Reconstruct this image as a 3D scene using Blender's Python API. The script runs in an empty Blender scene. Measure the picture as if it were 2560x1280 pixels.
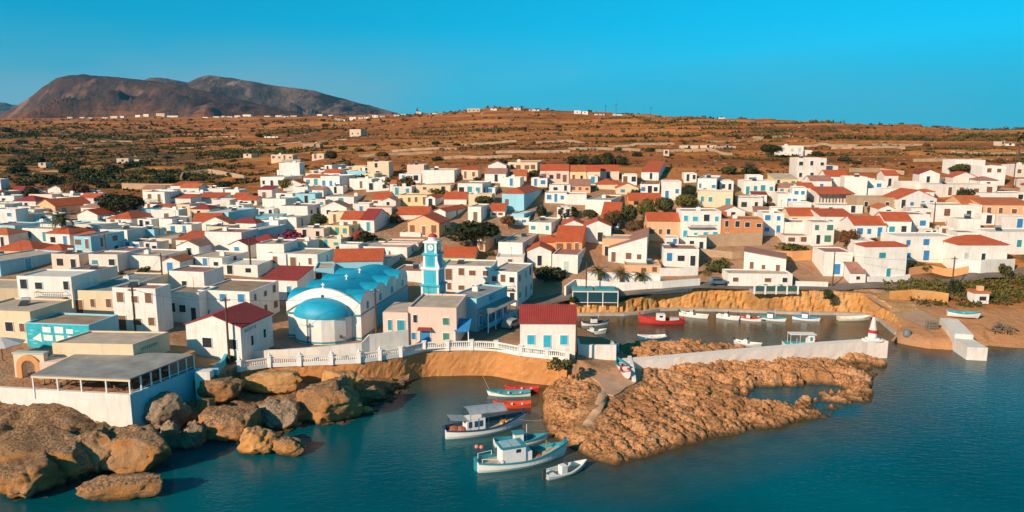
import bpy, math, random
import numpy as np
from mathutils import Vector, Matrix, noise as mnoise
random.seed(7)
R = math.radians
scene = bpy.context.scene
col = scene.collection

# ------------------------------------------------------------------ camera
CAMH, PITCH, FPX = 33.0, R(9.3), 1800.0
cd = bpy.data.cameras.new('camera')
cd.sensor_width = 36.0
cd.lens = FPX / 2560.0 * 36.0
cd.clip_start, cd.clip_end = 1.0, 20000.0
cam = bpy.data.objects.new('camera', cd)
cam.location = (0, 0, CAMH)
cam.rotation_euler = (math.pi / 2 - PITCH, 0, 0)
col.objects.link(cam)
scene.camera = cam

# ------------------------------------------------------------------ sky, sun, exposure
SUN_EL, SUN_AZ = R(26), R(224)          # azimuth clockwise from +Y
world = bpy.data.worlds.new('World')
scene.world = world
world.use_nodes = True
wt = world.node_tree
wt.nodes.clear()
wo = wt.nodes.new('ShaderNodeOutputWorld')
bg = wt.nodes.new('ShaderNodeBackground')
sky = wt.nodes.new('ShaderNodeTexSky')
sky.sky_type = 'NISHITA'
sky.sun_disc = False
sky.sun_elevation, sky.sun_rotation = SUN_EL, SUN_AZ
sky.air_density, sky.dust_density, sky.ozone_density = 1.0, 0.3, 3.0
bw = wt.nodes.new('ShaderNodeRGBToBW')
wt.links.new(sky.outputs[0], bw.inputs[0])
tc = wt.nodes.new('ShaderNodeTexCoord')
sp = wt.nodes.new('ShaderNodeSeparateXYZ')
wt.links.new(tc.outputs['Generated'], sp.inputs[0])
ramp = wt.nodes.new('ShaderNodeMapRange')
ramp.interpolation_type = 'SMOOTHSTEP'
ramp.inputs[1].default_value, ramp.inputs[2].default_value = 0.0, 0.22
wt.links.new(sp.outputs[2], ramp.inputs[0])
hue = wt.nodes.new('ShaderNodeMix')
hue.data_type = 'RGBA'
hue.inputs[6].default_value = (0.0, 0.46, 0.66, 1)
hue.inputs[7].default_value = (0.0, 0.72, 1.25, 1)
wt.links.new(ramp.outputs[0], hue.inputs[0])
tint = wt.nodes.new('ShaderNodeMix')
tint.data_type, tint.blend_type = 'RGBA', 'MULTIPLY'
tint.inputs[0].default_value = 1.0
cap = wt.nodes.new('ShaderNodeMath')      # even out the glow round the sun behind the camera
cap.operation = 'MINIMUM'
cap.inputs[1].default_value = 6.3
wt.links.new(bw.outputs[0], cap.inputs[0])
wt.links.new(cap.outputs[0], tint.inputs[6])
wt.links.new(hue.outputs[2], tint.inputs[7])
# thin grey-blue cloud bank low in the sky, anchored to directions
mp = wt.nodes.new('ShaderNodeMapping')
mp.inputs['Scale'].default_value = (2.0, 2.0, 9.0)
nz = wt.nodes.new('ShaderNodeTexNoise')
nz.inputs['Scale'].default_value = 1.3
nz.inputs['Detail'].default_value = 5
wt.links.new(tc.outputs['Generated'], mp.inputs[0])
wt.links.new(mp.outputs[0], nz.inputs['Vector'])
def wmr(src, a, b, c, d):
    n = wt.nodes.new('ShaderNodeMapRange')
    n.interpolation_type = 'SMOOTHSTEP'
    for i, q in enumerate((a, b, c, d)):
        n.inputs[1 + i].default_value = q
    wt.links.new(src, n.inputs[0])
    return n.outputs[0]
def wmul(a, b):
    n = wt.nodes.new('ShaderNodeMath')
    n.operation = 'MULTIPLY'
    wt.links.new(a, n.inputs[0]); wt.links.new(b, n.inputs[1])
    return n.outputs[0]
lowband = wmr(sp.outputs[2], 0.05, 0.15, 1.0, 0.0)
leftside = wmr(sp.outputs[0], -0.45, 0.25, 1.0, 0.25)
cl = wmul(wmul(lowband, leftside), wmr(nz.outputs[0], 0.3, 0.62, 0.35, 0.95))
cmix = wt.nodes.new('ShaderNodeMix')
cmix.data_type = 'RGBA'
cmix.inputs[7].default_value = (1.25, 2.75, 3.5, 1)
wt.links.new(cl, cmix.inputs[0])
wt.links.new(tint.outputs[2], cmix.inputs[6])
wt.links.new(cmix.outputs[2], bg.inputs[0])
bg.inputs[1].default_value = 0.125
wt.links.new(bg.outputs[0], wo.inputs[0])

sd = bpy.data.lights.new('sun', 'SUN')
sd.energy, sd.angle, sd.color = 4.8, R(0.6), (1.0, 0.76, 0.53)
sun = bpy.data.objects.new('sun', sd)
sdir = Vector((math.sin(SUN_AZ) * math.cos(SUN_EL), math.cos(SUN_AZ) * math.cos(SUN_EL), math.sin(SUN_EL)))
sun.rotation_euler = sdir.to_track_quat('Z', 'Y').to_euler()
sun.location = sdir * 200
col.objects.link(sun)
vs = scene.view_settings
vs.view_transform, vs.look, vs.exposure, vs.gamma = 'Standard', 'None', 0.35, 1.0
vs.use_curve_mapping = False
scene.cycles.max_bounces = 5
scene.cycles.diffuse_bounces = 4
scene.cycles.transparent_max_bounces = 6

# ------------------------------------------------------------------ helpers: projection
CP, SP = math.cos(PITCH), math.sin(PITCH)
def ray(u, v):
    a, b = (u - 1280) / FPX, (v - 640) / FPX
    return a, CP - b * SP, -SP - b * CP
def at(u, v, z):                     # point of the plane z = const seen at photo pixel (u, v)
    dx, dy, dz = ray(u, v)
    t = (z - CAMH) / dz
    return Vector((dx * t, dy * t, z))
def atY(u, v, Y):
    dx, dy, dz = ray(u, v)
    t = Y / dy
    return Vector((dx * t, Y, CAMH + dz * t))
def dep(x, y, z):
    return y * CP + (CAMH - z) * SP
def proj(x, y, z):
    d = dep(x, y, z)
    return 1280 + FPX * x / d, 640 + FPX * (-(y * SP - (CAMH - z) * CP)) / d

# ------------------------------------------------------------------ helpers: objects
def tag(o, label=None, cat=None, group=None, kind=None):
    if label: o['label'] = label
    if cat: o['category'] = cat
    if group: o['group'] = group
    if kind: o['kind'] = kind
    return o
def empty(name, loc=(0, 0, 0), rz=0.0, parent=None):
    o = bpy.data.objects.new(name, None)
    o.empty_display_size = 0.5
    o.location = loc
    o.rotation_euler = (0, 0, rz)
    if parent: o.parent = parent
    col.objects.link(o)
    return o
def link(name, me, parent=None, loc=(0, 0, 0), rz=0.0, sc=(1, 1, 1), rot=None):
    o = bpy.data.objects.new(name, me)
    o.location = loc
    o.rotation_euler = rot if rot else (0, 0, rz)
    o.scale = sc
    if parent: o.parent = parent
    col.objects.link(o)
    return o
class MB:
    def __init__(s): s.v, s.f, s.m, s.c = [], [], [], 0
    def mat(s, i): s.c = i; return s
    def add(s, vs, fs):
        n = len(s.v)
        s.v += [tuple(p) for p in vs]
        s.f += [tuple(n + i for i in f) for f in fs]
        s.m += [s.c] * len(fs)
        return s
    def box(s, x0, x1, y0, y1, z0, z1):
        return s.add([(x0,y0,z0),(x1,y0,z0),(x1,y1,z0),(x0,y1,z0),(x0,y0,z1),(x1,y0,z1),(x1,y1,z1),(x0,y1,z1)],
            [(0,3,2,1),(4,5,6,7),(0,1,5,4),(1,2,6,5),(2,3,7,6),(3,0,4,7)])
    def prism(s, pts, z0, z1):       # pts counter-clockwise from above; z1 may be a list
        n = len(pts)
        zt = z1 if isinstance(z1, (list, tuple)) else [z1] * n
        zb = z0 if isinstance(z0, (list, tuple)) else [z0] * n
        return s.add([(p[0], p[1], zb[i]) for i, p in enumerate(pts)] + [(p[0], p[1], zt[i]) for i, p in enumerate(pts)],
            [tuple(range(n - 1, -1, -1)), tuple(range(n, 2 * n))] + [(i, (i + 1) % n, n + (i + 1) % n, n + i) for i in range(n)])
    def tube(s, a, b, r0, r1=None, n=6):
        r1 = r0 if r1 is None else r1
        a, b = Vector(a), Vector(b)
        d = (b - a).normalized()
        e = d.orthogonal().normalized(); g = d.cross(e)
        vs = []
        for p, r in ((a, r0), (b, r1)):
            for i in range(n):
                t = 2 * math.pi * i / n
                vs.append(p + (e * math.cos(t) + g * math.sin(t)) * r)
        return s.add(vs, [tuple(range(n - 1, -1, -1)), tuple(range(n, 2 * n))] + [(i, (i + 1) % n, n + (i + 1) % n, n + i) for i in range(n)])
    def lathe(s, prof, n=12, cx=0, cy=0):
        vs, fs = [], []
        for r, z in prof:
            for i in range(n):
                t = 2 * math.pi * i / n
                vs.append((cx + r * math.cos(t), cy + r * math.sin(t), z))
        for k in range(len(prof) - 1):
            for i in range(n):
                j = (i + 1) % n
                fs.append((k*n+i, k*n+j, (k+1)*n+j, (k+1)*n+i))
        fs.append(tuple(range(n - 1, -1, -1)))
        fs.append(tuple(range((len(prof)-1)*n, len(prof)*n)))
        return s.add(vs, fs)
    def mesh(s, name, mats, smooth=False):
        me = bpy.data.meshes.new(name)
        me.from_pydata(s.v, [], s.f)
        for m in (mats if isinstance(mats, (list, tuple)) else [mats]): me.materials.append(m)
        me.polygons.foreach_set('material_index', s.m)
        if smooth: me.polygons.foreach_set('use_smooth', [True] * len(s.f))
        me.update()
        return me
    def build(s, name, mats, parent=None, loc=(0, 0, 0), rz=0.0, smooth=False, sc=(1, 1, 1)):
        return link(name, s.mesh(name, mats, smooth), parent, loc, rz, sc)
def np_mesh(name, V, F, mats, smooth=True):
    me = bpy.data.meshes.new(name)
    V = np.asarray(V, dtype=np.float32); F = np.asarray(F, dtype=np.int32)
    k = F.shape[1]
    me.vertices.add(len(V)); me.vertices.foreach_set('co', V.ravel())
    me.loops.add(F.size); me.loops.foreach_set('vertex_index', F.ravel())
    me.polygons.add(len(F))
    me.polygons.foreach_set('loop_start', np.arange(0, F.size, k, dtype=np.int32))
    me.polygons.foreach_set('loop_total', np.full(len(F), k, dtype=np.int32))
    if smooth: me.polygons.foreach_set('use_smooth', np.ones(len(F), dtype=bool))
    for m in (mats if isinstance(mats, (list, tuple)) else [mats]): me.materials.append(m)
    me.update(calc_edges=True); me.validate()
    return me
def fattr(me, name, arr):
    a = me.attributes.new(name, 'FLOAT', 'POINT')
    a.data.foreach_set('value', np.asarray(arr, dtype=np.float32))
def grid_faces(nu, nv):
    i = np.arange(nu * nv).reshape(nu, nv)
    return np.stack([i[:-1, :-1].ravel(), i[1:, :-1].ravel(), i[1:, 1:].ravel(), i[:-1, 1:].ravel()], 1)

# ------------------------------------------------------------------ helpers: numpy noise
def _hash(ix, iy, s):
    h = (ix.astype(np.int64) * 374761393 + iy.astype(np.int64) * 668265263 + s * 1442695041) & 0xffffffff
    h = ((h ^ (h >> 13)) * 1274126177) & 0xffffffff
    return ((h ^ (h >> 16)) & 0xffff) / 65535.0
def vnoise(x, y, s=0):
    x, y = np.asarray(x, float), np.asarray(y, float)
    ix, iy = np.floor(x), np.floor(y)
    fx, fy = x - ix, y - iy
    fx, fy = fx * fx * (3 - 2 * fx), fy * fy * (3 - 2 * fy)
    a, b = _hash(ix, iy, s), _hash(ix + 1, iy, s)
    c, d = _hash(ix, iy + 1, s), _hash(ix + 1, iy + 1, s)
    return (a * (1 - fx) + b * fx) * (1 - fy) + (c * (1 - fx) + d * fx) * fy
def fbm(x, y, o=4, s=0, g=0.5):
    t, a, n = 0, 1.0, 0
    for k in range(o):
        t = t + a * (vnoise(x * 2 ** k, y * 2 ** k, s + k * 17) - 0.5); n += a; a *= g
    return t / n * 2
def sstep(a, b, x):
    t = np.clip((x - a) / (b - a), 0, 1)
    return t * t * (3 - 2 * t)
def poly_inside(poly, X, Y):
    ins = np.zeros(X.shape, bool)
    n = len(poly)
    for i in range(n):
        x0, y0 = poly[i]; x1, y1 = poly[(i + 1) % n]
        if y0 == y1: continue
        c = (y0 > Y) != (y1 > Y)
        ins ^= c & (X < (x1 - x0) * (Y - y0) / (y1 - y0) + x0)
    return ins
def seg_dist(poly, X, Y, closed=True, ks=None):
    best = np.full(X.shape, 1e9); kk = np.zeros(X.shape)
    n = len(poly)
    for i in range(n if closed else n - 1):
        x0, y0 = poly[i]; x1, y1 = poly[(i + 1) % n]
        dx, dy = x1 - x0, y1 - y0
        t = np.clip(((X - x0) * dx + (Y - y0) * dy) / (dx * dx + dy * dy + 1e-9), 0, 1)
        d = np.hypot(X - x0 - t * dx, Y - y0 - t * dy)
        m = d < best
        best = np.where(m, d, best)
        if ks is not None: kk = np.where(m, ks[i], kk)
    return (best, kk) if ks is not None else best

# ------------------------------------------------------------------ materials
MATS = {}
def nodes_of(name):
    m = bpy.data.materials.new(name); m.use_nodes = True
    nt = m.node_tree
    return m, nt, nt.nodes['Principled BSDF']
def nd(nt, typ, **kw):
    n = nt.nodes.new(typ)
    for k, v in kw.items(): setattr(n, k, v)
    return n
def noise_node(nt, scale, detail=4, vec=None, rough=0.55, dist=0.0, mapscale=None, maprot=None):
    if vec is None:
        g = nd(nt, 'ShaderNodeNewGeometry'); vec = g.outputs['Position']
    if mapscale or maprot:
        mp = nd(nt, 'ShaderNodeMapping')
        if mapscale: mp.inputs['Scale'].default_value = mapscale
        if maprot: mp.inputs['Rotation'].default_value = maprot
        nt.links.new(vec, mp.inputs[0]); vec = mp.outputs[0]
    n = nd(nt, 'ShaderNodeTexNoise')
    n.inputs['Scale'].default_value = scale
    n.inputs['Detail'].default_value = detail
    n.inputs['Roughness'].default_value = rough
    n.inputs['Distortion'].default_value = dist
    nt.links.new(vec, n.inputs['Vector'])
    return n.outputs[0]
def mrange(nt, src, a, b, c=0.0, d=1.0):
    n = nd(nt, 'ShaderNodeMapRange')
    n.inputs[1].default_value, n.inputs[2].default_value = a, b
    n.inputs[3].default_value, n.inputs[4].default_value = c, d
    nt.links.new(src, n.inputs[0]); return n.outputs[0]
def cmixn(nt, fac, a, b, blend='MIX'):
    n = nd(nt, 'ShaderNodeMix', data_type='RGBA', blend_type=blend)
    for i, q in ((0, fac), (6, a), (7, b)):
        if isinstance(q, (int, float)): n.inputs[i].default_value = q
        elif isinstance(q, (tuple, list)): n.inputs[i].default_value = (*q[:3], 1)
        else: nt.links.new(q, n.inputs[i])
    return n.outputs[2]
def mathn(nt, op, a, b):
    n = nd(nt, 'ShaderNodeMath', operation=op)
    for i, q in ((0, a), (1, b)):
        if isinstance(q, (int, float)): n.inputs[i].default_value = q
        else: nt.links.new(q, n.inputs[i])
    return n.outputs[0]
def bumpn(nt, bs, h, strength, dist):
    b = nd(nt, 'ShaderNodeBump')
    b.inputs['Strength'].default_value, b.inputs['Distance'].default_value = strength, dist
    nt.links.new(h, b.inputs['Height'])
    nt.links.new(b.outputs[0], bs.inputs['Normal'])
def simple(name, c, rough=0.7, var=0.12, scale=1.5, metal=0.0, bump=0.0):
    if name in MATS: return MATS[name]
    m, nt, bs = nodes_of(name)
    n = noise_node(nt, scale, 4)
    f = mrange(nt, n, 0.3, 0.7)
    d = tuple(x * (1 - var) for x in c)
    e = tuple(min(1, x * (1 + var * 0.6)) for x in c)
    nt.links.new(cmixn(nt, f, d, e), bs.inputs['Base Color'])
    bs.inputs['Roughness'].default_value = rough
    bs.inputs['Metallic'].default_value = metal
    if bump: bumpn(nt, bs, noise_node(nt, scale * 8, 3), 0.5, bump)
    MATS[name] = m
    return m
def plaster(name, c, dirt=0.18):
    if name in MATS: return MATS[name]
    m, nt, bs = nodes_of(name)
    big = mrange(nt, noise_node(nt, 0.5, 5), 0.35, 0.7)
    streak = mrange(nt, noise_node(nt, 2.2, 4, mapscale=(1, 1, 0.16)), 0.5, 0.78)
    cc = cmixn(nt, big, c, tuple(x * (1 - dirt * 0.45) for x in c))
    drt = (c[0] * (1 - dirt * 1.3), c[1] * (1 - dirt * 1.5), c[2] * (1 - dirt * 1.8))
    cc = cmixn(nt, mathn(nt, 'MULTIPLY', streak, 0.55), cc, drt)
    nt.links.new(cc, bs.inputs['Base Color'])
    bs.inputs['Roughness'].default_value = 0.85
    bs.inputs['Specular IOR Level'].default_value = 0.25
    bumpn(nt, bs, noise_node(nt, 5, 4), 0.25, 0.03)
    MATS[name] = m
    return m
def tile_mat(name, c):
    if name in MATS: return MATS[name]
    m, nt, bs = nodes_of(name)
    tcn = nd(nt, 'ShaderNodeTexCoord')
    w = nd(nt, 'ShaderNodeTexWave', wave_type='BANDS', bands_direction='X')
    w.inputs['Scale'].default_value = 1.25
    w.inputs['Distortion'].default_value = 0.6
    nt.links.new(tcn.outputs['Object'], w.inputs['Vector'])
    n1 = mrange(nt, noise_node(nt, 0.7, 5), 0.3, 0.7)
    n2 = mrange(nt, noise_node(nt, 6, 3), 0.35, 0.75)
    cc = cmixn(nt, n1, c, (c[0] * .72, c[1] * .62, c[2] * .6))
    cc = cmixn(nt, mathn(nt, 'MULTIPLY', n2, 0.35), cc, (c[0] * 1.1 + .04, c[1] * 1.35 + .03, c[2] * 1.4 + .03))
    cc = cmixn(nt, mrange(nt, w.outputs[1], 0.0, 1.0, 0.35, 0.0), cc, (c[0] * .45, c[1] * .4, c[2] * .4))
    nt.links.new(cc, bs.inputs['Base Color'])
    bs.inputs['Roughness'].default_value = 0.8
    bumpn(nt, bs, w.outputs[1], 0.6, 0.06)
    MATS[name] = m
    return m
def stone_mat(name, c1, c2, c3, scale=1.0, bump=0.12, pit=0.5):
    if name in MATS: return MATS[name]
    m, nt, bs = nodes_of(name)
    a = mrange(nt, noise_node(nt, 0.35 * scale, 6, rough=0.65), 0.35, 0.65)
    b = mrange(nt, noise_node(nt, 2.2 * scale, 6, rough=0.7), 0.42, 0.66)
    vo = nd(nt, 'ShaderNodeTexVoronoi'); vo.inputs['Scale'].default_value = 2.4 * scale
    g = nd(nt, 'ShaderNodeNewGeometry'); nt.links.new(g.outputs['Position'], vo.inputs['Vector'])
    cc = cmixn(nt, a, c1, c2)
    cc = cmixn(nt, mathn(nt, 'MULTIPLY', b, pit), cc, c3)
    cc = cmixn(nt, mrange(nt, vo.outputs[0], 0.0, 0.22, 0.5 * pit, 0.0), cc, tuple(x * 0.4 for x in c3))
    nt.links.new(cc, bs.inputs['Base Color'])
    bs.inputs['Roughness'].default_value = 0.9
    bs.inputs['Specular IOR Level'].default_value = 0.2
    h = mathn(nt, 'ADD', noise_node(nt, 2.6 * scale, 8, rough=0.72), mathn(nt, 'MULTIPLY', vo.outputs[0], 0.35))
    bumpn(nt, bs, h, 1.0, bump)
    MATS[name] = m
    return m

WALL = {
 'w': plaster('white_plaster', (0.80, 0.77, 0.73), 0.27),
 'v': plaster('worn_white_plaster', (0.74, 0.69, 0.64), 0.32),
 'c': plaster('cream_plaster', (0.74, 0.60, 0.42)),
 'y': plaster('yellow_plaster', (0.76, 0.60, 0.32)),
 'p': plaster('peach_plaster', (0.74, 0.44, 0.25)),
 'o': plaster('orange_plaster', (0.68, 0.33, 0.14), 0.25),
 'k': plaster('khaki_plaster', (0.52, 0.42, 0.29)),
 'r': plaster('pink_plaster', (0.78, 0.58, 0.49)),
 'b': plaster('blue_and_shade_plaster', (0.30, 0.60, 0.72)),  # also given to shaded pale houses, their blue shade put into the colour
 't': plaster('teal_plaster', (0.10, 0.50, 0.62)),
 'n': plaster('brick_orange_wall', (0.58, 0.24, 0.10), 0.3),
 'g': plaster('green_plaster', (0.42, 0.58, 0.28)),
 's': stone_mat('rubble_stone_wall', (0.42, 0.30, 0.20), (0.52, 0.36, 0.22), (0.24, 0.17, 0.12), 1.6, 0.08),
}
ROOF = {
 't': tile_mat('terracotta_tiles', (0.60, 0.115, 0.034)),
 'o': tile_mat('orange_tiles', (0.62, 0.17, 0.05)),
 'd': tile_mat('dark_red_tiles', (0.36, 0.040, 0.032)),
 'p': tile_mat('faded_pink_tiles', (0.46, 0.22, 0.16)),
 'b': simple('beige_roof_screed', (0.52, 0.41, 0.32), 0.9, 0.25, 0.6),
 'g': simple('grey_roof_screed', (0.30, 0.29, 0.28), 0.9, 0.3, 0.5),
 'k': simple('brown_roof_felt', (0.34, 0.23, 0.15), 0.9, 0.3, 0.6),
 'w': simple('whitewashed_roof', (0.70, 0.64, 0.58), 0.9, 0.15, 0.8),
 'r': simple('red_oxide_roof', (0.42, 0.16, 0.12), 0.9, 0.25, 0.7),
}
SHUT = {
 'b': simple('blue_paint', (0.03, 0.22, 0.48), 0.5, 0.15, 3),
 't': simple('teal_paint', (0.03, 0.30, 0.36), 0.5, 0.15, 3),
 'g': simple('green_paint', (0.06, 0.22, 0.16), 0.5, 0.15, 3),
 'n': simple('brown_paint', (0.20, 0.09, 0.045), 0.6, 0.2, 3),
 'd': simple('dark_glass', (0.035, 0.04, 0.05), 0.15, 0.1, 3),
 'w': simple('pale_grey_paint', (0.50, 0.55, 0.52), 0.5, 0.1, 3),
 'c': simple('bright_cyan_paint', (0.03, 0.42, 0.60), 0.5, 0.12, 3),
}
white_paint = simple('white_paint', (0.80, 0.79, 0.77), 0.6, 0.08, 2)
concrete = simple('concrete', (0.42, 0.37, 0.32), 0.9, 0.2, 0.8, bump=0.02)
wood_dark = simple('dark_timber', (0.10, 0.055, 0.035), 0.85, 0.25, 4)
metal_dark = simple('dark_metal', (0.06, 0.06, 0.065), 0.5, 0.1, 3, metal=0.3)
dome_blue = simple('church_blue_paint', (0.008, 0.33, 0.52), 0.55, 0.16, 0.9)

# ------------------------------------------------------------------ terrain surface
ctrl = []
for u, v, z in [
 (-300,980,5.5),(0,960,5.5),(320,960,5.5),(-300,860,5.8),(0,860,5.5),(300,850,5.5),(480,900,4.8),(560,930,4),(860,905,4),(1100,870,4),
 (1320,880,4),(1420,890,3.8),(1300,800,3.6),(1420,757,2.6),(1540,757,2.6),(1490,905,2.6),(1560,900,2.4),(1640,735,4.0),(1850,722,4.35),(2050,725,4.35),(2190,745,3.7),
 (600,880,4.2),(800,870,4),(1000,870,4),(1150,850,4),(-300,770,7),(0,770,6.5),(250,780,6.5),(500,800,5.5),(700,760,5.5),(950,740,5.5),(1200,740,4.2),(1330,720,4),
 (0,680,8),(300,690,8),(600,690,7.5),(900,660,8),(1200,680,6.5),(1400,690,5.6),(1560,700,5.2),(1750,690,5.6),(1900,670,6.6),(2100,690,5.8),
 (0,600,10.5),(300,600,10.5),(600,600,10.5),(900,590,11),(1200,590,11),(1450,620,9.5),(1700,605,9.7),(1950,600,10.5),(2200,600,11.5),(2450,620,11),(2700,640,11),
 (-300,540,13),(0,540,13),(300,540,13),(600,530,13.5),(900,530,14),(1200,530,14.5),(1450,540,14),(1700,530,14.5),(1950,530,14.5),(2200,540,14.5),(2500,550,14.5),
 (0,480,15.5),(300,480,16),(600,480,17),(900,470,18.5),(1200,480,18.5),(1500,480,18.5),(1750,490,18),(2000,470,19.5),(2250,480,19),(2550,490,18.5),
 (100,430,18.5),(450,430,19.5),(750,430,21.5),(1050,430,22.5),(1350,430,22.8),(1650,430,22.8),(1950,430,22.8),(2250,430,22.8),(2550,440,22.3),
 (-200,390,22),(100,390,22),(450,390,23.5),(800,390,25.5),(1150,390,26.5),(1500,390,26.8),(1900,390,26.8),(2300,390,26.8),(2700,390,26.5),
 (2300,780,2.8),(2400,795,2.4),(2500,805,2.3),(2600,830,1.6),(2300,740,4.1),(2450,735,4.2),(2600,740,4.2),(2560,700,5.7),(2380,690,5.8),(2230,700,5.3),(2330,845,1.5),(2450,655,8),(2250,650,8.3),
 ]:
    p = at(u, v, z)
    if z == 5.5 and v >= 955: p.z = 4.75
    ctrl.append(tuple(p))
for u, v, d in [
 (1400,278,700),(1150,283,750),(1250,270,720),(1600,290,650),(1900,301,580),(2200,310,530),(2560,326,480),(2800,330,470),
 (1400,340,420),(1800,340,400),(2200,345,380),(2560,352,360),(2800,350,360),(1150,340,480),(1400,310,560),(1900,318,480),(2300,328,460),
 (-300,345,700),(0,345,700),(300,345,700),(600,345,620),(850,340,560),(100,310,1100),(400,305,1200),(700,305,1000),(950,300,900),
 (-300,300,1600),(100,298,1600),(400,293,1500),(700,294,1400),(900,291,1200),(1030,287,1000),
 (400,300,2300),(0,303,2300),(-500,305,2300),(900,300,1800),(1400,297,1200),(1900,322,1000),(2300,335,900),(2800,350,900),(1400,300,2300),(2300,335,2300),
 ]:
    ctrl.append(tuple(atY(u, v, d)))
C = np.array(ctrl)
def tpsq(x, y): return np.stack([2.2 * x / y, np.log(y)], -1)
CQ = tpsq(C[:, 0], C[:, 1])
def tk(r2): return np.where(r2 > 1e-12, 0.5 * r2 * np.log(np.maximum(r2, 1e-12)), 0)
n = len(C)
K = tk(((CQ[:, None] - CQ[None]) ** 2).sum(-1)) + np.eye(n) * 2e-3
P = np.c_[np.ones(n), CQ]
A = np.zeros((n + 3, n + 3)); A[:n, :n] = K; A[:n, n:] = P; A[n:, :n] = P.T
TW = np.linalg.solve(A, np.r_[C[:, 2], 0, 0, 0])
def tps(x, y):
    x, y = np.asarray(x, float), np.asarray(y, float)
    q = tpsq(x.ravel(), y.ravel())
    out = np.empty(len(q))
    for i in range(0, len(q), 20000):
        s = q[i:i + 20000]
        out[i:i + 20000] = tk(((s[:, None] - CQ[None]) ** 2).sum(-1)) @ TW[:n] + TW[n] + s @ TW[n + 1:]
    return out.reshape(x.shape)

# coast of the mainland, from the left edge round the bay and harbour to the beach on the right
def xy(u, v, z): p = at(u, v, z); return (p.x, p.y)
BAL = [(600,922,4),(674,911,4),(750,908,4),(829,905,4),(898,901,4),(950,894,4),(1002,886,4),(1060,872,4),(1119,870,4),(1179,869,4),(1240,871,4),(1301,883,4),(1366,890,4),(1418,895,4)]
BALW = [xy(*p) for p in BAL]
HARB = [(1432,830),(1436,790),(1560,790),(1610,785),(1650,778),(1700,777),(1800,779),(1900,783),(2000,787),(2090,788),(2165,791),(2196,803),(2236,838),(2224,852)]
HARBW = [xy(u, v, 0) for u, v in HARB]
COAST = [(xy(-420,950,5.5), 30),(xy(0,969,5.5), 30),(xy(325,987,5.5), 30),(xy(490,927,5.2), 30),(xy(548,940,4.4), 30)]
COAST += [(p, 30) for p in BALW]
COAST += [(xy(1442,915,3), 3),(xy(1475,940,2.2), 2),(xy(1580,940,2), 2),(xy(1590,905,2), 2),(xy(1560,876,0.3), 2),(xy(1500,858,0), 4)]
COAST += [(p, 31) for p in HARBW[:-3]] + [(HARBW[-3], 1.6), (HARBW[-2], 1.6), (HARBW[-1], 1.3)]
COAST += [(xy(u, v, 0), k) for u, v, k in [(2262,862,1.6),(2320,872,1.6),(2392,876,1.2),(2440,868,.5),(2475,867,.35),(2520,871,.35),(2570,874,.35),(2800,885,.35),(3300,890,.35)]]
COAST += [((700, 90), .4), ((4200, 3000), .4), ((-4200, 3000), .4), ((-700, 70), 30)]
CPOLY = [p for p, k in COAST]; CK = [k for p, k in COAST]
def land_z(x, y):
    x, y = np.asarray(x, float), np.asarray(y, float)
    z = tps(x, y)
    d, k = seg_dist(CPOLY, x, y, True, CK)
    near = sstep(420, 240, y)
    hill = sstep(215, 300, y)
    z = z + hill * (fbm(x / 45, y / 45, 4, 3) * 2.0 * np.clip(y / 400, .6, 2.2)) * sstep(0, 1, 1)
    z = z + fbm(x / 9, y / 9, 3, 9) * (0.12 + 0.5 * hill)
    st = 2.4
    zz = z + fbm(x / 60, y / 60, 3, 21) * 1.6
    fr = zz / st - np.floor(zz / st)
    terr = (np.floor(zz / st) + sstep(0.72, 1.0, fr)) * st + (z - zz)
    tm = hill * sstep(0.38, 0.5, vnoise(x / 130 + 3.1, y / 130, 5) * .6 + .35 * sstep(-150, 50, x)) * sstep(1500, 900, y)
    z = z * (1 - 0.85 * tm) + terr * 0.85 * tm
    ins = poly_inside(CPOLY, x, y)
    inset = np.where(k == 31, 2.5, np.where(k == 30, 0.75, 0.0))
    zs = np.minimum(z, np.where(inset > 0, -3.0 + np.maximum(d - inset, 0) * 30, -0.25 + d * k))
    return np.where(ins, zs, np.where(inset > 0, -3.0, np.maximum(-3.0, -0.25 - d * np.minimum(k, 2))))
def ground(u, v, far=1800):
    dx, dy, dz = ray(u, v)
    Y = np.geomspace(74, far, 700)
    t = Y / dy
    g = tps(dx * t, Y); zr = CAMH + dz * t
    k = np.argmax(zr < g)
    if not (zr < g).any(): k = len(Y) - 1
    k = max(k, 1)
    e0, e1 = zr[k - 1] - g[k - 1], zr[k] - g[k]
    w = e0 / (e0 - e1) if e0 != e1 else 0
    w = min(max(w, 0), 1)
    y = Y[k - 1] + (Y[k] - Y[k - 1]) * w
    p = atY(u, v, y)
    return p
NP_, NY = 600, 440
pp = np.linspace(-1.05, 1.05, NP_)
yy = np.geomspace(68, 2500, NY)
PX, PY = np.meshgrid(pp, yy, indexing='ij')
TX = PX * PY
TZ = land_z(TX, PY)
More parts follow.
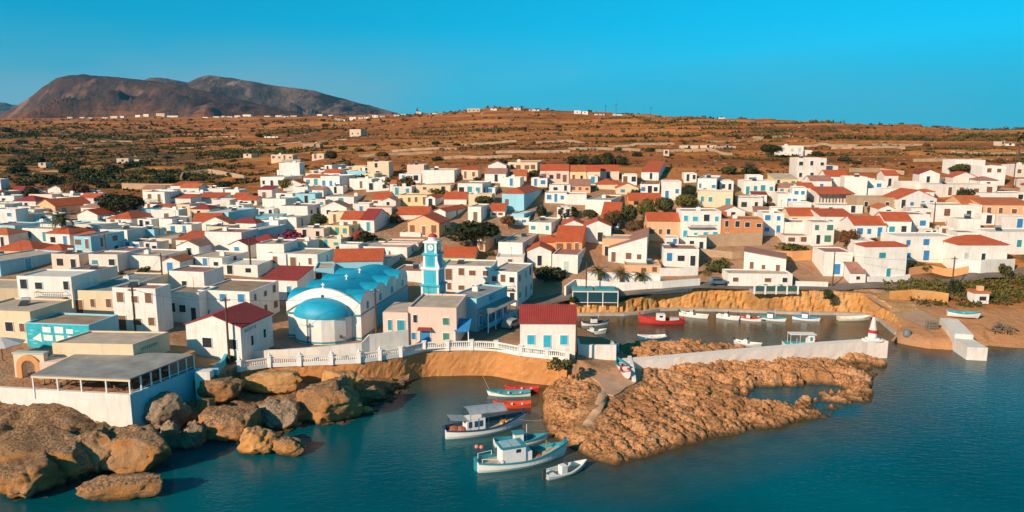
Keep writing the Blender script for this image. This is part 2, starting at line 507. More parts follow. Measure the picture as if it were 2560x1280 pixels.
# ground colours; the left hollow's shade is coloured in along with its scrub
def terrain_mat():
    m, nt, bs = nodes_of('dry_hillside_earth')
    at_t = nd(nt, 'ShaderNodeAttribute', attribute_name='town'); at_b = nd(nt, 'ShaderNodeAttribute', attribute_name='beach'); at_v = nd(nt, 'ShaderNodeAttribute', attribute_name='veg_shade')
    big = mrange(nt, noise_node(nt, 0.022, 6, rough=0.6), 0.36, 0.64)
    mid = mrange(nt, noise_node(nt, 0.09, 6, mapscale=(1, 1.6, 5), rough=0.65), 0.35, 0.65)
    fine = noise_node(nt, 0.55, 6, rough=0.7)
    vfine = noise_node(nt, 2.5, 5, rough=0.7)
    c = cmixn(nt, big, (0.46, 0.142, 0.036), (0.55, 0.190, 0.050))
    c = cmixn(nt, mid, c, (0.30, 0.100, 0.030))
    c = cmixn(nt, mrange(nt, fine, 0.52, 0.68, 0, .75), c, (0.58, 0.285, 0.11))
    c = cmixn(nt, mrange(nt, fine, 0.46, 0.36, 0, .7), c, (0.16, 0.080, 0.032))
    band = noise_node(nt, 1.0, 5, mapscale=(.006, .006, .42), rough=.6, dist=.25)
    hillm = mrange(nt, noise_node(nt, .008, 3), .38, .55)
    c = cmixn(nt, mathn(nt, 'MULTIPLY', mrange(nt, band, .52, .60), mrange(nt, hillm, 0, 1, .35, .85)), c, (0.60, 0.255, 0.075))
    c = cmixn(nt, mathn(nt, 'MULTIPLY', mrange(nt, band, .47, .40), mrange(nt, hillm, 0, 1, .45, .85)), c, (0.185, 0.078, 0.030))
    vg = mathn(nt, 'MULTIPLY', at_v.outputs['Fac'], mrange(nt, noise_node(nt, 0.16, 6, rough=.7), 0.42, 0.58))
    c = cmixn(nt, vg, c, (0.060, 0.062, 0.028))
    tn = cmixn(nt, mrange(nt, noise_node(nt, 0.2, 5), .35, .65), (0.42, 0.215, 0.115), (0.44, 0.28, 0.18))
    tn = cmixn(nt, mrange(nt, fine, 0.5, 0.7, 0, .6), tn, (0.27, 0.16, 0.095))
    c = cmixn(nt, at_t.outputs['Fac'], c, tn)
    bc = cmixn(nt, mrange(nt, fine, .35, .65), (0.52, 0.235, 0.105), (0.57, 0.30, 0.15))
    c = cmixn(nt, at_b.outputs['Fac'], c, bc)
    nt.links.new(c, bs.inputs['Base Color'])
    bs.inputs['Roughness'].default_value = 0.95
    bs.inputs['Specular IOR Level'].default_value = 0.1
    bumpn(nt, bs, mathn(nt, 'ADD', fine, mathn(nt, 'MULTIPLY', vfine, .3)), 0.9, 0.7)
    return m
F = grid_faces(NP_, NY)
zf = TZ.ravel()[F].max(1)
F = F[zf > -2.6]
tme = np_mesh('terrain', np.stack([TX.ravel(), PY.ravel(), TZ.ravel()], 1), F, terrain_mat())
xr, yr, zr_ = TX.ravel(), PY.ravel(), TZ.ravel()
uu = 1280 + FPX * xr / dep(xr, yr, zr_); vv = 640 + FPX * (-(yr * SP - (CAMH - zr_) * CP)) / dep(xr, yr, zr_)
town = sstep(225, 185, yr) * sstep(95, 80, np.maximum(xr, 0) * 0 + np.where(xr > 75, xr + 10 - (yr - 130) * .25, 0))
beach = sstep(62, 68, xr) * sstep(3.4, 2.6, zr_) * sstep(200, 160, yr)
veg_shade = .10 + .85 * np.clip(sstep(720, 520, uu) * sstep(365, 385, vv) * sstep(500, 450, vv) + sstep(430, 330, uu) * sstep(318, 330, vv) * sstep(430, 400, vv)
    + sstep(1000, 900, uu) * sstep(600, 700, uu) * sstep(322, 332, vv) * sstep(352, 342, vv) * .8, 0, 1) * (yr > 190) * (yr < 1200)  # left valley mask darkens for its shadow as well as its plants
veg_shade = np.maximum(veg_shade, .9 * sstep(60, 70, xr) * sstep(128, 134, yr) * sstep(165, 150, yr))
fattr(tme, 'town', town); fattr(tme, 'beach', beach); fattr(tme, 'veg_shade', veg_shade)
tag(link('terrain', tme), kind='structure')

# ------------------------------------------------------------------ mountains behind
def mountain(name, crest, Yc, base, seed, cols, relief=1.0, n=(240, 90)):
    us = np.array([c[0] for c in crest], float); vsx = np.array([c[1] for c in crest], float)
    U = np.linspace(us[0], us[-1], n[0])
    V = np.interp(U, us, vsx)
    V = V + fbm(U / 18, U * 0 + seed, 4, seed) * 1.6
    tt = np.concatenate([np.linspace(0, 1, n[1]), np.linspace(1.03, 1.6, 12)])
    top = np.array([atY(u, v, Yc)[2] for u, v in zip(U, V)])
    ax = (U - 1280) / FPX
    T, Z0 = np.meshgrid(tt, top, indexing='xy')
    AX = np.repeat(ax[:, None], len(tt), 1)
    Yb = Yc * base
    Y = Yb + (Yc - Yb) * T
    X = AX * Y * 1.0 / CP * 1.0
    zb = 60
    prof = np.where(T <= 1, T ** 0.82, 1 - (T - 1) * 1.3)
    Z = zb + (Z0 - zb) * prof
    sk = X / 520 - T * 1.9
    g = 1 - np.abs(fbm(sk, Y / 1500 + X / 2500, 5, seed + 3, .5)) * 2.2
    Z = Z + (g - 1.0) * 290 * relief * np.clip(np.minimum(T * 2.5, (1.0 - T) * 1.8), 0, 1) * np.clip((Z0 - zb) / 250, 0, 1)
    gu = 1 - np.abs(fbm(X / 170 - T * 3.2, T * 2.0 + X / 900, 4, seed + 6, .55)) * 2
    Z = Z + (gu - 1) * 75 * relief * np.clip(np.minimum(T * 3, (1.0 - T) * 2.5), 0, 1) * np.clip((Z0 - zb) / 250, 0, 1)
    Z = Z + fbm(X / 90, Y / 90, 4, seed + 9) * 14 * np.clip(T * 4, 0, 1) * np.clip((1 - T) * 6, .1, 1)
    m, nt, bs = nodes_of(name + '_slopes')
    a = mrange(nt, noise_node(nt, 0.0035, 8, rough=.65), .4, .6)
    b = mrange(nt, noise_node(nt, 0.012, 8, rough=.7), .45, .62)
    c = cmixn(nt, a, cols[0], cols[1])
    c = cmixn(nt, mathn(nt, 'MULTIPLY', b, .6), c, cols[2])
    st = noise_node(nt, 1.0, 6, mapscale=(.006, .0012, .004), maprot=(0, .5, .3), rough=.65)
    c = cmixn(nt, mrange(nt, st, .56, .64, 0, .7), c, tuple(min(1, x * 2.3) for x in cols[1]))
    c = cmixn(nt, mrange(nt, st, .46, .38, 0, .85), c, tuple(x * .55 for x in cols[2]))
    nt.links.new(c, bs.inputs['Base Color'])
    gg = nd(nt, 'ShaderNodeNewGeometry'); gz = nd(nt, 'ShaderNodeSeparateXYZ'); nt.links.new(gg.outputs['Position'], gz.inputs[0])
    foot = mrange(nt, mathn(nt, 'ADD', gz.outputs[2], mathn(nt, 'MULTIPLY', noise_node(nt, .004, 5), 110)), 120, 230, .9, 0)
    ft = cmixn(nt, mrange(nt, noise_node(nt, .01, 6, mapscale=(1, 1, 6), rough=.7), .42, .58), (.40, .145, .05), (.14, .075, .035))
    c = cmixn(nt, foot, c, ft)
    nt.links.new(c, bs.inputs['Base Color'])
    bs.inputs['Roughness'].default_value = 1.0
    bs.inputs['Specular IOR Level'].default_value = 0.0
    bumpn(nt, bs, noise_node(nt, 0.02, 8, rough=.7), 1.0, 18)
    me = np_mesh(name, np.stack([X.ravel(), Y.ravel(), Z.ravel()], 1), grid_faces(n[0], len(tt)), m)
    tag(link(name, me), kind='structure')
mountain('mountain', [(-40,310),(20,297),(60,278),(100,255),(150,218),(185,196),(215,188),(250,186),(300,190),(360,196),(420,204),(480,214),(540,228),(600,243),(660,258),(720,272),(780,288),(830,300)], 3300, .70, 5,
         [(0.080,0.050,0.044),(0.135,0.072,0.052),(0.032,0.034,0.034)])
mountain('mountain_ridge', [(330,230),(380,205),(410,194),(450,195),(500,206),(530,193),(550,188),(600,194),(650,203),(700,213),(760,221),(800,226),(850,240),(900,255),(950,268),(1000,282),(1040,296)], 4300, .72, 23,
         [(0.080,0.058,0.052),(0.22,0.145,0.11),(0.036,0.036,0.038)])
mountain('far_mountain', [(-400,235),(-200,240),(0,251),(60,258),(110,268),(150,280),(200,300)], 6500, .8, 41,
         [(0.07,0.08,0.09),(0.10,0.10,0.10),(0.05,0.06,0.07)], .7)

# ------------------------------------------------------------------ sea
HEAD = [xy(u, v, 0) for u, v in [(1385,948),(1353,985),(1350,1040),(1362,1082),(1425,1122),(1480,1152),(1543,1168),(1610,1148),(1700,1121),(1830,1092),(1960,1072),(2060,1056),(2090,1044),(2120,1022),(2180,1012),(2196,985),(2198,950),(2225,905),(2222,862),(2100,872),(1960,880),(1880,873),(1800,860),(1730,858),(1650,851),(1600,858),(1550,873),(1480,880),(1420,905)]]
gx = np.arange(-130, 175, 1.25); gy = np.arange(20, 150, 1.25)
gx = np.r_[-2500, -1200, -600, -300, gx, 300, 600, 1200, 2500]; gy = np.r_[-1500, -500, -100, gy, 250, 600]
SX, SY = np.meshgrid(gx, gy, indexing='ij')
dl = seg_dist(CPOLY, SX, SY); dh = seg_dist(HEAD, SX, SY)
inl = poly_inside(CPOLY, SX, SY) | poly_inside(HEAD, SX, SY)
dd = np.where(inl, 0, np.minimum(dl, dh))
harb = poly_inside([xy(u, v, 0) for u, v in [(1420,780),(2260,780),(2240,870),(1860,885),(1560,880),(1420,850)]], SX, SY)
wob = fbm(SX / 7, SY / 7, 3, 77) * 2.0
shallow = np.clip(1 - (dd + wob) / 10.0, 0, 1) ** 1.2 * .95
shallow = np.where(harb, np.maximum(shallow, .8), shallow)
for (u_, v_, r_) in ((1960,985,6.5),(1915,1000,4),(2045,975,5),(2075,1012,4)):
    q_ = xy(u_, v_, 0)
    shallow = np.where(np.hypot(SX - q_[0], SY - q_[1]) < r_, .12, shallow)
def water_mat():
    m, nt, bs = nodes_of('sea_water')
    a = nd(nt, 'ShaderNodeAttribute', attribute_name='shallow')
    nb = mrange(nt, noise_node(nt, 0.05, 4), .35, .65)
    deep = cmixn(nt, nb, (0.0, 0.064, 0.084), (0.0, 0.100, 0.128))
    sh = cmixn(nt, mrange(nt, noise_node(nt, .35, 5), .35, .65), (0.050, 0.042, 0.018), (0.085, 0.066, 0.030))
    nt.links.new(cmixn(nt, a.outputs['Fac'], deep, sh), bs.inputs['Base Color'])
    nt.links.new(mrange(nt, noise_node(nt, .035, 4, mapscale=(1, 2.2, 1)), .38, .62, .03, .17), bs.inputs['Roughness'])
    bs.inputs['IOR'].default_value = 1.33
    w1 = noise_node(nt, 0.9, 4, mapscale=(1, 1.9, 1), rough=.6)
    w2 = noise_node(nt, 3.2, 3, mapscale=(1, 1.5, 1))
    h = mathn(nt, 'ADD', w1, mathn(nt, 'MULTIPLY', w2, .3))
    bumpn(nt, bs, h, 0.55, 0.10)
    return m
sme = np_mesh('sea', np.stack([SX.ravel(), SY.ravel(), SX.ravel() * 0], 1), grid_faces(len(gx), len(gy)), water_mat())
fattr(sme, 'shallow', shallow.ravel())
tag(link('sea', sme), kind='structure')

# ------------------------------------------------------------------ houses
def unit_window(name, mat, panes=2, frame=white_paint):
    """unit opening: x -.5..+.5, z 0..1, sits against a wall whose face is y = 0 (outside is -y)"""
    b = MB()
    b.mat(0)
    t = 0.06
    b.box(-.5 - t, -.5, -.07, .02, -t, 1 + t).box(.5, .5 + t, -.07, .02, -t, 1 + t)
    b.box(-.5, .5, -.07, .02, 1, 1 + t).box(-.5, .5, -.09, .02, -t, 0)
    b.mat(1)
    for i in range(panes):
        a, c = -.5 + i / panes, -.5 + (i + 1) / panes
        b.box(a + .01, c - .01, -.04, .015, 0.0, 1.0)
        b.box(a + .12 / panes, c - .12 / panes, -.055, -.04, 0.08, 0.46).box(a + .12 / panes, c - .12 / panes, -.055, -.04, 0.54, 0.92)
    return b.mesh(name, [frame, mat])
WIN = {k: unit_window('window_' + m.name, m) for k, m in SHUT.items()}
WIN2 = {k: unit_window('plain_window_' + m.name, m, 2, m) for k, m in SHUT.items()}
DOOR = {k: unit_window('door_' + m.name, m, 1) for k, m in SHUT.items()}
def unit_frame():
    b = MB(); t = .06
    b.box(-.5 - t, -.5, -.07, .02, -t, 1 + t).box(.5, .5 + t, -.07, .02, -t, 1 + t).box(-.5, .5, -.07, .02, 1, 1 + t).box(-.5, .5, -.09, .02, -t, 0)
    return b.mesh('window_frame', white_paint)
FRAME = unit_frame()
def leaf_mesh(m):
    b = MB()
    for i in (0, 1):
        a, c = -.5 + i / 2, -.5 + (i + 1) / 2
        b.box(a + .01, c - .01, -.04, .015, 0, 1).box(a + .06, c - .06, -.055, -.04, .08, .46).box(a + .06, c - .06, -.055, -.04, .54, .92)
    return b.mesh('shutters_' + m.name, m)
LEAF = {k: leaf_mesh(m) for k, m in SHUT.items()}
def opening(parent, kind, code, x, z, w, h, y=0.0, side=None, near=False):
    """side None: front wall (y = 0 local). side = ('R', X) right wall at local x = X, position along depth x"""
    rz, loc = 0.0, (x, y, z)
    if side:
        s, X = side
        rz, loc = (math.pi / 2, (X, x, z)) if s == 'R' else (-math.pi / 2, (X, x, z))
    if near and kind == 'window':
        o = link('window', FRAME, parent, loc, rz, (w, 1, h))
        link('shutters' if code != 'd' else 'pane', LEAF[code], o)
        return o
    return link(kind, (DOOR if kind == 'door' else WIN if int(parent.location.x * 10) % 2 else WIN2)[code], parent, loc, rz, (w, 1, h))
HOUSES = []
def gable_walls(b, w, d, h, rh, axis):
    if axis == 'x':
        pts = [(0, -2.5), (d, -2.5), (d, h), (d / 2, h + rh), (0, h)]
        vs = [(-w / 2, y, z) for y, z in pts] + [(w / 2, y, z) for y, z in pts]
    else:
        pts = [(-w / 2, -2.5), (w / 2, -2.5), (w / 2, h), (0, h + rh), (-w / 2, h)]
        vs = [(x, 0, z) for x, z in pts] + [(x, d, z) for x, z in pts]
    n = 5
    fs = [tuple(range(n)), tuple(range(2 * n - 1, n - 1, -1))] + [(i, i + n, (i + 1) % n + n, (i + 1) % n) for i in range(n)]
    if axis == 'x': fs = [tuple(reversed(f)) for f in fs]
    b.add(vs, fs)
def slab(b, q, t):                   # quad corner list + thickness along z
    b.add(list(q) + [(x, y, z + t) for x, y, z in q], [(3, 2, 1, 0), (4, 5, 6, 7), (0, 1, 5, 4), (1, 2, 6, 5), (2, 3, 7, 6), (3, 0, 4, 7)])
def make_shell(root, w, d, h, roof, wall, rcol, rh=None, near=False, split=None):
    b = MB(); r = MB()
    W = WALL[wall]; RM = ROOF[rcol]
    ov = 0.22
    if roof == 'flat':
        b.add([(-w/2,0,-2.5),(w/2,0,-2.5),(w/2,d,-2.5),(-w/2,d,-2.5),(-w/2,0,h),(w/2,0,h),(w/2,d,h),(-w/2,d,h)],
              [(0,1,5,4),(1,2,6,5),(2,3,7,6),(3,0,4,7)])
        t = .18; hh = h - .22
        I = [(-w/2+t,t),(w/2-t,t),(w/2-t,d-t),(-w/2+t,d-t)]
        O = [(-w/2,0),(w/2,0),(w/2,d),(-w/2,d)]
        for i in range(4):
            j = (i + 1) % 4
            b.add([(*O[i],h),(*O[j],h),(*I[j],h),(*I[i],h),(*I[j],hh),(*I[i],hh)], [(0,1,2,3),(3,2,4,5)])
        r.box(-w/2+t, w/2-t, t, d-t, hh-.1, hh)
    elif roof in ('gx', 'gy'):
        span = d if roof == 'gx' else w
        rh = rh if rh is not None else span / 2 * .42
        gable_walls(b, w, d, h, rh, roof[1])
        sl = rh / (span / 2)
        e = -ov * sl
        if roof == 'gx':
            a = w / 2 + .12
            slab(r, [(-a,-ov,h+e),(a,-ov,h+e),(a,d/2,h+rh),(-a,d/2,h+rh)], .14)
            slab(r, [(-a,d/2,h+rh),(a,d/2,h+rh),(a,d+ov,h+e),(-a,d+ov,h+e)], .14)
        else:
            slab(r, [(-w/2-ov,-.12,h+e),(0,-.12,h+rh),(0,d+.12,h+rh),(-w/2-ov,d+.12,h+e)], .14)
            slab(r, [(0,-.12,h+rh),(w/2+ov,-.12,h+e),(w/2+ov,d+.12,h+e),(0,d+.12,h+rh)], .14)
    elif roof == 'hip':
        b.box(-w/2, w/2, 0, d, -2.5, h)
        m = min(w, d) / 2
        rh = rh if rh is not None else m * .45
        a, f, g = w/2+ov, -ov, d+ov
        R0 = [(-a,f,h),(a,f,h),(a,g,h),(-a,g,h),(-a,f,h+.13),(a,f,h+.13),(a,g,h+.13),(-a,g,h+.13)]
        if w >= d: rg = [(-w/2+m,d/2,h+rh),(w/2-m+.01,d/2,h+rh)]; fs = [(4,5,9,8),(5,6,9),(6,7,8,9),(7,4,8)]
        else: rg = [(0,m,h+rh),(0,d-m,h+rh)]; fs = [(4,5,8),(5,6,9,8),(6,7,9),(7,4,8,9)]
        r.add(R0 + rg, [(3,2,1,0),(0,1,5,4),(1,2,6,5),(2,3,7,6),(3,0,4,7)] + fs)
    elif roof in ('mono', 'monor', 'monol'):
        rh = rh if rh is not None else d * .16
        hs = {'mono': (h, h, h + rh, h + rh), 'monor': (h, h + rh, h + rh, h), 'monol': (h + rh, h, h, h + rh)}[roof]
        b.prism([(-w/2,0),(w/2,0),(w/2,d),(-w/2,d)], -2.5, list(hs))
        a = .12
        slab(r, [(-w/2-a,-a,hs[0]+.003),(w/2+a,-a,hs[1]+.003),(w/2+a,d+a,hs[2]+.003),(-w/2-a,d+a,hs[3]+.003)], .13)
    b.build('wall', W, root)
    r.build('roof', RM, root)
CNAME = {'w':'white','v':'weathered white','c':'cream','y':'yellow','p':'peach','o':'orange','k':'khaki','r':'pink','b':'pale blue','t':'teal','n':'bare brick','g':'green','s':'rubble stone'}
RNAME = {('flat','b'):'flat beige roof',('flat','g'):'flat grey roof',('flat','k'):'flat brown roof',('flat','w'):'flat white roof',('flat','r'):'flat red-oxide roof',('flat','t'):'flat red-edged roof',('flat','p'):'flat pinkish roof',('flat','o'):'flat orange roof',('flat','d'):'flat dark red roof'}
RC = {'t':'red-tiled','o':'orange-tiled','d':'dark red','p':'faded pink','b':'beige','g':'grey','k':'brown','w':'white','r':'red-oxide'}
RT = {'gx':'gable roof','gy':'gable-fronted roof','hip':'hip roof','mono':'lean-to roof','monor':'slanting roof','monol':'slanting roof'}
SN = {'b':'blue','t':'teal','g':'green','n':'brown','d':'dark','w':'grey','c':'cyan'}
def place(u0, u1, u2, v, h, yaw, depth=None):
    th = R(yaw)
    um = (u0 + u1) / 2
    G = ground(um, v)
    D = dep(*G)
    c, s = math.cos(th), math.sin(th)
    def solve(k): return (k * D - G.x) / (c + k * s * CP)
    a0, a1 = solve((u0 - 1280) / FPX), solve((u1 - 1280) / FPX)
    w = a1 - a0
    mid = (a0 + a1) / 2
    base = Vector((G.x + mid * c, G.y - mid * s, G.z))
    if depth is None:
        depth = 7.0
        if u2:
            a = a1 if u2 > u1 else a0
            cx, cy = G.x + a * c, G.y - a * s
            k = (u2 - 1280) / FPX
            Dc = dep(cx, cy, G.z)
            den = s - k * c * CP
            dd_ = (k * Dc - cx) / den if abs(den) > 1e-4 else 7
            depth = min(max(dd_, 3.5), 17) if dd_ > 0 else 7
    return base, w, depth, h * D / FPX * 1.01, -th
def house(u0, u1, u2, v, h, yaw=8, roof='flat', wall='w', rcol='b', win='d2', depth=None, rh=None, name='house', label=None, chim=False, near=False, base_z=None, group=None, cat='house', extra=None):
    base, w, d, hm, rz = place(u0, u1, u2, v, h, yaw, depth)
    if base_z is not None: base.z = base_z
    root = empty(name, base, rz)
    make_shell(root, w, d, hm, roof, wall, rcol, rh)
    rnd = random.Random(int(u0 * 7 + v * 13))
    parts = win.split('/') if win else []
    vis = 'R' if (not u2 or u2 > u1) else 'L'
    for pi, code in enumerate(parts):
        if not code or code == '-': continue
        ck, cnt = code[0], int(code[1:] or 2)
        L = w if pi == 0 else d
        st = max(1, round(hm / 3.3))
        sh = hm / st
        for s_ in range(st):
            gap = L / cnt
            if gap < 1.3:
                cn = max(1, int(L / 1.5)); gap = L / cn
            else: cn = cnt
            di = rnd.randrange(cn) if (s_ == 0 or rnd.random() < .25) else -1
            for i in range(cn):
                if rnd.random() < .10 and cn > 1: continue
                x = (i + .5) * gap + rnd.uniform(-.1, .1) * gap
                ww = min(1.05, gap * .55) * rnd.uniform(.65, 1.2)
                isd = i == di and sh > 2.1
                hh = min(2.1, sh * .78) if isd else min(1.25, sh * .42) * rnd.uniform(.7, 1.2)
                z = s_ * sh + (.05 if isd else sh * .36)
                if isd and s_ == 0: z += .3
                k = ck if rnd.random() < .85 else 'd'
                if pi == 0: opening(root, 'door' if isd else 'window', k, x - w / 2, z, ww, hh, near=near)
                else: opening(root, 'door' if isd else 'window', k, x, z, ww, hh, side=(vis, w / 2 if vis == 'R' else -w / 2), near=near)
    if chim:
        b = MB().box(-.3, .3, -.3, .3, -1.6, .7).box(-.36, .36, -.36, .36, .7, .8)
        b.build('chimney', white_paint, root, (w * .25, d * .6, hm + .5))
    elif roof == 'flat' and rnd.random() < .45 and w > 4:
        if rnd.random() < .5:
            b = MB().box(-.5, .5, -.35, .35, -.2, .75).box(-.1, .1, -.1, .1, .75, .9)
            b.build('roof_hatch', W_ if (W_ := WALL['w']) else None, root, (rnd.uniform(-.3, .3) * w, d * rnd.uniform(.4, .7), hm - .2))
        else:
            b = MB(); b.tube((-.55, 0, .75), (.55, 0, .75), .26, n=10); b.box(-.5, -.44, -.2, .2, -.2, .6).box(.44, .5, -.2, .2, -.2, .6)
            b.mat(1).add([(-.6,-.15,.55),(.6,-.15,.55),(.6,-1.2,.0),(-.6,-1.2,.0)], [(0,3,2,1)])
            b.build('solar_heater', [simple('steel_tank', (.6,.6,.6), .35, .05, 2, .8), metal_dark], root, (rnd.uniform(-.25, .25) * w, d * rnd.uniform(.5, .7), hm - .2), rnd.uniform(-.4, .4))
    if roof == 'flat' and rnd.random() < .35 and w > 3.5:
        ax_, ay_ = rnd.uniform(-.4, .4) * w, d * rnd.uniform(.3, .8)
        b = MB().tube((0, 0, -.3), (0, 0, 1.9), .03, n=5).tube((-.45, 0, 1.75), (.45, 0, 1.75), .02, n=4).tube((-.3, 0, 1.5), (.3, 0, 1.5), .02, n=4)
        b.build('aerial', metal_dark, root, (ax_, ay_, hm - .2), rnd.uniform(0, 3))
    if hm > 4.9 and w > 5 and rnd.random() < .45 and win:
        bw_ = min(w * .6, 4.5); bx_ = rnd.uniform(-.15, .15) * w
        bal_ = MB().box(-bw_/2, bw_/2, -.95, -.003, 0, .14).build('balcony', concrete, root, (bx_, 0, hm * .48))
        rl = MB().box(-bw_/2, bw_/2, -.93, -.88, .9, .96).box(-bw_/2, -bw_/2 + .05, -.9, -.02, .9, .96).box(bw_/2 - .05, bw_/2, -.9, -.02, .9, .96)
        for i_ in range(int(bw_ / .3) + 1): rl.box(-bw_/2 + i_ * .3, -bw_/2 + i_ * .3 + .03, -.92, -.89, .14, .9)
        rl.build('railing', metal_dark if rnd.random() < .5 else white_paint, bal_)
    size = 'tiny' if w * hm < 9 else 'small' if w * hm < 20 else 'large' if w * hm > 60 else ''
    if hm > 1.15 * w: size = (size + ' tall').strip()
    elif w > 2.8 * hm: size = (size + ' long low').strip()
    rn = RNAME.get((roof, rcol)) or (RC[rcol] + ' ' + RT[roof])
    sn = (SN[parts[0][0]] + ' openings') if parts and parts[0] and parts[0] != '-' else 'a blank front'
    uc, vc = (u0 + u1) / 2, v - h / 2
    tag(root, label, cat, group or 'houses of the harbour town')
    HOUSES.append(dict(o=root, label=label, ph=f"{size} {CNAME[wall]} house, {rn}, {sn}".strip(), u=uc, v=vc, w=w, d=d, h=hm))
    return root, w, d, hm
H = house
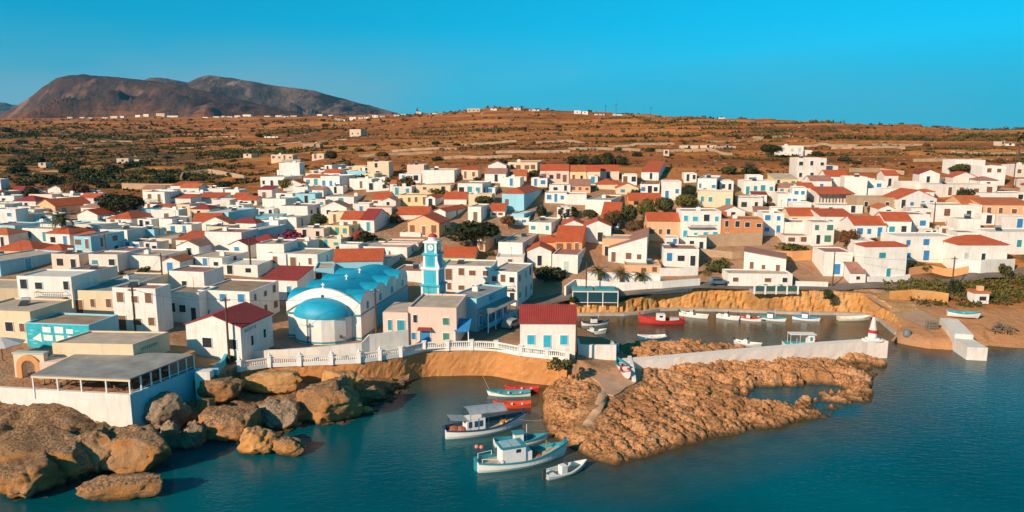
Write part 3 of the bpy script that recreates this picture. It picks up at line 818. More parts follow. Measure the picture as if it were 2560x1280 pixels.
# columns: left u, right u, far corner u of the visible side (0 = not given), base v, eave height px, yaw, roof, wall, roof colour, openings front/side; some b and t walls hold the side's shade as colour
CAT = """
-40 3 25 472 24 10 flat w b -
-20 12 55 507 28 14 flat c g d2
-45 -8 48 529 22 14 flat w b -
94 140 232 539 24 26 gy p t n1/b2
27 46 131 561 24 26 flat c w d1/g3
-22 41 105 601 38 14 flat b p d2/t2
103 150 0 590 30 6 flat w b -
176 236 262 581 25 6 flat b w d2
-15 85 0 640 14 6 hip p t d2
80 160 0 646 12 6 hip c t -
157 232 0 657 12 6 hip k o -
190 232 315 653 62 12 flat b p n2/d2
271 330 392 571 24 10 hip w t n2/-
362 378 441 517 20 24 gy b t d1/b2
443 476 0 539 28 6 flat c p n1
478 548 579 516 20 8 mono w t b3/t2
579 612 0 512 14 4 gx w t d2
606 642 660 514 14 8 gx w t d2
478 516 0 541 25 8 flat w b d3
516 573 642 563 33 14 flat b w -/-
398 432 481 575 28 16 flat w p -/b2
480 548 0 572 20 -4 gx w t -
310 350 391 631 27 14 flat w r b2/d1
315 364 0 591 15 8 flat y k d2
375 430 516 621 25 14 flat c b d2/-
515 606 648 630 50 10 flat w p -/d2
305 405 472 673 34 10 flat w b -/b3
468 557 622 674 31 14 flat w b b3/d1
558 645 0 690 28 6 flat w w d2
423 513 562 738 60 12 flat w p d1/-
643 712 0 662 52 6 flat w b -
668 795 836 674 40 10 flat w b n3/c1
655 745 0 750 50 8 mono w d b2
893 1018 1048 641 24 10 flat w b -/b1
908 970 1024 668 22 14 flat v b -/d1
985 1056 0 703 26 8 flat w p -
1105 1188 0 654 12 4 gx g t -
652 712 765 471 28 10 flat w w d3/d2
703 748 0 424 13 -6 gx r b d1
775 822 0 441 15 6 flat w w d2
812 830 868 433 20 18 flat w b d1/-
866 915 0 433 17 6 flat c p n2
905 950 962 438 20 8 flat w o d2
803 850 893 477 36 14 flat w w b3/b3
778 822 0 480 13 6 flat w b d1
1018 1060 0 434 22 6 flat r b -
1056 1136 1150 458 32 4 flat w b -/d1
998 1052 0 459 24 6 flat w p t2
1040 1126 1147 481 18 6 flat c b n2/-
1145 1206 1228 491 32 10 flat w b t3/d1
1213 1238 0 487 18 6 flat w b b1
657 715 748 527 30 10 flat w b -/-
700 770 802 547 32 10 flat w k -/d2
640 667 0 538 18 6 flat w b d1
640 706 0 569 28 -8 flat t b c2
700 742 776 573 30 14 flat w b b2/t1
598 642 716 608 33 16 flat b b -/-
815 885 926 510 18 10 flat w b t1/-
860 880 905 529 16 16 flat c k n1/-
930 972 0 513 15 6 gx w t n2
968 1000 0 513 17 6 flat w d d2
995 1068 0 515 27 8 flat y b n4
1065 1088 1112 516 21 20 gy w t d1/-
1110 1166 0 511 14 4 gx w t -
988 1072 0 548 12 4 gx v t -
1020 1098 1126 592 35 16 gy p t n3/n1
1085 1114 1169 554 25 22 gy w t -/t1
1170 1203 1226 555 38 14 flat w b n1/-
853 902 0 578 30 6 gx w t n2
902 936 974 581 32 12 gx w d t1/-
812 873 906 592 28 14 flat y b t3/t2
777 806 0 620 22 8 flat y b d2
805 853 881 622 25 14 flat c b t2/-
878 904 0 609 9 6 gx w d -
955 1046 0 625 17 6 flat r b n1
1000 1052 0 592 11 6 flat w b -
1193 1213 1253 630 40 22 flat p p n1/n1
1246 1306 1352 650 44 14 flat w b -/d2
1318 1378 0 668 40 4 gy w t d1
1225 1262 0 543 16 6 gx w t n2
1262 1322 0 562 18 6 flat w b b2
678 732 0 401 14 0 flat c b n4
780 810 0 399 14 0 flat c b n2
757 800 0 369 10 0 flat s k d2
1235 1275 0 434 22 6 flat c b n3
1270 1343 1366 431 25 8 flat c o n4/b1
1275 1316 0 453 14 4 gx c o d2
1350 1422 0 458 32 4 gx r t n4
1421 1465 0 458 30 4 gx y o n2
1464 1500 0 458 30 4 gx c t d2
1500 1547 0 449 22 4 gx r t d1
1470 1494 0 463 24 6 flat w b t1
1490 1546 0 473 12 4 hip c t -
1555 1592 0 462 25 8 flat w b n2
1603 1646 1668 451 20 18 mono w t d1/-
1710 1741 0 456 22 8 flat w p d2
1743 1790 1808 483 36 20 flat w w b3/-
1800 1833 0 482 29 10 flat w b d2
1743 1831 1846 519 40 14 flat c w t4/-
1858 1936 0 489 36 4 flat w b t4
1845 1906 1920 529 34 10 flat v b d2/-
1373 1426 0 482 20 6 flat w r d2
1422 1476 0 482 18 6 gx p p n3
1362 1416 0 508 26 6 flat w b b3
1412 1466 0 512 26 6 flat w b -
1255 1310 1362 526 42 18 hip b t n2/-
1600 1648 1661 487 26 12 flat w p b3/-
1655 1702 0 500 46 8 flat w t b2
1572 1652 0 518 18 4 gx o t d2
1463 1527 1556 537 37 18 flat w b -/-
1540 1596 0 486 16 4 gy c t t2
1280 1310 1363 556 22 20 flat b w -/-
1322 1378 1403 584 28 16 flat w b t3/d1
1405 1462 0 583 20 4 gy w t n2
1500 1546 1562 572 22 14 gx w t d2/-
1460 1527 0 608 42 6 gy w t d1
1805 1862 0 548 20 4 gy w p d1
1905 1958 0 589 56 8 flat w b b2
1350 1405 0 622 16 4 hip p t -
1387 1455 1470 635 32 12 gx o t n3/-
1380 1444 1464 683 47 14 flat w r y1/n1
1505 1612 0 645 48 8 flat p b n4
1520 1616 1641 660 38 12 monor w p n3/-
1562 1652 0 686 23 6 flat p b n3
1658 1746 0 668 46 6 flat w p b3
1950 2008 0 387 22 4 flat w b w3
2006 2030 0 387 11 4 flat w b -
1990 2063 0 453 57 4 flat v b d3
2060 2093 0 447 32 4 flat v b d2
2063 2118 2124 470 29 8 gx w t d2
1935 1992 0 470 22 4 mono y b t3
1918 1936 0 478 20 4 flat w b t1
1942 1980 0 520 36 6 flat w t b2
1978 2014 2042 520 50 16 flat w b b2/-
2385 2460 0 439 38 4 flat w b t1
2464 2490 0 440 21 4 flat w o d1
2538 2580 0 443 30 4 flat v b n2
2320 2488 0 492 31 2 flat v b n5
2445 2580 0 505 22 2 flat w b d2
2243 2340 0 523 26 -4 gy w t b4
2225 2322 0 578 42 4 flat w p b3
2335 2452 0 553 40 2 flat w b n2
2400 2462 0 532 24 4 gx p o -
2455 2580 0 545 32 4 mono p o n4
2045 2156 0 535 22 4 flat w b d2
1972 2056 0 563 24 4 gx c t n3
2050 2132 0 576 34 4 mono w t t2
2132 2214 0 596 34 2 gx w t b3
2208 2276 2283 594 42 8 gx w t t2/-
1962 2030 0 590 34 4 flat w b -
2028 2083 0 614 58 4 flat w b g2
1960 2027 0 611 22 4 flat v p n2
2470 2610 0 636 56 0 flat w w t3
2240 2390 0 655 64 0 flat w w b3
2392 2515 0 664 52 0 hip w t w3
2156 2262 2134 702 86 -3 hip w t t1
2058 2128 0 690 60 4 flat w p b1
2124 2163 0 708 26 4 gx w p d1
1858 1963 2012 690 45 20 monol w p n3/-
"""
for ln in CAT.strip().splitlines():
    q = ln.split()
    win = q[9]
    if win[0] == 'y': win = 'w' + win[1:]
    H(*[float(x) for x in q[:6]], q[6], q[7], q[8], '' if win == '-' else win)
# (small infill houses are added after the landmarks)
# nearer houses, with more of their parts built
N1 = dict(near=True)
H(185, 290, 0, 790, 64, 6, 'flat', 'c', 'g', 'n3', depth=15, **N1)
H(290, 397, 422, 832, 113, 8, 'flat', 'w', 'p', 'n3/-', **N1)
H(52, 187, 0, 790, 100, 6, 'flat', 'w', 'w', 'd4', depth=6, **N1)
H(118, 188, 298, 742, 56, 14, 'flat', 'w', 'r', '-/-')
H(-90, 60, 0, 775, 56, 6, 'flat', 'k', 'b', '')
H(-70, 3, 160, 686, 36, 20, 'flat', 'b', 'b', '-/c1')
H(420, 502, 0, 808, 78, 8, 'flat', 'w', 'k', 'd3', depth=5, **N1)
H(500, 628, 700, 810, 84, 10, 'flat', 'w', 'k', 'b3/n3', **N1)
H(835, 958, 0, 690, 38, -6, 'gx', 'b', 't', '', depth=8)  # wall lies in blue shade, given here as its colour
H(788, 836, 0, 712, 42, -10, 'flat', 'b', 'b', 'd2')
H(1105, 1232, 0, 738, 74, 6, 'flat', 'w', 'b', 'n4', **N1)
H(1225, 1293, 1332, 760, 82, 18, 'flat', 'w', 'b', 'n3/t3', **N1)
H(1617, 1700, 0, 604, 52, 4, 'gx', 'p', 't', 'n4', **N1)
H(1700, 1800, 0, 606, 78, 4, 'flat', 'w', 'b', 'c4', **N1)
H(1803, 1905, 0, 610, 62, 8, 'flat', 'n', 'p', 'd4', **N1)
H(1818, 1980, 0, 716, 32, 4, 'flat', 'w', 'b', 'n4', depth=5, **N1)
H(2140, 2240, 0, 530, 36, 4, 'flat', 's', 'b', 'd2')
# the balcony of the cyan-shuttered house
hb = HOUSES[-4]
b = MB().box(-2.9, 2.9, -1.0, -.003, 0, .16)
bal = b.build('balcony', concrete, hb['o'], (0, 0, hb['h'] * .49))
b = MB()
for i in range(23): b.box(-2.85 + i * .258, -2.82 + i * .258, -.96, -.93, .16, 1.0)
b.box(-2.88, 2.88, -.98, -.92, 1.0, 1.06)
b.build('railing', white_paint, bal)

# ------------------------------------------------------------------ landmarks
def strokes(parent, xs, z, hgt, side_x=None, mat=None, y=-.02):
    """a painted line of lettering too worn to read: upright strokes and short bars"""
    rnd = random.Random(3)
    b = MB()
    for x in xs:
        w = hgt * .5
        k = rnd.randrange(4)
        b.box(x, x + hgt * .16, -.012, .0, z, z + hgt)
        if k == 0: b.box(x + hgt * .16, x + w, -.012, 0, z + hgt * .82, z + hgt)
        elif k == 1: b.box(x + w - hgt * .1, x + w + hgt * .06, -.012, 0, z, z + hgt).box(x + hgt * .16, x + w - hgt * .1, -.012, 0, z + hgt * .42, z + hgt * .58)
        elif k == 2: b.box(x + hgt * .16, x + w, -.012, 0, z, z + hgt * .16).box(x + hgt * .16, x + w, -.012, 0, z + hgt * .84, z + hgt)
        else: b.box(x + w - hgt * .1, x + w + hgt * .06, -.012, 0, z, z + hgt)
    if side_x is not None: return b.build('lettering', mat, parent, (side_x, 0, 0), math.pi / 2)
    return b.build('lettering', mat, parent, (0, y, 0))

# --- church with blue vaults
def church():
    base, w, d, hm, rz = place(724, 903, 1019, 847, 60, 9.4)
    base.z = 4.0; w = 11.2; d = 22.0
    root = tag(empty('church', base, rz), 'large white church with bright blue vaulted roof and rounded apse', 'church')
    W = WALL['w']
    nb = 4; bl = d / nb
    def Lz(x): return 5.25 + 2.15 * (max(0, math.cos(min(1, abs(x) / (w / 2)) * math.pi / 2)) ** .85)
    def Tz(y):
        t = (y % bl) / bl * 2 - 1
        return 5.25 + 1.75 * math.sqrt(max(0, 1 - t * t)) ** .9
    nx, ny = 56, 4 * 28
    V, F_ = [], []
    b = MB()
    for j in range(ny + 1):
        y = d * j / ny
        for i in range(nx + 1):
            x = -w / 2 + w * i / nx
            V.append((x, y, max(Lz(x), Tz(min(y, d - 1e-6)))))
    for j in range(ny):
        for i in range(nx):
            a = j * (nx + 1) + i
            F_.append((a, a + 1, a + nx + 2, a + nx + 1))
    b.add(V, F_)
    rf = b.build('roof', dome_blue, root)
    # walls: front and back follow the long vault, the sides are scalloped
    b = MB()
    for y0 in (0.0, d):
        vs = [(-w/2,y0,-2),(w/2,y0,-2)] + [(w/2 - w * i / 40, y0, max(Lz(w/2 - w * i / 40), 5.25)) for i in range(41)]
        b.add(vs, [tuple(range(len(vs))) if y0 == 0 else tuple(reversed(range(len(vs))))])
    for s in (-1, 1):
        ys = [d * j / ny for j in range(ny + 1)]
        vs = [(s*w/2, y, -2) for y in ys] + [(s*w/2, y, Tz(min(y, d - 1e-6))) for y in ys]
        m = len(ys)
        b.add(vs, [((j, j+1, m+j+1, m+j) if s > 0 else (j+1, j, m+j, m+j+1)) for j in range(m - 1)])
    b.build('wall', W, root)
    # front gable band standing a little above the vault
    b = MB()
    N = 44
    for i in range(N):
        x0, x1 = -w/2 - .06 + (w + .12) * i / N, -w/2 - .06 + (w + .12) * (i + 1) / N
        z0, z1 = Lz(x0) , Lz(x1)
        q = [(x0,-.25,z0-1.15),(x1,-.25,z1-1.15),(x1,.35,z1-1.15),(x0,.35,z0-1.15),(x0,-.25,z0+.3),(x1,-.25,z1+.3),(x1,.35,z1+.3),(x0,.35,z0+.3)]
        b.add(q, [(0,3,2,1),(4,5,6,7),(0,1,5,4),(2,3,7,6)] + ([(3,0,4,7)] if i == 0 else []) + ([(1,2,6,5)] if i == N-1 else []))
    b.build('gable_band', white_paint, root)
    # apse: five-sided wall and half dome
    rx, ry, n = 4.25, 3.3, 7
    pts = [(-rx * math.cos(math.pi * i / n), -ry * math.sin(math.pi * i / n)) for i in range(n + 1)]
    b = MB()
    for i in range(n):
        a, c = pts[i], pts[i + 1]
        b.add([(a[0],a[1]-.02,-1.5),(c[0],c[1]-.02,-1.5),(c[0],c[1]-.02,3.9),(a[0],a[1]-.02,3.9)], [(0,1,2,3)])
    ap = b.build('apse', W, root)
    b = MB(); rows = 9; fine = 36
    vs, fs = [], []
    for j in range(rows + 1):
        t = j / rows * math.pi / 2
        for i in range(fine + 1):
            a = math.pi * i / fine
            vs.append((-(rx + .12) * math.cos(a) * math.cos(t), -(ry + .12) * math.sin(a) * math.cos(t) - .26 * math.sin(t), 3.9 + 2.5 * math.sin(t)))
    for j in range(rows):
        for i in range(fine):
            a = j * (fine + 1) + i
            fs.append((a, a + 1, a + fine + 2, a + fine + 1))
    b.add(vs, fs)
    b.build('half_dome', dome_blue, ap, smooth=True)
    b = MB()
    for i in range(n):
        a, c = pts[i], pts[i + 1]
        k = 1.03
        b.add([(a[0]*k,a[1]*k,.38),(c[0]*k,c[1]*k,.38),(c[0]*k,c[1]*k,.62),(a[0]*k,a[1]*k,.62)], [(0,1,2,3)])
    b.build('painted_band', SHUT['t'], ap)
    b = MB(); b.tube((-1.1, -ry - .05, -.5), (-1.1, -ry - .05, 3.9), .06)
    b.build('downpipe', metal_dark, ap)
    for x, y in ((-1.1, -ry + .02), (3.35, -2.05)):
        MB().box(-.18, .18, -.06, .0, 1.0, 1.45).build('vent', metal_dark, ap, (x, y - .04, 0))
    # horizontal band and plinth line on the side and front
    b = MB()
    b.box(w/2, w/2 + .08, -.06, d, 3.85, 4.05).box(-w/2 - .08, -4.4, -.32, -.251, 3.85, 4.05).box(4.4, w/2 + .08, -.32, -.251, 3.85, 4.05)
    b.box(w/2, w/2 + .06, -.06, d, .4, .62).box(-w/2 - .06, -4.4, -.1, -.003, .4, .62).box(4.4, w/2 + .06, -.1, -.003, .4, .62)
    b.build('painted_band', SHUT['t'], root)
    MB().box(w/2, w/2 + .03, 5.6, d - .05, .63, 3.84).build('painted_wall', SHUT['c'], root)
    for k in range(nb):
        b = MB()
        arc = [(.42 * math.cos(t), .42 * math.sin(t)) for t in [math.pi * i / 8 for i in range(9)]]
        prof = [(-.42, -.7), (.42, -.7)] + arc
        b.add([(0, p[0], p[1]) for p in prof] + [(.06, p[0], p[1]) for p in prof], [tuple(range(len(prof), 2 * len(prof)))] + [(i, (i+1) % len(prof), len(prof) + (i+1) % len(prof), len(prof) + i) for i in range(len(prof))])
        b.build('arched_window', SHUT['b'], root, (w / 2, (k + .5) * bl, 5.0))
    MB().lathe([(.24, 0), (.24, .05)], 12).build('oculus', metal_dark, root, (0, -.26, 6.55)).rotation_euler = (math.pi / 2, 0, 0)
    for y, z in ((.05, 7.72), (bl * 1.5, 7.42), (bl * 2.5, 7.42)):
        b = MB().box(-.07, .07, -.05, .05, 0, .75).box(-.25, .25, -.05, .05, .42, .56).lathe([(.16, -.1), (.16, .06), (.07, .1)], 8)
        b.build('cross', white_paint, root, (0 if y < 1 else 0.2, y, z))
    return root
church()

# --- clock tower
def tower():
    Y = 118.0
    zt = lambda v: atY(1085, v, Y).z
    P = atY(1085, 775, Y)
    P.z = 4.3
    root = tag(empty('clock_tower', P, R(-16)), 'tall slim turquoise and white clock tower with small red dome', 'clock tower')
    z0 = P.z
    T, D_, Wp = simple('turquoise_paint', (0.04, 0.44, 0.56), .6, .12, 2), simple('deep_turquoise_paint', (0.02, 0.32, 0.48), .6, .12, 2), white_paint
    lv = [zt(v) - z0 for v in (772, 707, 666, 631, 601)]
    lv[0] = 0
    hw = [1.55, 1.42, 1.18, 1.0]
    names = ['base_storey', 'second_storey', 'third_storey', 'clock_storey']
    for k in range(4):
        a, c, h = lv[k], lv[k + 1], hw[k]
        st = MB().box(-h, h, -h, h, a - (1.5 if k == 0 else 0), c - .25).build(names[k], T, root)
        for sx in (-1, 1):
            for sy in (-1, 1):
                pw = .17
                MB().box(-pw, pw, -pw, pw, a, c - .25).build('pilaster', Wp, st, (sx * (h - .12), sy * (h - .12), 0))
        e = h + .28
        MB().box(-e, e, -e, e, c - .25, c - .10).box(-e + .12, e - .12, -e + .12, e - .12, c - .10, c + .02).box(-e + .14, e - .14, -e + .14, e - .14, c - .4, c - .25).build('cornice', Wp if k in (1, 3) else T, st)
        # arched panels on the two faces in sight and behind
        for f in range(4):
            pb = MB()
            ww = h * .42; top = (c - a) * .62
            arc = [(ww * math.cos(math.pi * i / 10), top + ww * math.sin(math.pi * i / 10)) for i in range(11)]
            pr = [(-ww, .3), (ww, .3)] + arc
            pb.add([(p[0], -h - .05, p[1] + a) for p in pr] + [(p[0], -h + .01, p[1] + a) for p in pr], [tuple(range(len(pr)))] + [(len(pr)+i, len(pr)+(i+1) % len(pr), (i+1) % len(pr), i) for i in range(len(pr))])
            if k < 3: pb.build('arched_panel', D_ if k != 1 else SHUT['c'], st, (0, 0, 0), f * math.pi / 2)
            else:
                cf = MB()
                cc = (a + c) / 2 - .05
                ring = 20
                cf.mat(0).add([(0, -h - .06, cc)] + [(.58 * math.cos(2*math.pi*i/ring), -h - .06, cc + .58 * math.sin(2*math.pi*i/ring)) for i in range(ring)], [(0, 1 + i, 1 + (i + 1) % ring) for i in range(ring)])
                cf.mat(1)
                for i in range(ring):
                    t0, t1 = 2*math.pi*i/ring, 2*math.pi*(i+1)/ring
                    cf.add([(r_ * math.cos(t), -h - .08, cc + r_ * math.sin(t)) for r_, t in ((.52,t0),(.52,t1),(.64,t1),(.64,t0))], [(0,1,2,3)])
                cf.box(-.03, .03, -h - .09, -h - .07, cc, cc + .4).box(0, .3, -h - .09, -h - .07, cc - .03, cc + .03)
                cf.build('clock_face', [simple('clock_white', (.7,.78,.78), .5, .05, 2), D_], st, (0, 0, 0), f * math.pi / 2)
        if k == 2:
            for sx in (-1, 1):
                for sy in (-1, 1):
                    MB().add([(0,0,a),(sx*.75,sy*.75,a),(sx*.6,sy*.6,a+.4),(sx*.2,sy*.2,a+1.1),(0,0,a+1.6)] + [(sx*.1,-sy*.1,a),(sx*.8,sy*.65,a),(sx*.65,sy*.5,a+.4),(sx*.25,sy*.1,a+1.1),(sx*.1,-sy*.1,a+1.6)],
                        [(0,1,2,3,4),(9,8,7,6,5),(0,5,6,1),(1,6,7,2),(2,7,8,3),(3,8,9,4)]).build('scroll_buttress', Wp, st, (sx * (h - .1), sy * (h - .1), 0))
    t = lv[4]
    dr = MB().lathe([(.72, t), (.72, t + .5), (.8, t + .5), (.8, t + .6)], 16).build('drum', Wp, root)
    MB().lathe([(.78, t + .6), (.7, t + .85), (.45, t + 1.08), (.12, t + 1.2), (.05, t + 1.5)], 16).build('dome', simple('red_dome_paint', (.42,.05,.05), .5, .1, 2), root, smooth=True)
tower()

# --- white gabled house with dark red roof beside the church
r, w, d, h = H(470, 606, 684, 897, 84, 12, 'gy', 'w', 'd', '', name='gabled_house', near=True, label='white gabled house with dark red roof and dark lettering on its side', rh=1.35)
for x in (-w * .12, w * .33): opening(r, 'window', 'd', x, 1.5, 1.35, 1.3, near=True)
opening(r, 'window', 'd', d * .32, 1.4, .55, 1.3, side=('R', w / 2), near=True)
opening(r, 'window', 'd', d * .72, 1.6, .55, 1.2, side=('R', w / 2), near=True)
strokes(r, [d * .12 + i * .36 for i in range(8)], h - .95, .42, w / 2 + .012, SHUT['g'])
# --- harbour house with red roof
r, w, d, h = H(1300, 1441, 0, 884, 80, 1, 'gx', 'w', 'd', '', depth=6.2, rh=1.7, name='harbour_house', label='single white harbour house with crimson roof and three bright blue shutters', base_z=3.9)
for i, x in enumerate((-w * .305, w * -.02, w * .275)): opening(r, 'door' if i == 1 else 'window', 'c', x, 1.35 if i != 1 else .9, 1.0, 1.3 if i != 1 else 1.75)
MB().box(-.25, .25, -.25, .25, -1, .5).build('chimney', white_paint, r, (w * .45, d * .8, h + .6))
# --- pink house by the promenade
r, w, d, h = H(1023, 1142, 0, 865, 98, 6, 'flat', 'r', 'b', '', depth=9, name='pink_house', label='two-storey pink house with blue door and small red porch roof')
for x, z in ((w*.28, .56), (w*.28, .17)):
    opening(r, 'window', 'g', x, h * z, .9, 1.0, near=True)
opening(r, 'window', 'd', -w * .36, h * .60, .55, 1.1, near=True)
opening(r, 'window', 'b', -w * .4, h * .16, .6, 1.0, near=True)
opening(r, 'door', 'b', -w * .16, .15, 1.5, 2.0)
pr = MB(); slab(pr, [(-.95, -.75, 0), (.95, -.75, 0), (.95, -.003, .25), (-.95, -.003, .25)], .1)
pr.build('porch_roof', ROOF['d'], r, (-w * .16, 0, 2.35))
b = MB().box(-w/2 - 3.6, -w/2 - .003, -.4, 6, -2.5, h * .86)
wg = b.build('side_wing', WALL['r'], r)
MB().box(-w/2 - 3.45, -w/2 - .1, -.25, 5.9, h * .86 + .003, h * .86 + .06).build('wing_roof', ROOF['b'], wg)
opening(wg, 'window', 't', -w / 2 - 1.0, h * .40, 1.1, 1.5, y=-.4, near=True)
opening(wg, 'window', 't', -w / 2 - 2.6, h * .40, .6, 1.5, y=-.4, near=True)
# blue awning beside it
P = ground(1157, 862)
r = tag(empty('awning', P, R(-6)), 'bright blue sloping awning on white posts beside the pink house', 'awning')
b = MB(); slab(b, [(-1.0,-1.2,2.25),(1.1,-1.2,2.25),(1.1,1.2,3.5),(-1.0,1.2,3.5)], .06)
b.build('canopy', SHUT['b'], r)
for x in (-.9, 1.0): MB().box(-.06, .06, -.06, .06, -.8, 2.25).build('post', white_paint, r, (x, -1.1, 0))
# --- blue waterfront taverna
r, w, d, h = H(1124, 1192, 1268, 826, 84, 26, 'flat', 'b', 'g', '', name='taverna', label='blue waterfront taverna with canopy and worn sign along its shaded side', cat='taverna')
slab_ = MB(); slab(slab_, [(w/2 + .003, .2, h*.66), (w/2 + 1.9, .2, h*.55), (w/2 + 1.9, d, h*.55), (w/2 + .003, d, h*.66)], .1)
cn = slab_.build('canopy', ROOF['g'], r)
MB().box(w/2 + .003, w/2 + .06, .1, d - .1, .2, h * .52).build('painted_front', SHUT['c'], r)
for i in range(5):
    opening(r, 'window', 'b', d * (i + .5) / 5, .9, .9, 1.5, side=('R', w / 2 + .06), near=True)
    MB().box(-.06, .06, -.06, .06, -1.0, h * .55).build('post', white_paint, r, (w / 2 + 1.8, .3 + i * (d - .5) / 4, 0))
MB().box(w/2 + 1.75, w/2 + 1.85, .3, d - .2, .7, 1.5).build('railing_panel', SHUT['c'], r)
strokes(r, [d * .38 + i * .5 for i in range(4)], h * .78, .8, w / 2 + .012, SHUT['b'])
opening(r, 'door', 'b', -w * .2, .3, 1.0, 2.0)
# tables outside
# --- mural house and the cream house behind the restaurant
r, w, d, h = H(70, 228, 300, 870, 62, 8, 'flat', 'b', 'k', '', name='mural_house', label='low house with turquoise mural of a white-sailed boat on its front', near=True)
mural = simple('mural_turquoise', (0.02, 0.42, 0.52), .7, .35, 1.2)
mu = MB().box(-w/2 + .03, w/2 - .03, -.03, -.003, -.5, h - .12).build('mural', mural, r)
U = lambda q: (-w / 2 + (q - 70) / 158 * w)
Z = lambda v: h * (868 - v) / 62
for (a, b_, c, e) in ((112,132,816,829),(142,163,814,830),(171,187,819,830),(113,135,836,850),(143,163,836,852),(173,187,836,844)):
    MB().add([(U(a),-.04,Z(e)),(U(b_),-.04,Z(e)-.03),(U(b_)+.05,-.04,Z(c)),(U(a)-.03,-.04,Z(c)+.05)], [(0,1,2,3)]).build('painted_sail', white_paint, mu)
MB().add([(U(84),-.04,Z(847)),(U(108),-.04,Z(854)),(U(106),-.04,Z(831))], [(0,1,2)]).build('painted_sail', white_paint, mu)
for a, v, q in ((80,826,10),(74,836,10),(192,824,12),(76,852,14),(84,859,12)):
    MB().box(U(a), U(a + q), -.04, -.035, Z(v), Z(v) + .12).build('painted_wave', simple('mural_pale', (.25,.6,.68), .7, .1, 2), mu)
r, w, d, h = H(-70, 83, 186, 855, 80, 8, 'flat', 'c', 'b', 'n4', name='house', near=True, label='cream flat-roofed house adjoining the turquoise boat mural')

# --- seaside restaurant
def restaurant():
    O = at(325, 987, 5.5); O.z = 4.75
    root = tag(empty('restaurant', O), 'cream seaside restaurant with grey canopy roof over an open terrace', 'restaurant')
    def loc(u, v, z): p = at(u, v, z) - O; return (p.x, p.y)
    c0, c1, c2, c3 = [loc(*q) for q in ((77,940,7.1),(325,950,7.1),(485,888,7.1),(185,889,7.1))]
    z = 7.1 - O.z
    b = MB().prism([c0, c1, c2, (c2[0] - 4.5, c2[1] + .6), (c3[0], c3[1] + .3)], z, z + .14)
    cn = b.build('canopy', ROOF['g'], root)
    def lerp(a, c, t): return (a[0] + (c[0] - a[0]) * t, a[1] + (c[1] - a[1]) * t)
    MB().prism([lerp(c0,c1,0), c1, (c1[0], c1[1] + .14), (c0[0], c0[1] + .14)], z - .22, z - .003).build('front_beam', WALL['c'], cn)
    pp_ = [lerp(c0, c1, t) for t in (.01, .26, .5, .75, .985)] + [lerp(c1, c2, t) for t in (.14, .29, .43, .57, .71, .85, .98)]
    for p in pp_:
        MB().box(-.07, .07, -.07, .07, -.3, z).build('post', white_paint, root, (p[0], p[1] + .12, 0))
    b = MB()
    n = Vector((c2[0] - c1[0], c2[1] - c1[1], 0)).normalized()
    MB().tube((c1[0], c1[1] + .1, 1.0), (c2[0], c2[1], 1.0), .035).build('rail', white_paint, root)
    for i in range(3):
        a, c = lerp(c1, c2, .57 + i * .14), lerp(c1, c2, .71 + i * .14)
        MB().add([(a[0]-.05,a[1],.0),(c[0]-.05,c[1],.0),(c[0]-.05,c[1],z-.1),(a[0]-.05,a[1],z-.1)], [(0,1,2,3)]).build('wind_screen', simple('brown_mesh', (.22,.15,.10), .8, .2, 2), root)
    # main block
    q0, q1 = loc(130, 861, 8.4), loc(332, 865, 8.4)
    q2, q3 = loc(422, 833, 8.4), loc(225, 830, 8.4)
    zb = 8.4 - O.z
    bl = MB().prism([q0, q1, q2, q3], -1, zb).build('main_block', WALL['c'], root)
    cxm = ((q0[0] + q2[0]) / 2, (q0[1] + q2[1]) / 2)
    ins = [(cxm[0] + (p[0] - cxm[0]) * .955, cxm[1] + (p[1] - cxm[1]) * .95) for p in (q0, q1, q2, q3)]
    MB().prism(ins, zb + .003, zb + .03).build('roof', ROOF['b'], bl)
    for i, (p, q) in enumerate(((q0, q1), (q1, q2), (q2, q3), (q3, q0))):
        pi, qi = ins[i], ins[(i + 1) % 4]
        MB().prism([p, q, qi, pi], zb + .003, zb + .2).build('parapet', WALL['c'], bl)
    # left pink terrace roof and orange deck on the right
    f = [loc(98, 905, 6.9), loc(150, 905, 6.9), loc(186, 887, 6.9), loc(130, 887, 6.9)]
    MB().prism(f, -1, 6.9 - O.z).build('annex', WALL['r'], root)
    g = [loc(340, 894, 6.2), loc(424, 903, 6.2), loc(490, 876, 6.2), loc(420, 862, 6.2)]
    MB().prism(g, -1, 6.1 - O.z).build('deck', simple('orange_deck', (.46,.22,.08), .8, .25, 1), root)
    dirv = Vector((q2[0] - q1[0], q2[1] - q1[1]))
    ang = math.atan2(dirv.y, dirv.x)
    so = MB()
    for i in range(9): so.box(1.2 + i * .32, 1.3 + i * .32, -.02, 0, .0, .34).box(1.2 + i * .32, 1.4 + i * .32, -.02, 0, .28 if i % 2 else 0, .34 if i % 2 else .06)
    so.build('lettering', SHUT['g'], bl, (q1[0] + .02, q1[1] - .02, zb - .9), ang)
    return O
RO = restaurant()
def table(p, i):
    r = tag(empty('terrace_table', p, random.uniform(0, 3)), 'round wooden table with pale top under the restaurant canopy', 'table', 'tables and chairs on the restaurant terrace')
    MB().lathe([(.48, .72), (.5, .74), (.5, .77), (.48, .78)], 14).build('table_top', simple('pale_table_top', (.55,.42,.30), .6, .2, 3), r)
    MB().lathe([(.22, 0), (.22, .04), (.05, .06), (.04, .72)], 8).build('pedestal', metal_dark, r)
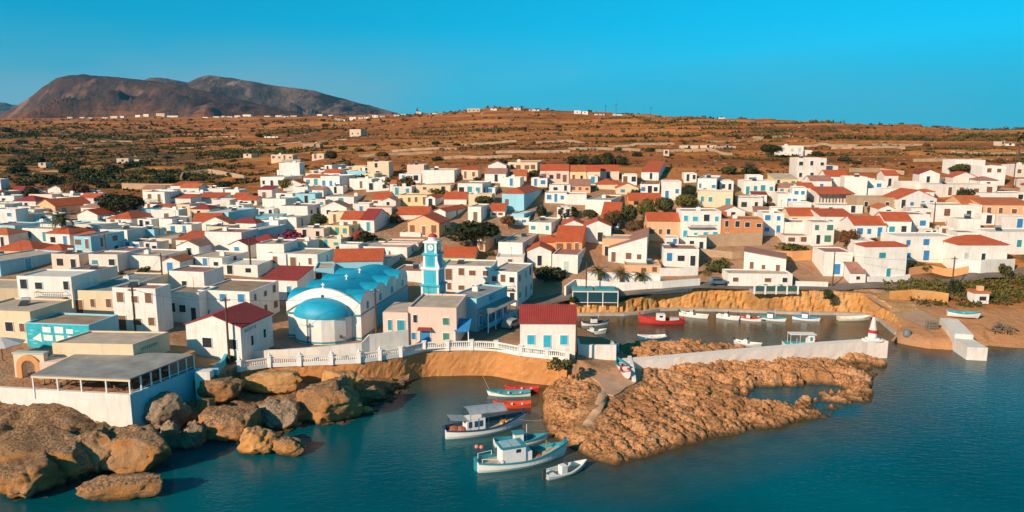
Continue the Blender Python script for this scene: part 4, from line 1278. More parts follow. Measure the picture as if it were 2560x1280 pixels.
def chair(p, rz):
    r = tag(empty('terrace_chair', p, rz), 'wooden chair drawn up to a table under the restaurant canopy', 'chair', 'tables and chairs on the restaurant terrace')
    m = simple('varnished_wood', (.36,.19,.08), .5, .2, 4)
    MB().box(-.21, .21, -.21, .21, .43, .47).build('seat', m, r)
    for sx in (-1, 1):
        for sy in (-1, 1): MB().box(-.02, .02, -.02, .02, 0, .43 if sy < 0 else .92).build('leg', m, r, (sx * .19, sy * .19, 0))
    MB().box(-.17, .17, .17, .21, .62, .9).build('backrest', m, r)
for i, (u, v) in enumerate([(100,968),(140,976),(180,972),(222,977),(262,976),(300,982),(345,972),(375,958),(410,946),(200,960),(280,963)]):
    p = at(u, v, 4.75)
    p.y += 0.9
    if p.y < 76: p.y = 76.2
    p.z = float(land_z(p.x, p.y))
    table(p, i)
    for k in range(2):
        a = random.uniform(0, 6.28)
        chair((p.x + .8 * math.cos(a), p.y + .8 * math.sin(a), p.z), a - math.pi / 2)
# arched gateway to the left of the restaurant
P = at(80, 945, 4.75)
P.z = 4.7
r = tag(empty('gateway', P, R(-4)), 'cream gateway with orange painted arch left of the restaurant', 'gateway')
b = MB()
ro, ri, hh = 1.5, .85, 1.5
for i in range(12):
    t0, t1 = math.pi * i / 12, math.pi * (i + 1) / 12
    b.add([(rr * math.cos(t), yv, hh + rr * math.sin(t)) for yv in (-.42, -.2) for rr, t in ((ri,t0),(ri,t1),(ro,t1),(ro,t0))], [(0,3,2,1),(0,1,5,4),(2,3,7,6)])
b.box(-ro, -ri, -.42, -.2, -1, hh).box(ri, ro, -.42, -.2, -1, hh)
b.build('painted_arch', WALL['o'], r)
MB().box(-1.9, -ri, -.2, .5, -1, 3.1).box(ri, 1.9, -.2, .5, -1, 3.1).box(-ri, ri, -.2, .5, 2.2, 3.1).build('pier_wall', WALL['c'], r)
MB().box(-2.0, 2.0, -.3, .6, 3.1, 3.25).build('coping', SHUT['w'], r)
# white parasol awning at the frame edge
P = at(8, 905, 5.0); P.z = 5.0
r = tag(empty('parasol', P), 'wide pale parasol at the left edge beside the gateway', 'parasol')
MB().lathe([(2.6, 2.3), (2.6, 2.4), (1.3, 2.85), (.1, 3.2)], 8).build('canopy', simple('pale_canvas', (.66,.62,.58), .8, .1, 2), r)
MB().tube((0,0,-.5),(0,0,3.2),.05).build('pole', wood_dark, r)

# --- glass-screened quay cafe
P = at(1488, 757, 2.6)
r = tag(empty('quay_cafe', P, R(-2)), 'white-framed cafe shelter with dark glass screens on the quay', 'cafe')
wc = 8.6; dc = 4.2
MB().box(-wc/2, wc/2, 0, dc, 2.1, 2.25).build('roof', ROOF['g'], r)
for i in range(4):
    x = -wc/2 + .08 + i * (wc - .16) / 3
    for y in (.08, dc - .08): MB().box(-.08, .08, -.08, .08, -.8, 2.1).build('post', white_paint, r, (x, y, 0))
for i in range(3):
    x0 = -wc/2 + .18 + i * (wc - .16) / 3
    MB().box(x0, x0 + (wc - .16) / 3 - .2, .06, .10, .1, 2.0).build('glass_screen', simple('tinted_glass', (.02,.07,.09), .12, .1, 1), r)
MB().box(-wc/2, wc/2, -.06, .04, 2.02, 2.2).build('front_beam', white_paint, r)
MB().box(-wc/2, wc/2, .0, .14, .0, .1).build('sill', white_paint, r)
for k in range(2): MB().box(-wc/2 + .3 + k * 4.2, -wc/2 + 3.9 + k * 4.2, .6, 3.4, 2.26, 2.5).build('roof_panel', SHUT['t'], r)
# --- terrace cafe above the harbour cliff
P = at(1940, 728, 4.45)
r = tag(empty('cliff_terrace', P), 'green-screened cafe terrace with white posts on the harbour cliff edge', 'terrace')
for i in range(5): MB().box(-.14, .14, -.14, .14, -.6, 1.0).build('post', white_paint, r, (-4.1 + i * 2.05, 0, 0))
for i in range(4): MB().box(-4.1 + i * 2.05 + .16, -4.1 + (i + 1) * 2.05 - .16, -.03, .03, .05, .95).build('screen', simple('green_screen', (.05,.11,.11), .4, .25, 2), r)
MB().box(-4.4, 4.4, -.1, 4.0, -.5, -.02).build('floor_slab', concrete, r)
for i, (u, v) in enumerate([(1905,718),(1925,720),(1945,718),(1962,721),(1978,718)]):
    p = P + Vector(((u - 1940) / 1800 * 140, 1.2 + (i % 2) * 1.2, 0))
    q = tag(empty('cafe_table', p), 'dark table on the cafe terrace above the harbour cliff', 'table', 'tables on the cliff terrace')
    MB().lathe([(.45, .72), (.45, .77)], 12).build('table_top', SHUT['g'], q)
    MB().lathe([(.2, -.02), (.05, .05), (.04, .72)], 8).build('pedestal', metal_dark, q)
# --- pergola house with columns
r, w, d, h = H(2040, 2128, 0, 507, 26, 2, 'mono', 'v', 't', '', depth=6, name='pergola_house', label='white house with red lean-to roof carried on slim posts, hillside right')
for i in range(6): MB().box(-.1, .1, -.1, .1, -1.5, h - .1).build('post', wood_dark, r, (-w/2 + .3 + i * (w - .6) / 5, -1.6, 0))
sl = MB(); slab(sl, [(-w/2-.2,-1.9,h-.35),(w/2+.2,-1.9,h-.35),(w/2+.2,-.003,h-.03),(-w/2-.2,-.003,h-.03)], .12); sl.build('porch_roof', ROOF['t'], r)
# --- tiny hut with orange roof on the right shore
r, w, d, h = H(2434, 2471, 0, 760, 27, 4, 'flat', 'w', 'o', 'd1', depth=2.4, name='shore_hut', label='tiny white hut with orange roof and chimney on right shore', cat='hut')
MB().box(-w/2-.18, w/2+.18, -.18, d+.18, h+.003, h+.35).build('roof_slab', ROOF['o'], r)
MB().box(-.4, .5, .5, 1.3, h + .353, h + 1.2).build('chimney', WALL['p'], r)

# ------------------------------------------------------------------ infill houses
occ = []
for q in HOUSES:
    o = q['o']; c = o.location; a = o.rotation_euler[2]
    occ.append((c.x - math.sin(a) * q['d'] / 2, c.y + math.cos(a) * q['d'] / 2, .46 * math.hypot(q['w'], q['d'])))
NOGO = [(1480,1750,470,605),(240,380,470,548),(1100,1270,545,628),(1440,1760,640,760),(110,210,525,612),(690,775,570,615),(1740,1920,600,720),(1900,2140,600,720),(765,830,525,582),(2235,2600,640,760),(940,1120,560,760),(700,1040,640,900)]
def town_ok(u, v):
    for a, b_, c, e in NOGO:
        if a < u < b_ and c < v < e: return False
    if u < 300: return 500 < v < 680
    if u < 700: return 492 < v < 690
    if u < 1250: return 440 < v < 650
    if u < 1800: return 445 < v < 690
    return 462 < v < 640
rf_ = random.Random(42)
made = 0
for _ in range(5200):
    if made >= 210: break
    u, v = rf_.uniform(-40, 2590), rf_.uniform(440, 690)
    if not town_ok(u, v): continue
    P = ground(u, v)
    w, dpt = (rf_.uniform(3.6, 6.8), rf_.uniform(4, 6.5)) if made < 110 else (rf_.uniform(2.6, 4.6), rf_.uniform(2.6, 4.5))
    rr = .46 * math.hypot(w, dpt)
    cx, cy = P.x, P.y + dpt / 2
    if any(math.hypot(cx - a, cy - b_) < (rr + c) * .86 for a, b_, c in occ): continue
    occ.append((cx, cy, rr))
    D = dep(*P)
    wp = w * FPX / D
    hm = rf_.choice([2.5, 2.7, 2.9, 3.1, 3.3, 5.2 if w > 5.4 else 2.8])
    if made >= 110: hm = rf_.uniform(1.9, 2.7)
    hp = hm * FPX / D
    roof = rf_.choice(['flat'] * 10 + ['gx', 'gy', 'hip', 'mono'])
    if hm > 5: roof = 'flat'
    wall = rf_.choice('wwwwwwwwvvvbcr' if roof == 'flat' else 'wwwwvvc')
    rc = rf_.choice('bbbwwkrg') if roof == 'flat' else rf_.choice('ttodp')
    win = rf_.choice(['b1', 'b2', 'd1', 'n1', 't2', 'd2', '', '', 'n2'])
    H(u - wp / 2, u + wp / 2, 0, v, hp, rf_.choice([4, 6, 8, 10, 12, 14]), roof, wall, rc, win, depth=dpt)
    made += 1

# ------------------------------------------------------------------ shore: walls, rocks, headland, mole
def resample(pts, step):
    P_ = [Vector((p[0], p[1], 0)) for p in pts]
    out = []
    for a, b in zip(P_[:-1], P_[1:]):
        n_ = max(1, int((b - a).length / step))
        out += [a + (b - a) * (i / n_) for i in range(n_)]
    return out + [P_[-1]]
def catmull(pts, k=6):
    P_ = [Vector(p) for p in pts]; out = []
    for i in range(len(P_) - 1):
        a, b, c, d = P_[max(i-1, 0)], P_[i], P_[i+1], P_[min(i+2, len(P_)-1)]
        for j in range(k):
            t = j / k
            out.append(.5 * ((2*b) + (c-a)*t + (2*a-5*b+4*c-d)*t*t + (3*b-a-3*c+d)*t*t*t))
    return out + [P_[-1]]
def thick_wall(name, pts, z0, z1, thick, mat, amp=0.0, rows=1, parent=None, nscale=1.0, batter=0.0, seed=0, inward=1, groove=0.0):
    """wall along pts (sea side on the right-hand side of travel), z0/z1 numbers or per-point lists"""
    n_ = len(pts)
    z0 = z0 if isinstance(z0, list) else [z0] * n_
    z1 = z1 if isinstance(z1, list) else [z1] * n_
    V, F_ = [], []
    for i, p in enumerate(pts):
        a, b = pts[max(i-1, 0)], pts[min(i+1, n_-1)]
        t = Vector((b[0]-a[0], b[1]-a[1], 0)).normalized()
        nr = Vector((t.y, -t.x, 0)) * inward
        for r_ in range(rows + 1):
            f = r_ / rows
            z = z0[i] + (z1[i] - z0[i]) * f
            o = batter * (1 - f)
            if amp and 0 <= r_ <= rows:
                e = Vector((p[0], p[1], z)) * nscale
                o += amp * (mnoise.fractal(e + Vector((seed, 0, 0)), 1.0, 2.0, 5)) + amp * .6 * (mnoise.noise(e * .35))
            if groove:
                gv = 1 - abs(mnoise.noise(Vector((p[0] * .42 + .12 * z, p[1] * .42, seed))) * 2)
                o -= groove * max(0, gv - .72) * 3.2 * (1 - .4 * f)
            q = Vector((p[0], p[1], z)) + nr * o
            V.append((q.x, q.y, q.z + (amp * .25 * mnoise.noise(Vector((p[0], p[1], 3)) * 1.3) if r_ == rows else 0)))
        bk = Vector((p[0], p[1], 0)) - nr * thick
        V.append((bk.x, bk.y, z1[i])); V.append((bk.x, bk.y, z0[i]))
    m = rows + 3
    for i in range(n_ - 1):
        for r_ in range(m - 1):
            a = i * m + r_
            F_.append((a, a + m, a + m + 1, a + 1) if inward > 0 else (a, a + 1, a + m + 1, a + m))
    for i in (0, n_ - 1):
        F_.append(tuple(i * m + k for k in (range(m) if (i == 0) == (inward > 0) else range(m - 1, -1, -1))))
    return MB().add(V, F_).build(name, mat, parent, smooth=False)
def crust_mat(name, face1, face2, crust, dark, scale=1.0, bump=.2, lo=.15, hi=.6, dk=(.40, .58)):
    m, nt, bs = nodes_of(name)
    g = nd(nt, 'ShaderNodeNewGeometry')
    sx = nd(nt, 'ShaderNodeSeparateXYZ'); nt.links.new(g.outputs['Normal'], sx.inputs[0])
    n1 = noise_node(nt, 1.6 * scale, 8, rough=.75)
    n2 = noise_node(nt, 3.6 * scale, 6, rough=.7)
    n0 = noise_node(nt, .4 * scale, 6, rough=.6)
    up = mrange(nt, mathn(nt, 'ADD', sx.outputs[2], mathn(nt, 'MULTIPLY', mathn(nt, 'SUBTRACT', n0, .5), 1.6)), lo, hi)
    face = cmixn(nt, mrange(nt, n0, .35, .65), face1, face2)
    face = cmixn(nt, mrange(nt, n1, .55, .72, 0, .7), face, tuple(x * .55 for x in face1))
    cr = cmixn(nt, mrange(nt, n2, *dk), dark, crust)
    cr = cmixn(nt, mrange(nt, n1, .56, .70), cr, tuple(min(1, x * 1.35) for x in crust))
    cr = cmixn(nt, mrange(nt, n1, .44, .34), cr, tuple(x * .6 for x in dark))
    cc = cmixn(nt, up, face, cr)
    pt = noise_node(nt, .16 * scale, 5, rough=.6)
    cc = cmixn(nt, mrange(nt, pt, .50, .62, 0, .55), cc, tuple(x * .42 for x in crust))
    cc = cmixn(nt, mrange(nt, pt, .46, .36, 0, .35), cc, (min(1, crust[0] * 1.12), min(1, crust[1] * 1.3), min(1, crust[2] * 1.6)))
    sz = nd(nt, 'ShaderNodeSeparateXYZ'); nt.links.new(g.outputs['Position'], sz.inputs[0])
    wet = mrange(nt, mathn(nt, 'ADD', sz.outputs[2], mathn(nt, 'MULTIPLY', n1, .7)), .45, .95, .88, 0)
    cc = cmixn(nt, wet, cc, (.060, .042, .022))
    nt.links.new(cc, bs.inputs['Base Color'])
    bs.inputs['Roughness'].default_value = .92
    bs.inputs['Specular IOR Level'].default_value = .15
    h = mathn(nt, 'ADD', n1, mathn(nt, 'MULTIPLY', n2, .6))
    bumpn(nt, bs, h, 1.0, bump)
    return m
rock_or = crust_mat('ochre_cliff_stone', (.60,.27,.075), (.66,.36,.13), (.56,.33,.16), (.30,.16,.07), 1.0, .2, .35, .9)
rock_br = crust_mat('brown_boulder_stone', (.58,.25,.075), (.46,.25,.115), (.50,.29,.155), (.12,.072,.042), 1.3, .28)
rock_gr = crust_mat('grey_boulder_stone', (.44,.31,.21), (.36,.27,.20), (.48,.34,.23), (.14,.10,.07), 1.2, .25)
rock_hd = crust_mat('pitted_headland_stone', (.62,.235,.06), (.56,.25,.08), (.63,.31,.14), (.15,.065,.028), 1.1, .2, -.2, .45, (.37, .55))
sea_stone = stone_mat('masonry_sea_wall', (0.54,0.225,0.075), (0.60,0.29,0.115), (0.35,0.16,0.06), 2.0, .08, .4)

# sea wall under the balustrade
cw = catmull([(p[0], p[1], 0) for p in BALW], 8)
# travel left -> right, sea on the right-hand side
sw = thick_wall('sea_wall', cw, -2.0, 3.98, 2.6, sea_stone, .10, 12, nscale=1.6, batter=.35)
tag(sw, 'curving ochre stone sea wall below the white balustrade', 'sea wall')
# promenade paving behind it
def drape(name, px, width, mat, dz=.05, z=None, kind='structure', step=1.0):
    pts = catmull([Vector((*ground(u, v)[:2], 0)) if z is None else at(u, v, z) for u, v in px], 10)
    V, F_ = [], []
    for i, p in enumerate(pts):
        a, b = pts[max(i-1,0)], pts[min(i+1,len(pts)-1)]
        t = Vector((b[0]-a[0], b[1]-a[1], 0)).normalized(); nr = Vector((t.y, -t.x, 0))
        ww = width if not isinstance(width, (list, tuple)) else np.interp(i / (len(pts)-1), np.linspace(0, 1, len(width)), width)
        row = [p + nr * ww * k / 4 for k in (-2, -1, 0, 1, 2)]
        zs = tps(np.array([q.x for q in row]), np.array([q.y for q in row]))
        zc = float(np.median(zs)) + .05
        V += [(q.x, q.y, max(float(zz), zc - .25) + dz) for q, zz in zip(row, zs)]
    for i in range(len(pts) - 1):
        for k in range(4):
            a = i * 5 + k
            F_.append((a, a + 1, a + 6, a + 5))
    return tag(MB().add(V, F_).build(name, mat, smooth=True), kind=kind)
paving = simple('promenade_paving', (0.36,0.29,0.235), .9, .22, .5)
asphalt = simple('worn_asphalt', (0.17,0.135,0.115), .9, .3, .35)
dirt = simple('dirt_track', (0.42,0.27,0.18), .95, .25, .4)
drape('promenade', [(600,905),(750,897),(900,892),(1040,870),(1180,862),(1300,872),(1400,884)], 3.0, paving)
drape('harbour_road', [(1250,790),(1330,762),(1420,742),(1540,735),(1640,722),(1740,714),(1850,717),(1990,719),(2110,718),(2220,716),(2320,705),(2440,690),(2600,668)], 3.6, asphalt, .07)
drape('street', [(1180,850),(1215,825),(1260,800),(1300,770)], 4.0, asphalt, .08)
drape('dirt_track', [(2190,735),(2240,765),(2290,790),(2340,815)], 5.0, dirt, .06)
drape('hill_track', [(2300,455),(2360,448),(2420,462),(2480,472),(2560,480)], 4.0, dirt, .3)
# courtyard of the church
MB().prism([xy(u, v, 4.0) for u, v in ((640,872),(912,884),(1010,868),(905,845),(640,838))], 3.7, 4.22).build('courtyard', simple('red_courtyard_paving', (.36,.20,.15), .9, .2, .6))['kind'] = 'structure'

# balustrade
def balustrade(px, label):
    pts = [at(u, v, 4.0) for u, v, z in px]
    root = tag(empty('balustrade', pts[0]), label, 'balustrade')
    O = pts[0]
    for i, p in enumerate(pts):
        q = p - O
        b = MB().box(-.26, .26, -.26, .26, -.35, 1.05).box(-.33, .33, -.33, .33, 1.05, 1.15)
        po = b.build('post', white_paint, root, q, 0)
        if i < 6: MB().lathe([(.16, 1.15), (.2, 1.3), (.1, 1.45), (.04, 1.62)], 8).build('finial', white_paint, po)
        if i == len(pts) - 1: continue
        t = pts[i+1] - p; L = t.length; a = math.atan2(t.y, t.x)
        MB().box(.26, L - .26, -.13, .13, -.35, .18).build('plinth', white_paint, root, q, a)
        MB().box(.26, L - .26, -.12, .12, .82, .96).build('rail', white_paint, root, q, a)
        b = MB(); k = int((L - .6) / .26)
        for j in range(k):
            x = .3 + (j + .5) * (L - .6) / k
            b.lathe([(.06, .18), (.095, .38), (.05, .62), (.07, .82)], 6, x, 0)
        o = b.build('balusters', white_paint, root, q, a); o['kind'] = 'stuff'
balustrade(BAL, 'long white balustrade with square posts along the promenade edge')
# churchyard wall
yw = [at(u, v, 4.0) for u, v in ((612,896),(700,897),(800,897),(905,894),(925,890),(1022,880))]
cwall = thick_wall('churchyard_wall', [tuple(p) for p in yw], 3.5, [5.0, 5.2, 5.6, 6.0, 6.9, 7.1], .4, WALL['v'])
tag(cwall, 'long whitewashed churchyard wall between church and promenade', 'wall')
# restaurant retaining wall
tr = tag(empty('terrace_wall', (0, 0, 0)), 'retaining wall below the restaurant terrace, whitewashed front and blue side', 'wall')
rw = [at(-420,950,5.5), at(0,969,5.5), at(325,987,5.5)]
thick_wall('front_wall', [tuple(p) for p in resample(rw, 1.5)], -.5, 5.5, .45, WALL['w'], parent=tr)
rw = [at(325,987,5.5), at(490,927,5.3), at(546,940,4.6)]
thick_wall('side_wall', [tuple(p) for p in resample(rw, 1.5)], -.5, 5.49, .45, WALL['b'], parent=tr)
b = MB().box(-.9, .9, -.6, .6, -2.2, 1.2)
tag(b.build('gate_pier', WALL['w'], None, at(512, 950, 4.4)), 'white block pier between restaurant terrace and balustrade', 'pier')
tw = [at(u, v, 4.3) for u, v in ((540,935),(562,912),(578,890))]
tag(thick_wall('stair_wall', [tuple(p) for p in tw], 3.3, [5.2, 5.0, 5.4], .4, WALL['t']), 'turquoise stair wall beside the gabled house', 'wall')

# rocky foot of the left shore
def hf(name, x0, x1, y0, y1, step, zfun, mat, keep, kind='structure', attrs=None):
    X_, Y_ = np.meshgrid(np.arange(x0, x1, step), np.arange(y0, y1, step), indexing='ij')
    Z_ = zfun(X_, Y_)
    F_ = grid_faces(*X_.shape)
    ok = Z_.ravel()[F_].max(1) > keep
    me = np_mesh(name, np.stack([X_.ravel(), Y_.ravel(), Z_.ravel()], 1), F_[ok], mat)
    if attrs:
        for k, f in attrs.items(): fattr(me, k, f(X_, Y_).ravel())
    return tag(link(name, me), kind=kind)
shore_line = [xy(u, v, 0) for u, v in ((-420,1240),(0,1225),(190,1215),(330,1160),(400,1100),(470,1075),(560,1085),(640,1085),(720,1065),(780,1045),(870,1035),(940,1010),(1000,975))]
SHP = shore_line + [(BALW[7][0], BALW[7][1] + 3), (BALW[0][0], BALW[0][1] + 3)] + [xy(490,915,5.3), xy(325,960,5.5), xy(0,950,5.5), xy(-420,935,5.5)]
def shz(X_, Y_):
    d_ = seg_dist(shore_line, X_, Y_, False)
    ins_ = poly_inside(SHP, X_, Y_)
    top = 2.4 * sstep(-30, -44, X_) + 1.1
    z = np.where(ins_, np.minimum(-.3 + d_ * .35, top), -.3 - d_ * .6)
    rg = 1 - np.abs(fbm(X_ / 2.2, Y_ / 2.2, 4, 51))
    return z + (rg - .6) * 1.5 * sstep(-.5, .6, z) + fbm(X_ / .6, Y_ / .6, 3, 55) * .25
hf('rocky_shore', -75, -14, 56, 101, .35, shz, rock_br, -.8)

def boulder(u0, u1, v0, v1, mat, zb=-.4, seed=1, rough=.22, flat=1.0, lab='', cuts=5, yawd=0, back=0.35):
    um = (u0 + u1) / 2
    g = at(um, v1, zb)
    D = dep(*g)
    w = (u1 - u0) * D / FPX; ah = (v1 - v0) * D / FPX
    dpt = w * .75 * flat
    hgt = max((ah - dpt * .36) / .93, ah * .45)
    c = Vector((g.x, g.y + dpt * back, zb + hgt / 2))
    rnd = random.Random(seed)
    bm = MB()
    me = bpy.data.meshes.new('boulder')
    import bmesh
    q = bmesh.new()
    bmesh.ops.create_icosphere(q, subdivisions=5, radius=1.0)
    planes = [(Vector((rnd.gauss(0,1), rnd.gauss(0,1), rnd.gauss(0,.8))).normalized(), rnd.uniform(.62, .92)) for _ in range(cuts * 3)] + [(Vector((rnd.gauss(0,.25), rnd.gauss(0,.25), 1)).normalized(), rnd.uniform(.6, .8))]
    off = Vector((seed * 3.7, seed * 1.3, 0))
    for vtx in q.verts:
        p = vtx.co.copy()
        for nrm, dd_ in planes:
            e = p.dot(nrm) - dd_
            if e > 0: p -= nrm * e * .97
        p *= 1.18
        s_ = max(w, hgt)
        e = Vector((p.x * w, p.y * dpt, p.z * hgt)) * .5
        f1 = mnoise.fractal(e * .55 + off, 1.0, 2.0, 6)
        f2 = mnoise.turbulence(e * 1.5 + off, 5, True)
        cd_ = mnoise.voronoi(e * .55 + off)[0]
        f3 = min(.35, cd_[1] - cd_[0])
        r_ = 1 + (rough * f1 * .9 + (.35 - f2) * .40 + (f3 - .2) * 1.0) / max(1.3, s_ / 2.0)
        p = p * r_
        vtx.co = Vector((p.x * w / 2, p.y * dpt / 2, p.z * hgt / 2))
    q.to_mesh(me); q.free()
    me.materials.append(mat)
    me.polygons.foreach_set('use_smooth', [True] * len(me.polygons))
    o = link('boulder', me, None, c, R(yawd))
    tag(o, lab, 'boulder', 'boulders along the left shore')
    return o
B = boulder
B(-40,200,1045,1225,rock_br,-.2,1,.2,.9,'huge pitted brown boulder at the lower left corner',4)
B(-30,135,1120,1258,rock_br,-.4,2,.2,.8,'pitted boulder at the lower left edge, lowest by the water',5)
B(130,290,1055,1190,rock_br,.3,12,.2,.8,'mottled boulder wedged behind the big ochre-faced one',5)
B(203,408,1042,1195,rock_br,-.2,3,.18,.9,'big boulder with ochre face below the terrace wall corner',4)
B(190,392,1165,1268,rock_br,-.4,4,.25,.4,'long low slab of rock leaning at the water edge',6,8)
B(340,472,968,1072,rock_gr,.9,5,.2,.7,'pale grey boulder against the terrace wall',5)
B(396,455,1040,1135,rock_gr,-.4,6,.22,.9,'dark grey boulder in the shaded cleft',5)
B(440,512,1048,1132,rock_gr,-.4,7,.22,.9,'small rounded grey boulder at the shaded waterline',5)
B(466,606,918,1022,rock_br,1.0,8,.2,.7,'broad brown rock directly under the balustrade start',6)
B(595,752,908,985,rock_or,1.6,9,.2,.55,'ochre rock ledge under the balustrade',6)
B(600,760,965,1012,rock_br,.4,19,.25,.7,'dark red-brown rock under the ochre ledge',6)
B(492,652,992,1108,rock_br,-.3,10,.18,.9,'round pitted boulder in the middle of the left shore',4)
B(622,756,982,1080,rock_gr,-.3,11,.2,.8,'grey-brown boulder beside the round pitted one',5)
B(588,696,1062,1148,rock_or,-.4,13,.25,.7,'orange wedge-shaped rock standing in the water',7)
B(648,764,1076,1148,rock_br,-.4,14,.25,.7,'brown split rock in the water next to the orange wedge',7,-12)
B(746,908,925,1070,rock_br,-.4,15,.18,.85,'largest right-hand boulder with overhanging foot',4)
B(700,800,985,1062,rock_br,-.3,51,.2,.8,'mottled boulder filling the gap left of the largest right-hand one',5)
B(455,540,985,1062,rock_br,.2,52,.2,.8,'brown boulder tucked above the small rounded grey one',5)
B(860,960,950,1010,rock_br,-.3,53,.2,.7,'low brown rock at the foot of the sea wall',5)
B(395,500,1000,1060,rock_gr,.5,54,.2,.7,'shaded brown-grey boulder beside the terrace wall',5)
B(790,905,915,985,rock_or,1.4,16,.2,.6,'rough orange rock on top of the right-hand boulder',6)
for k, (a, b_, c_, e_, l) in enumerate([(784,832,1044,1068,'flat orange stone at the foot of the right-hand boulder'),(838,872,1050,1066,'small orange stone lying flat in the water'),(860,892,1046,1060,'low pale stone beside the flat orange one'),(900,932,1010,1042,'bright orange small rock off the boulder foot'),(884,915,992,1014,'grey stone close under the sea wall'),(925,992,986,1006,'thin reddish slab at the sea wall foot'),(722,754,1046,1076,'small brown stone between two boulders'),(930,950,1020,1034,'tiny brown stone at the outer end of the rocks')]):
    B(a, b_, c_, e_, rock_or if k % 3 < 2 else rock_gr, -.3, 30 + k, .25, .8, l, 6)

# loose rubble along the waterline
rgr = np.random.default_rng(9)
RB = MB()
for k in range(420):
    i_ = rgr.integers(0, len(shore_line) - 1); t = rgr.random()
    x = shore_line[i_][0] * (1 - t) + shore_line[i_ + 1][0] * t + rgr.normal(0, .7); y = shore_line[i_][1] * (1 - t) + shore_line[i_ + 1][1] * t + rgr.normal(.5, 1.3)
    z = max(-.15, float(shz(np.array([x]), np.array([y]))[0])); r_ = rgr.uniform(.12, .5)
    q8 = [(sx * r_ * rgr.uniform(.6, 1.2), sy * r_ * rgr.uniform(.6, 1.2), sz * r_ * rgr.uniform(.4, .9)) for sz in (-1, 1) for sx, sy in ((-1,-1),(1,-1),(1,1),(-1,1))]
    RB.add([(x + a_, y + b_, z + c_) for a_, b_, c_ in q8], [(4,5,6,7),(0,1,5,4),(1,2,6,5),(2,3,7,6),(3,0,4,7)])
tag(tag(RB.build('shore_rubble', rock_br), kind='stuff'), 'loose rubble between the boulders at the waterline', 'rubble')
# headland
strike = R(-32)
HA = np.array(HEAD)
path_px = [xy(u, v, 1.8) for u, v in ((1570,915),(1530,945),(1508,985),(1497,1015),(1478,1040),(1462,1058))]
pools = [(xy(1960,985,0), 5.6, 2.6), (xy(1915,1000,0), 3.5, 1.6), (xy(2045,975,0), 3.6, 1.9), (xy(2075,1012,0), 2.2, 1.0)]
disc_c = at(1437, 985, 2.1)
def ridged(x, y, o, sd, g=.55):
    t, am, n_ = 0, 1.0, 0
    for k in range(o):
        t = t + am * (1 - np.abs(vnoise(x * 2 ** k, y * 2 ** k, sd + k * 13) * 2 - 1)); n_ += am; am *= g
    return t / n_
RAMP = [xy(u, v, 2.3) for u, v in ((1425,902),(1470,893),(1572,893),(1604,922),(1600,942),(1585,955),(1566,962),(1550,976),(1534,984),(1518,980),(1508,966),(1496,950),(1472,934))]
def worley(x, y, sd):
    ix, iy = np.floor(x), np.floor(y)
    f1 = np.full(x.shape, 9.0); f2 = np.full(x.shape, 9.0); idv = np.zeros(x.shape); gx_ = np.zeros(x.shape); gy_ = np.zeros(x.shape)
    for ox in (-1, 0, 1):
        for oy in (-1, 0, 1):
            cx, cy = ix + ox, iy + oy
            px, py = cx + _hash(cx, cy, sd), cy + _hash(cx, cy, sd + 5)
            d_ = np.hypot(x - px, y - py)
            near = d_ < f1
            f2 = np.where(near, f1, np.minimum(f2, d_))
            idv = np.where(near, _hash(cx, cy, sd + 9), idv)
            gx_ = np.where(near, x - px, gx_); gy_ = np.where(near, y - py, gy_)
            f1 = np.where(near, d_, f1)
    return f2 - f1, idv, gx_, gy_
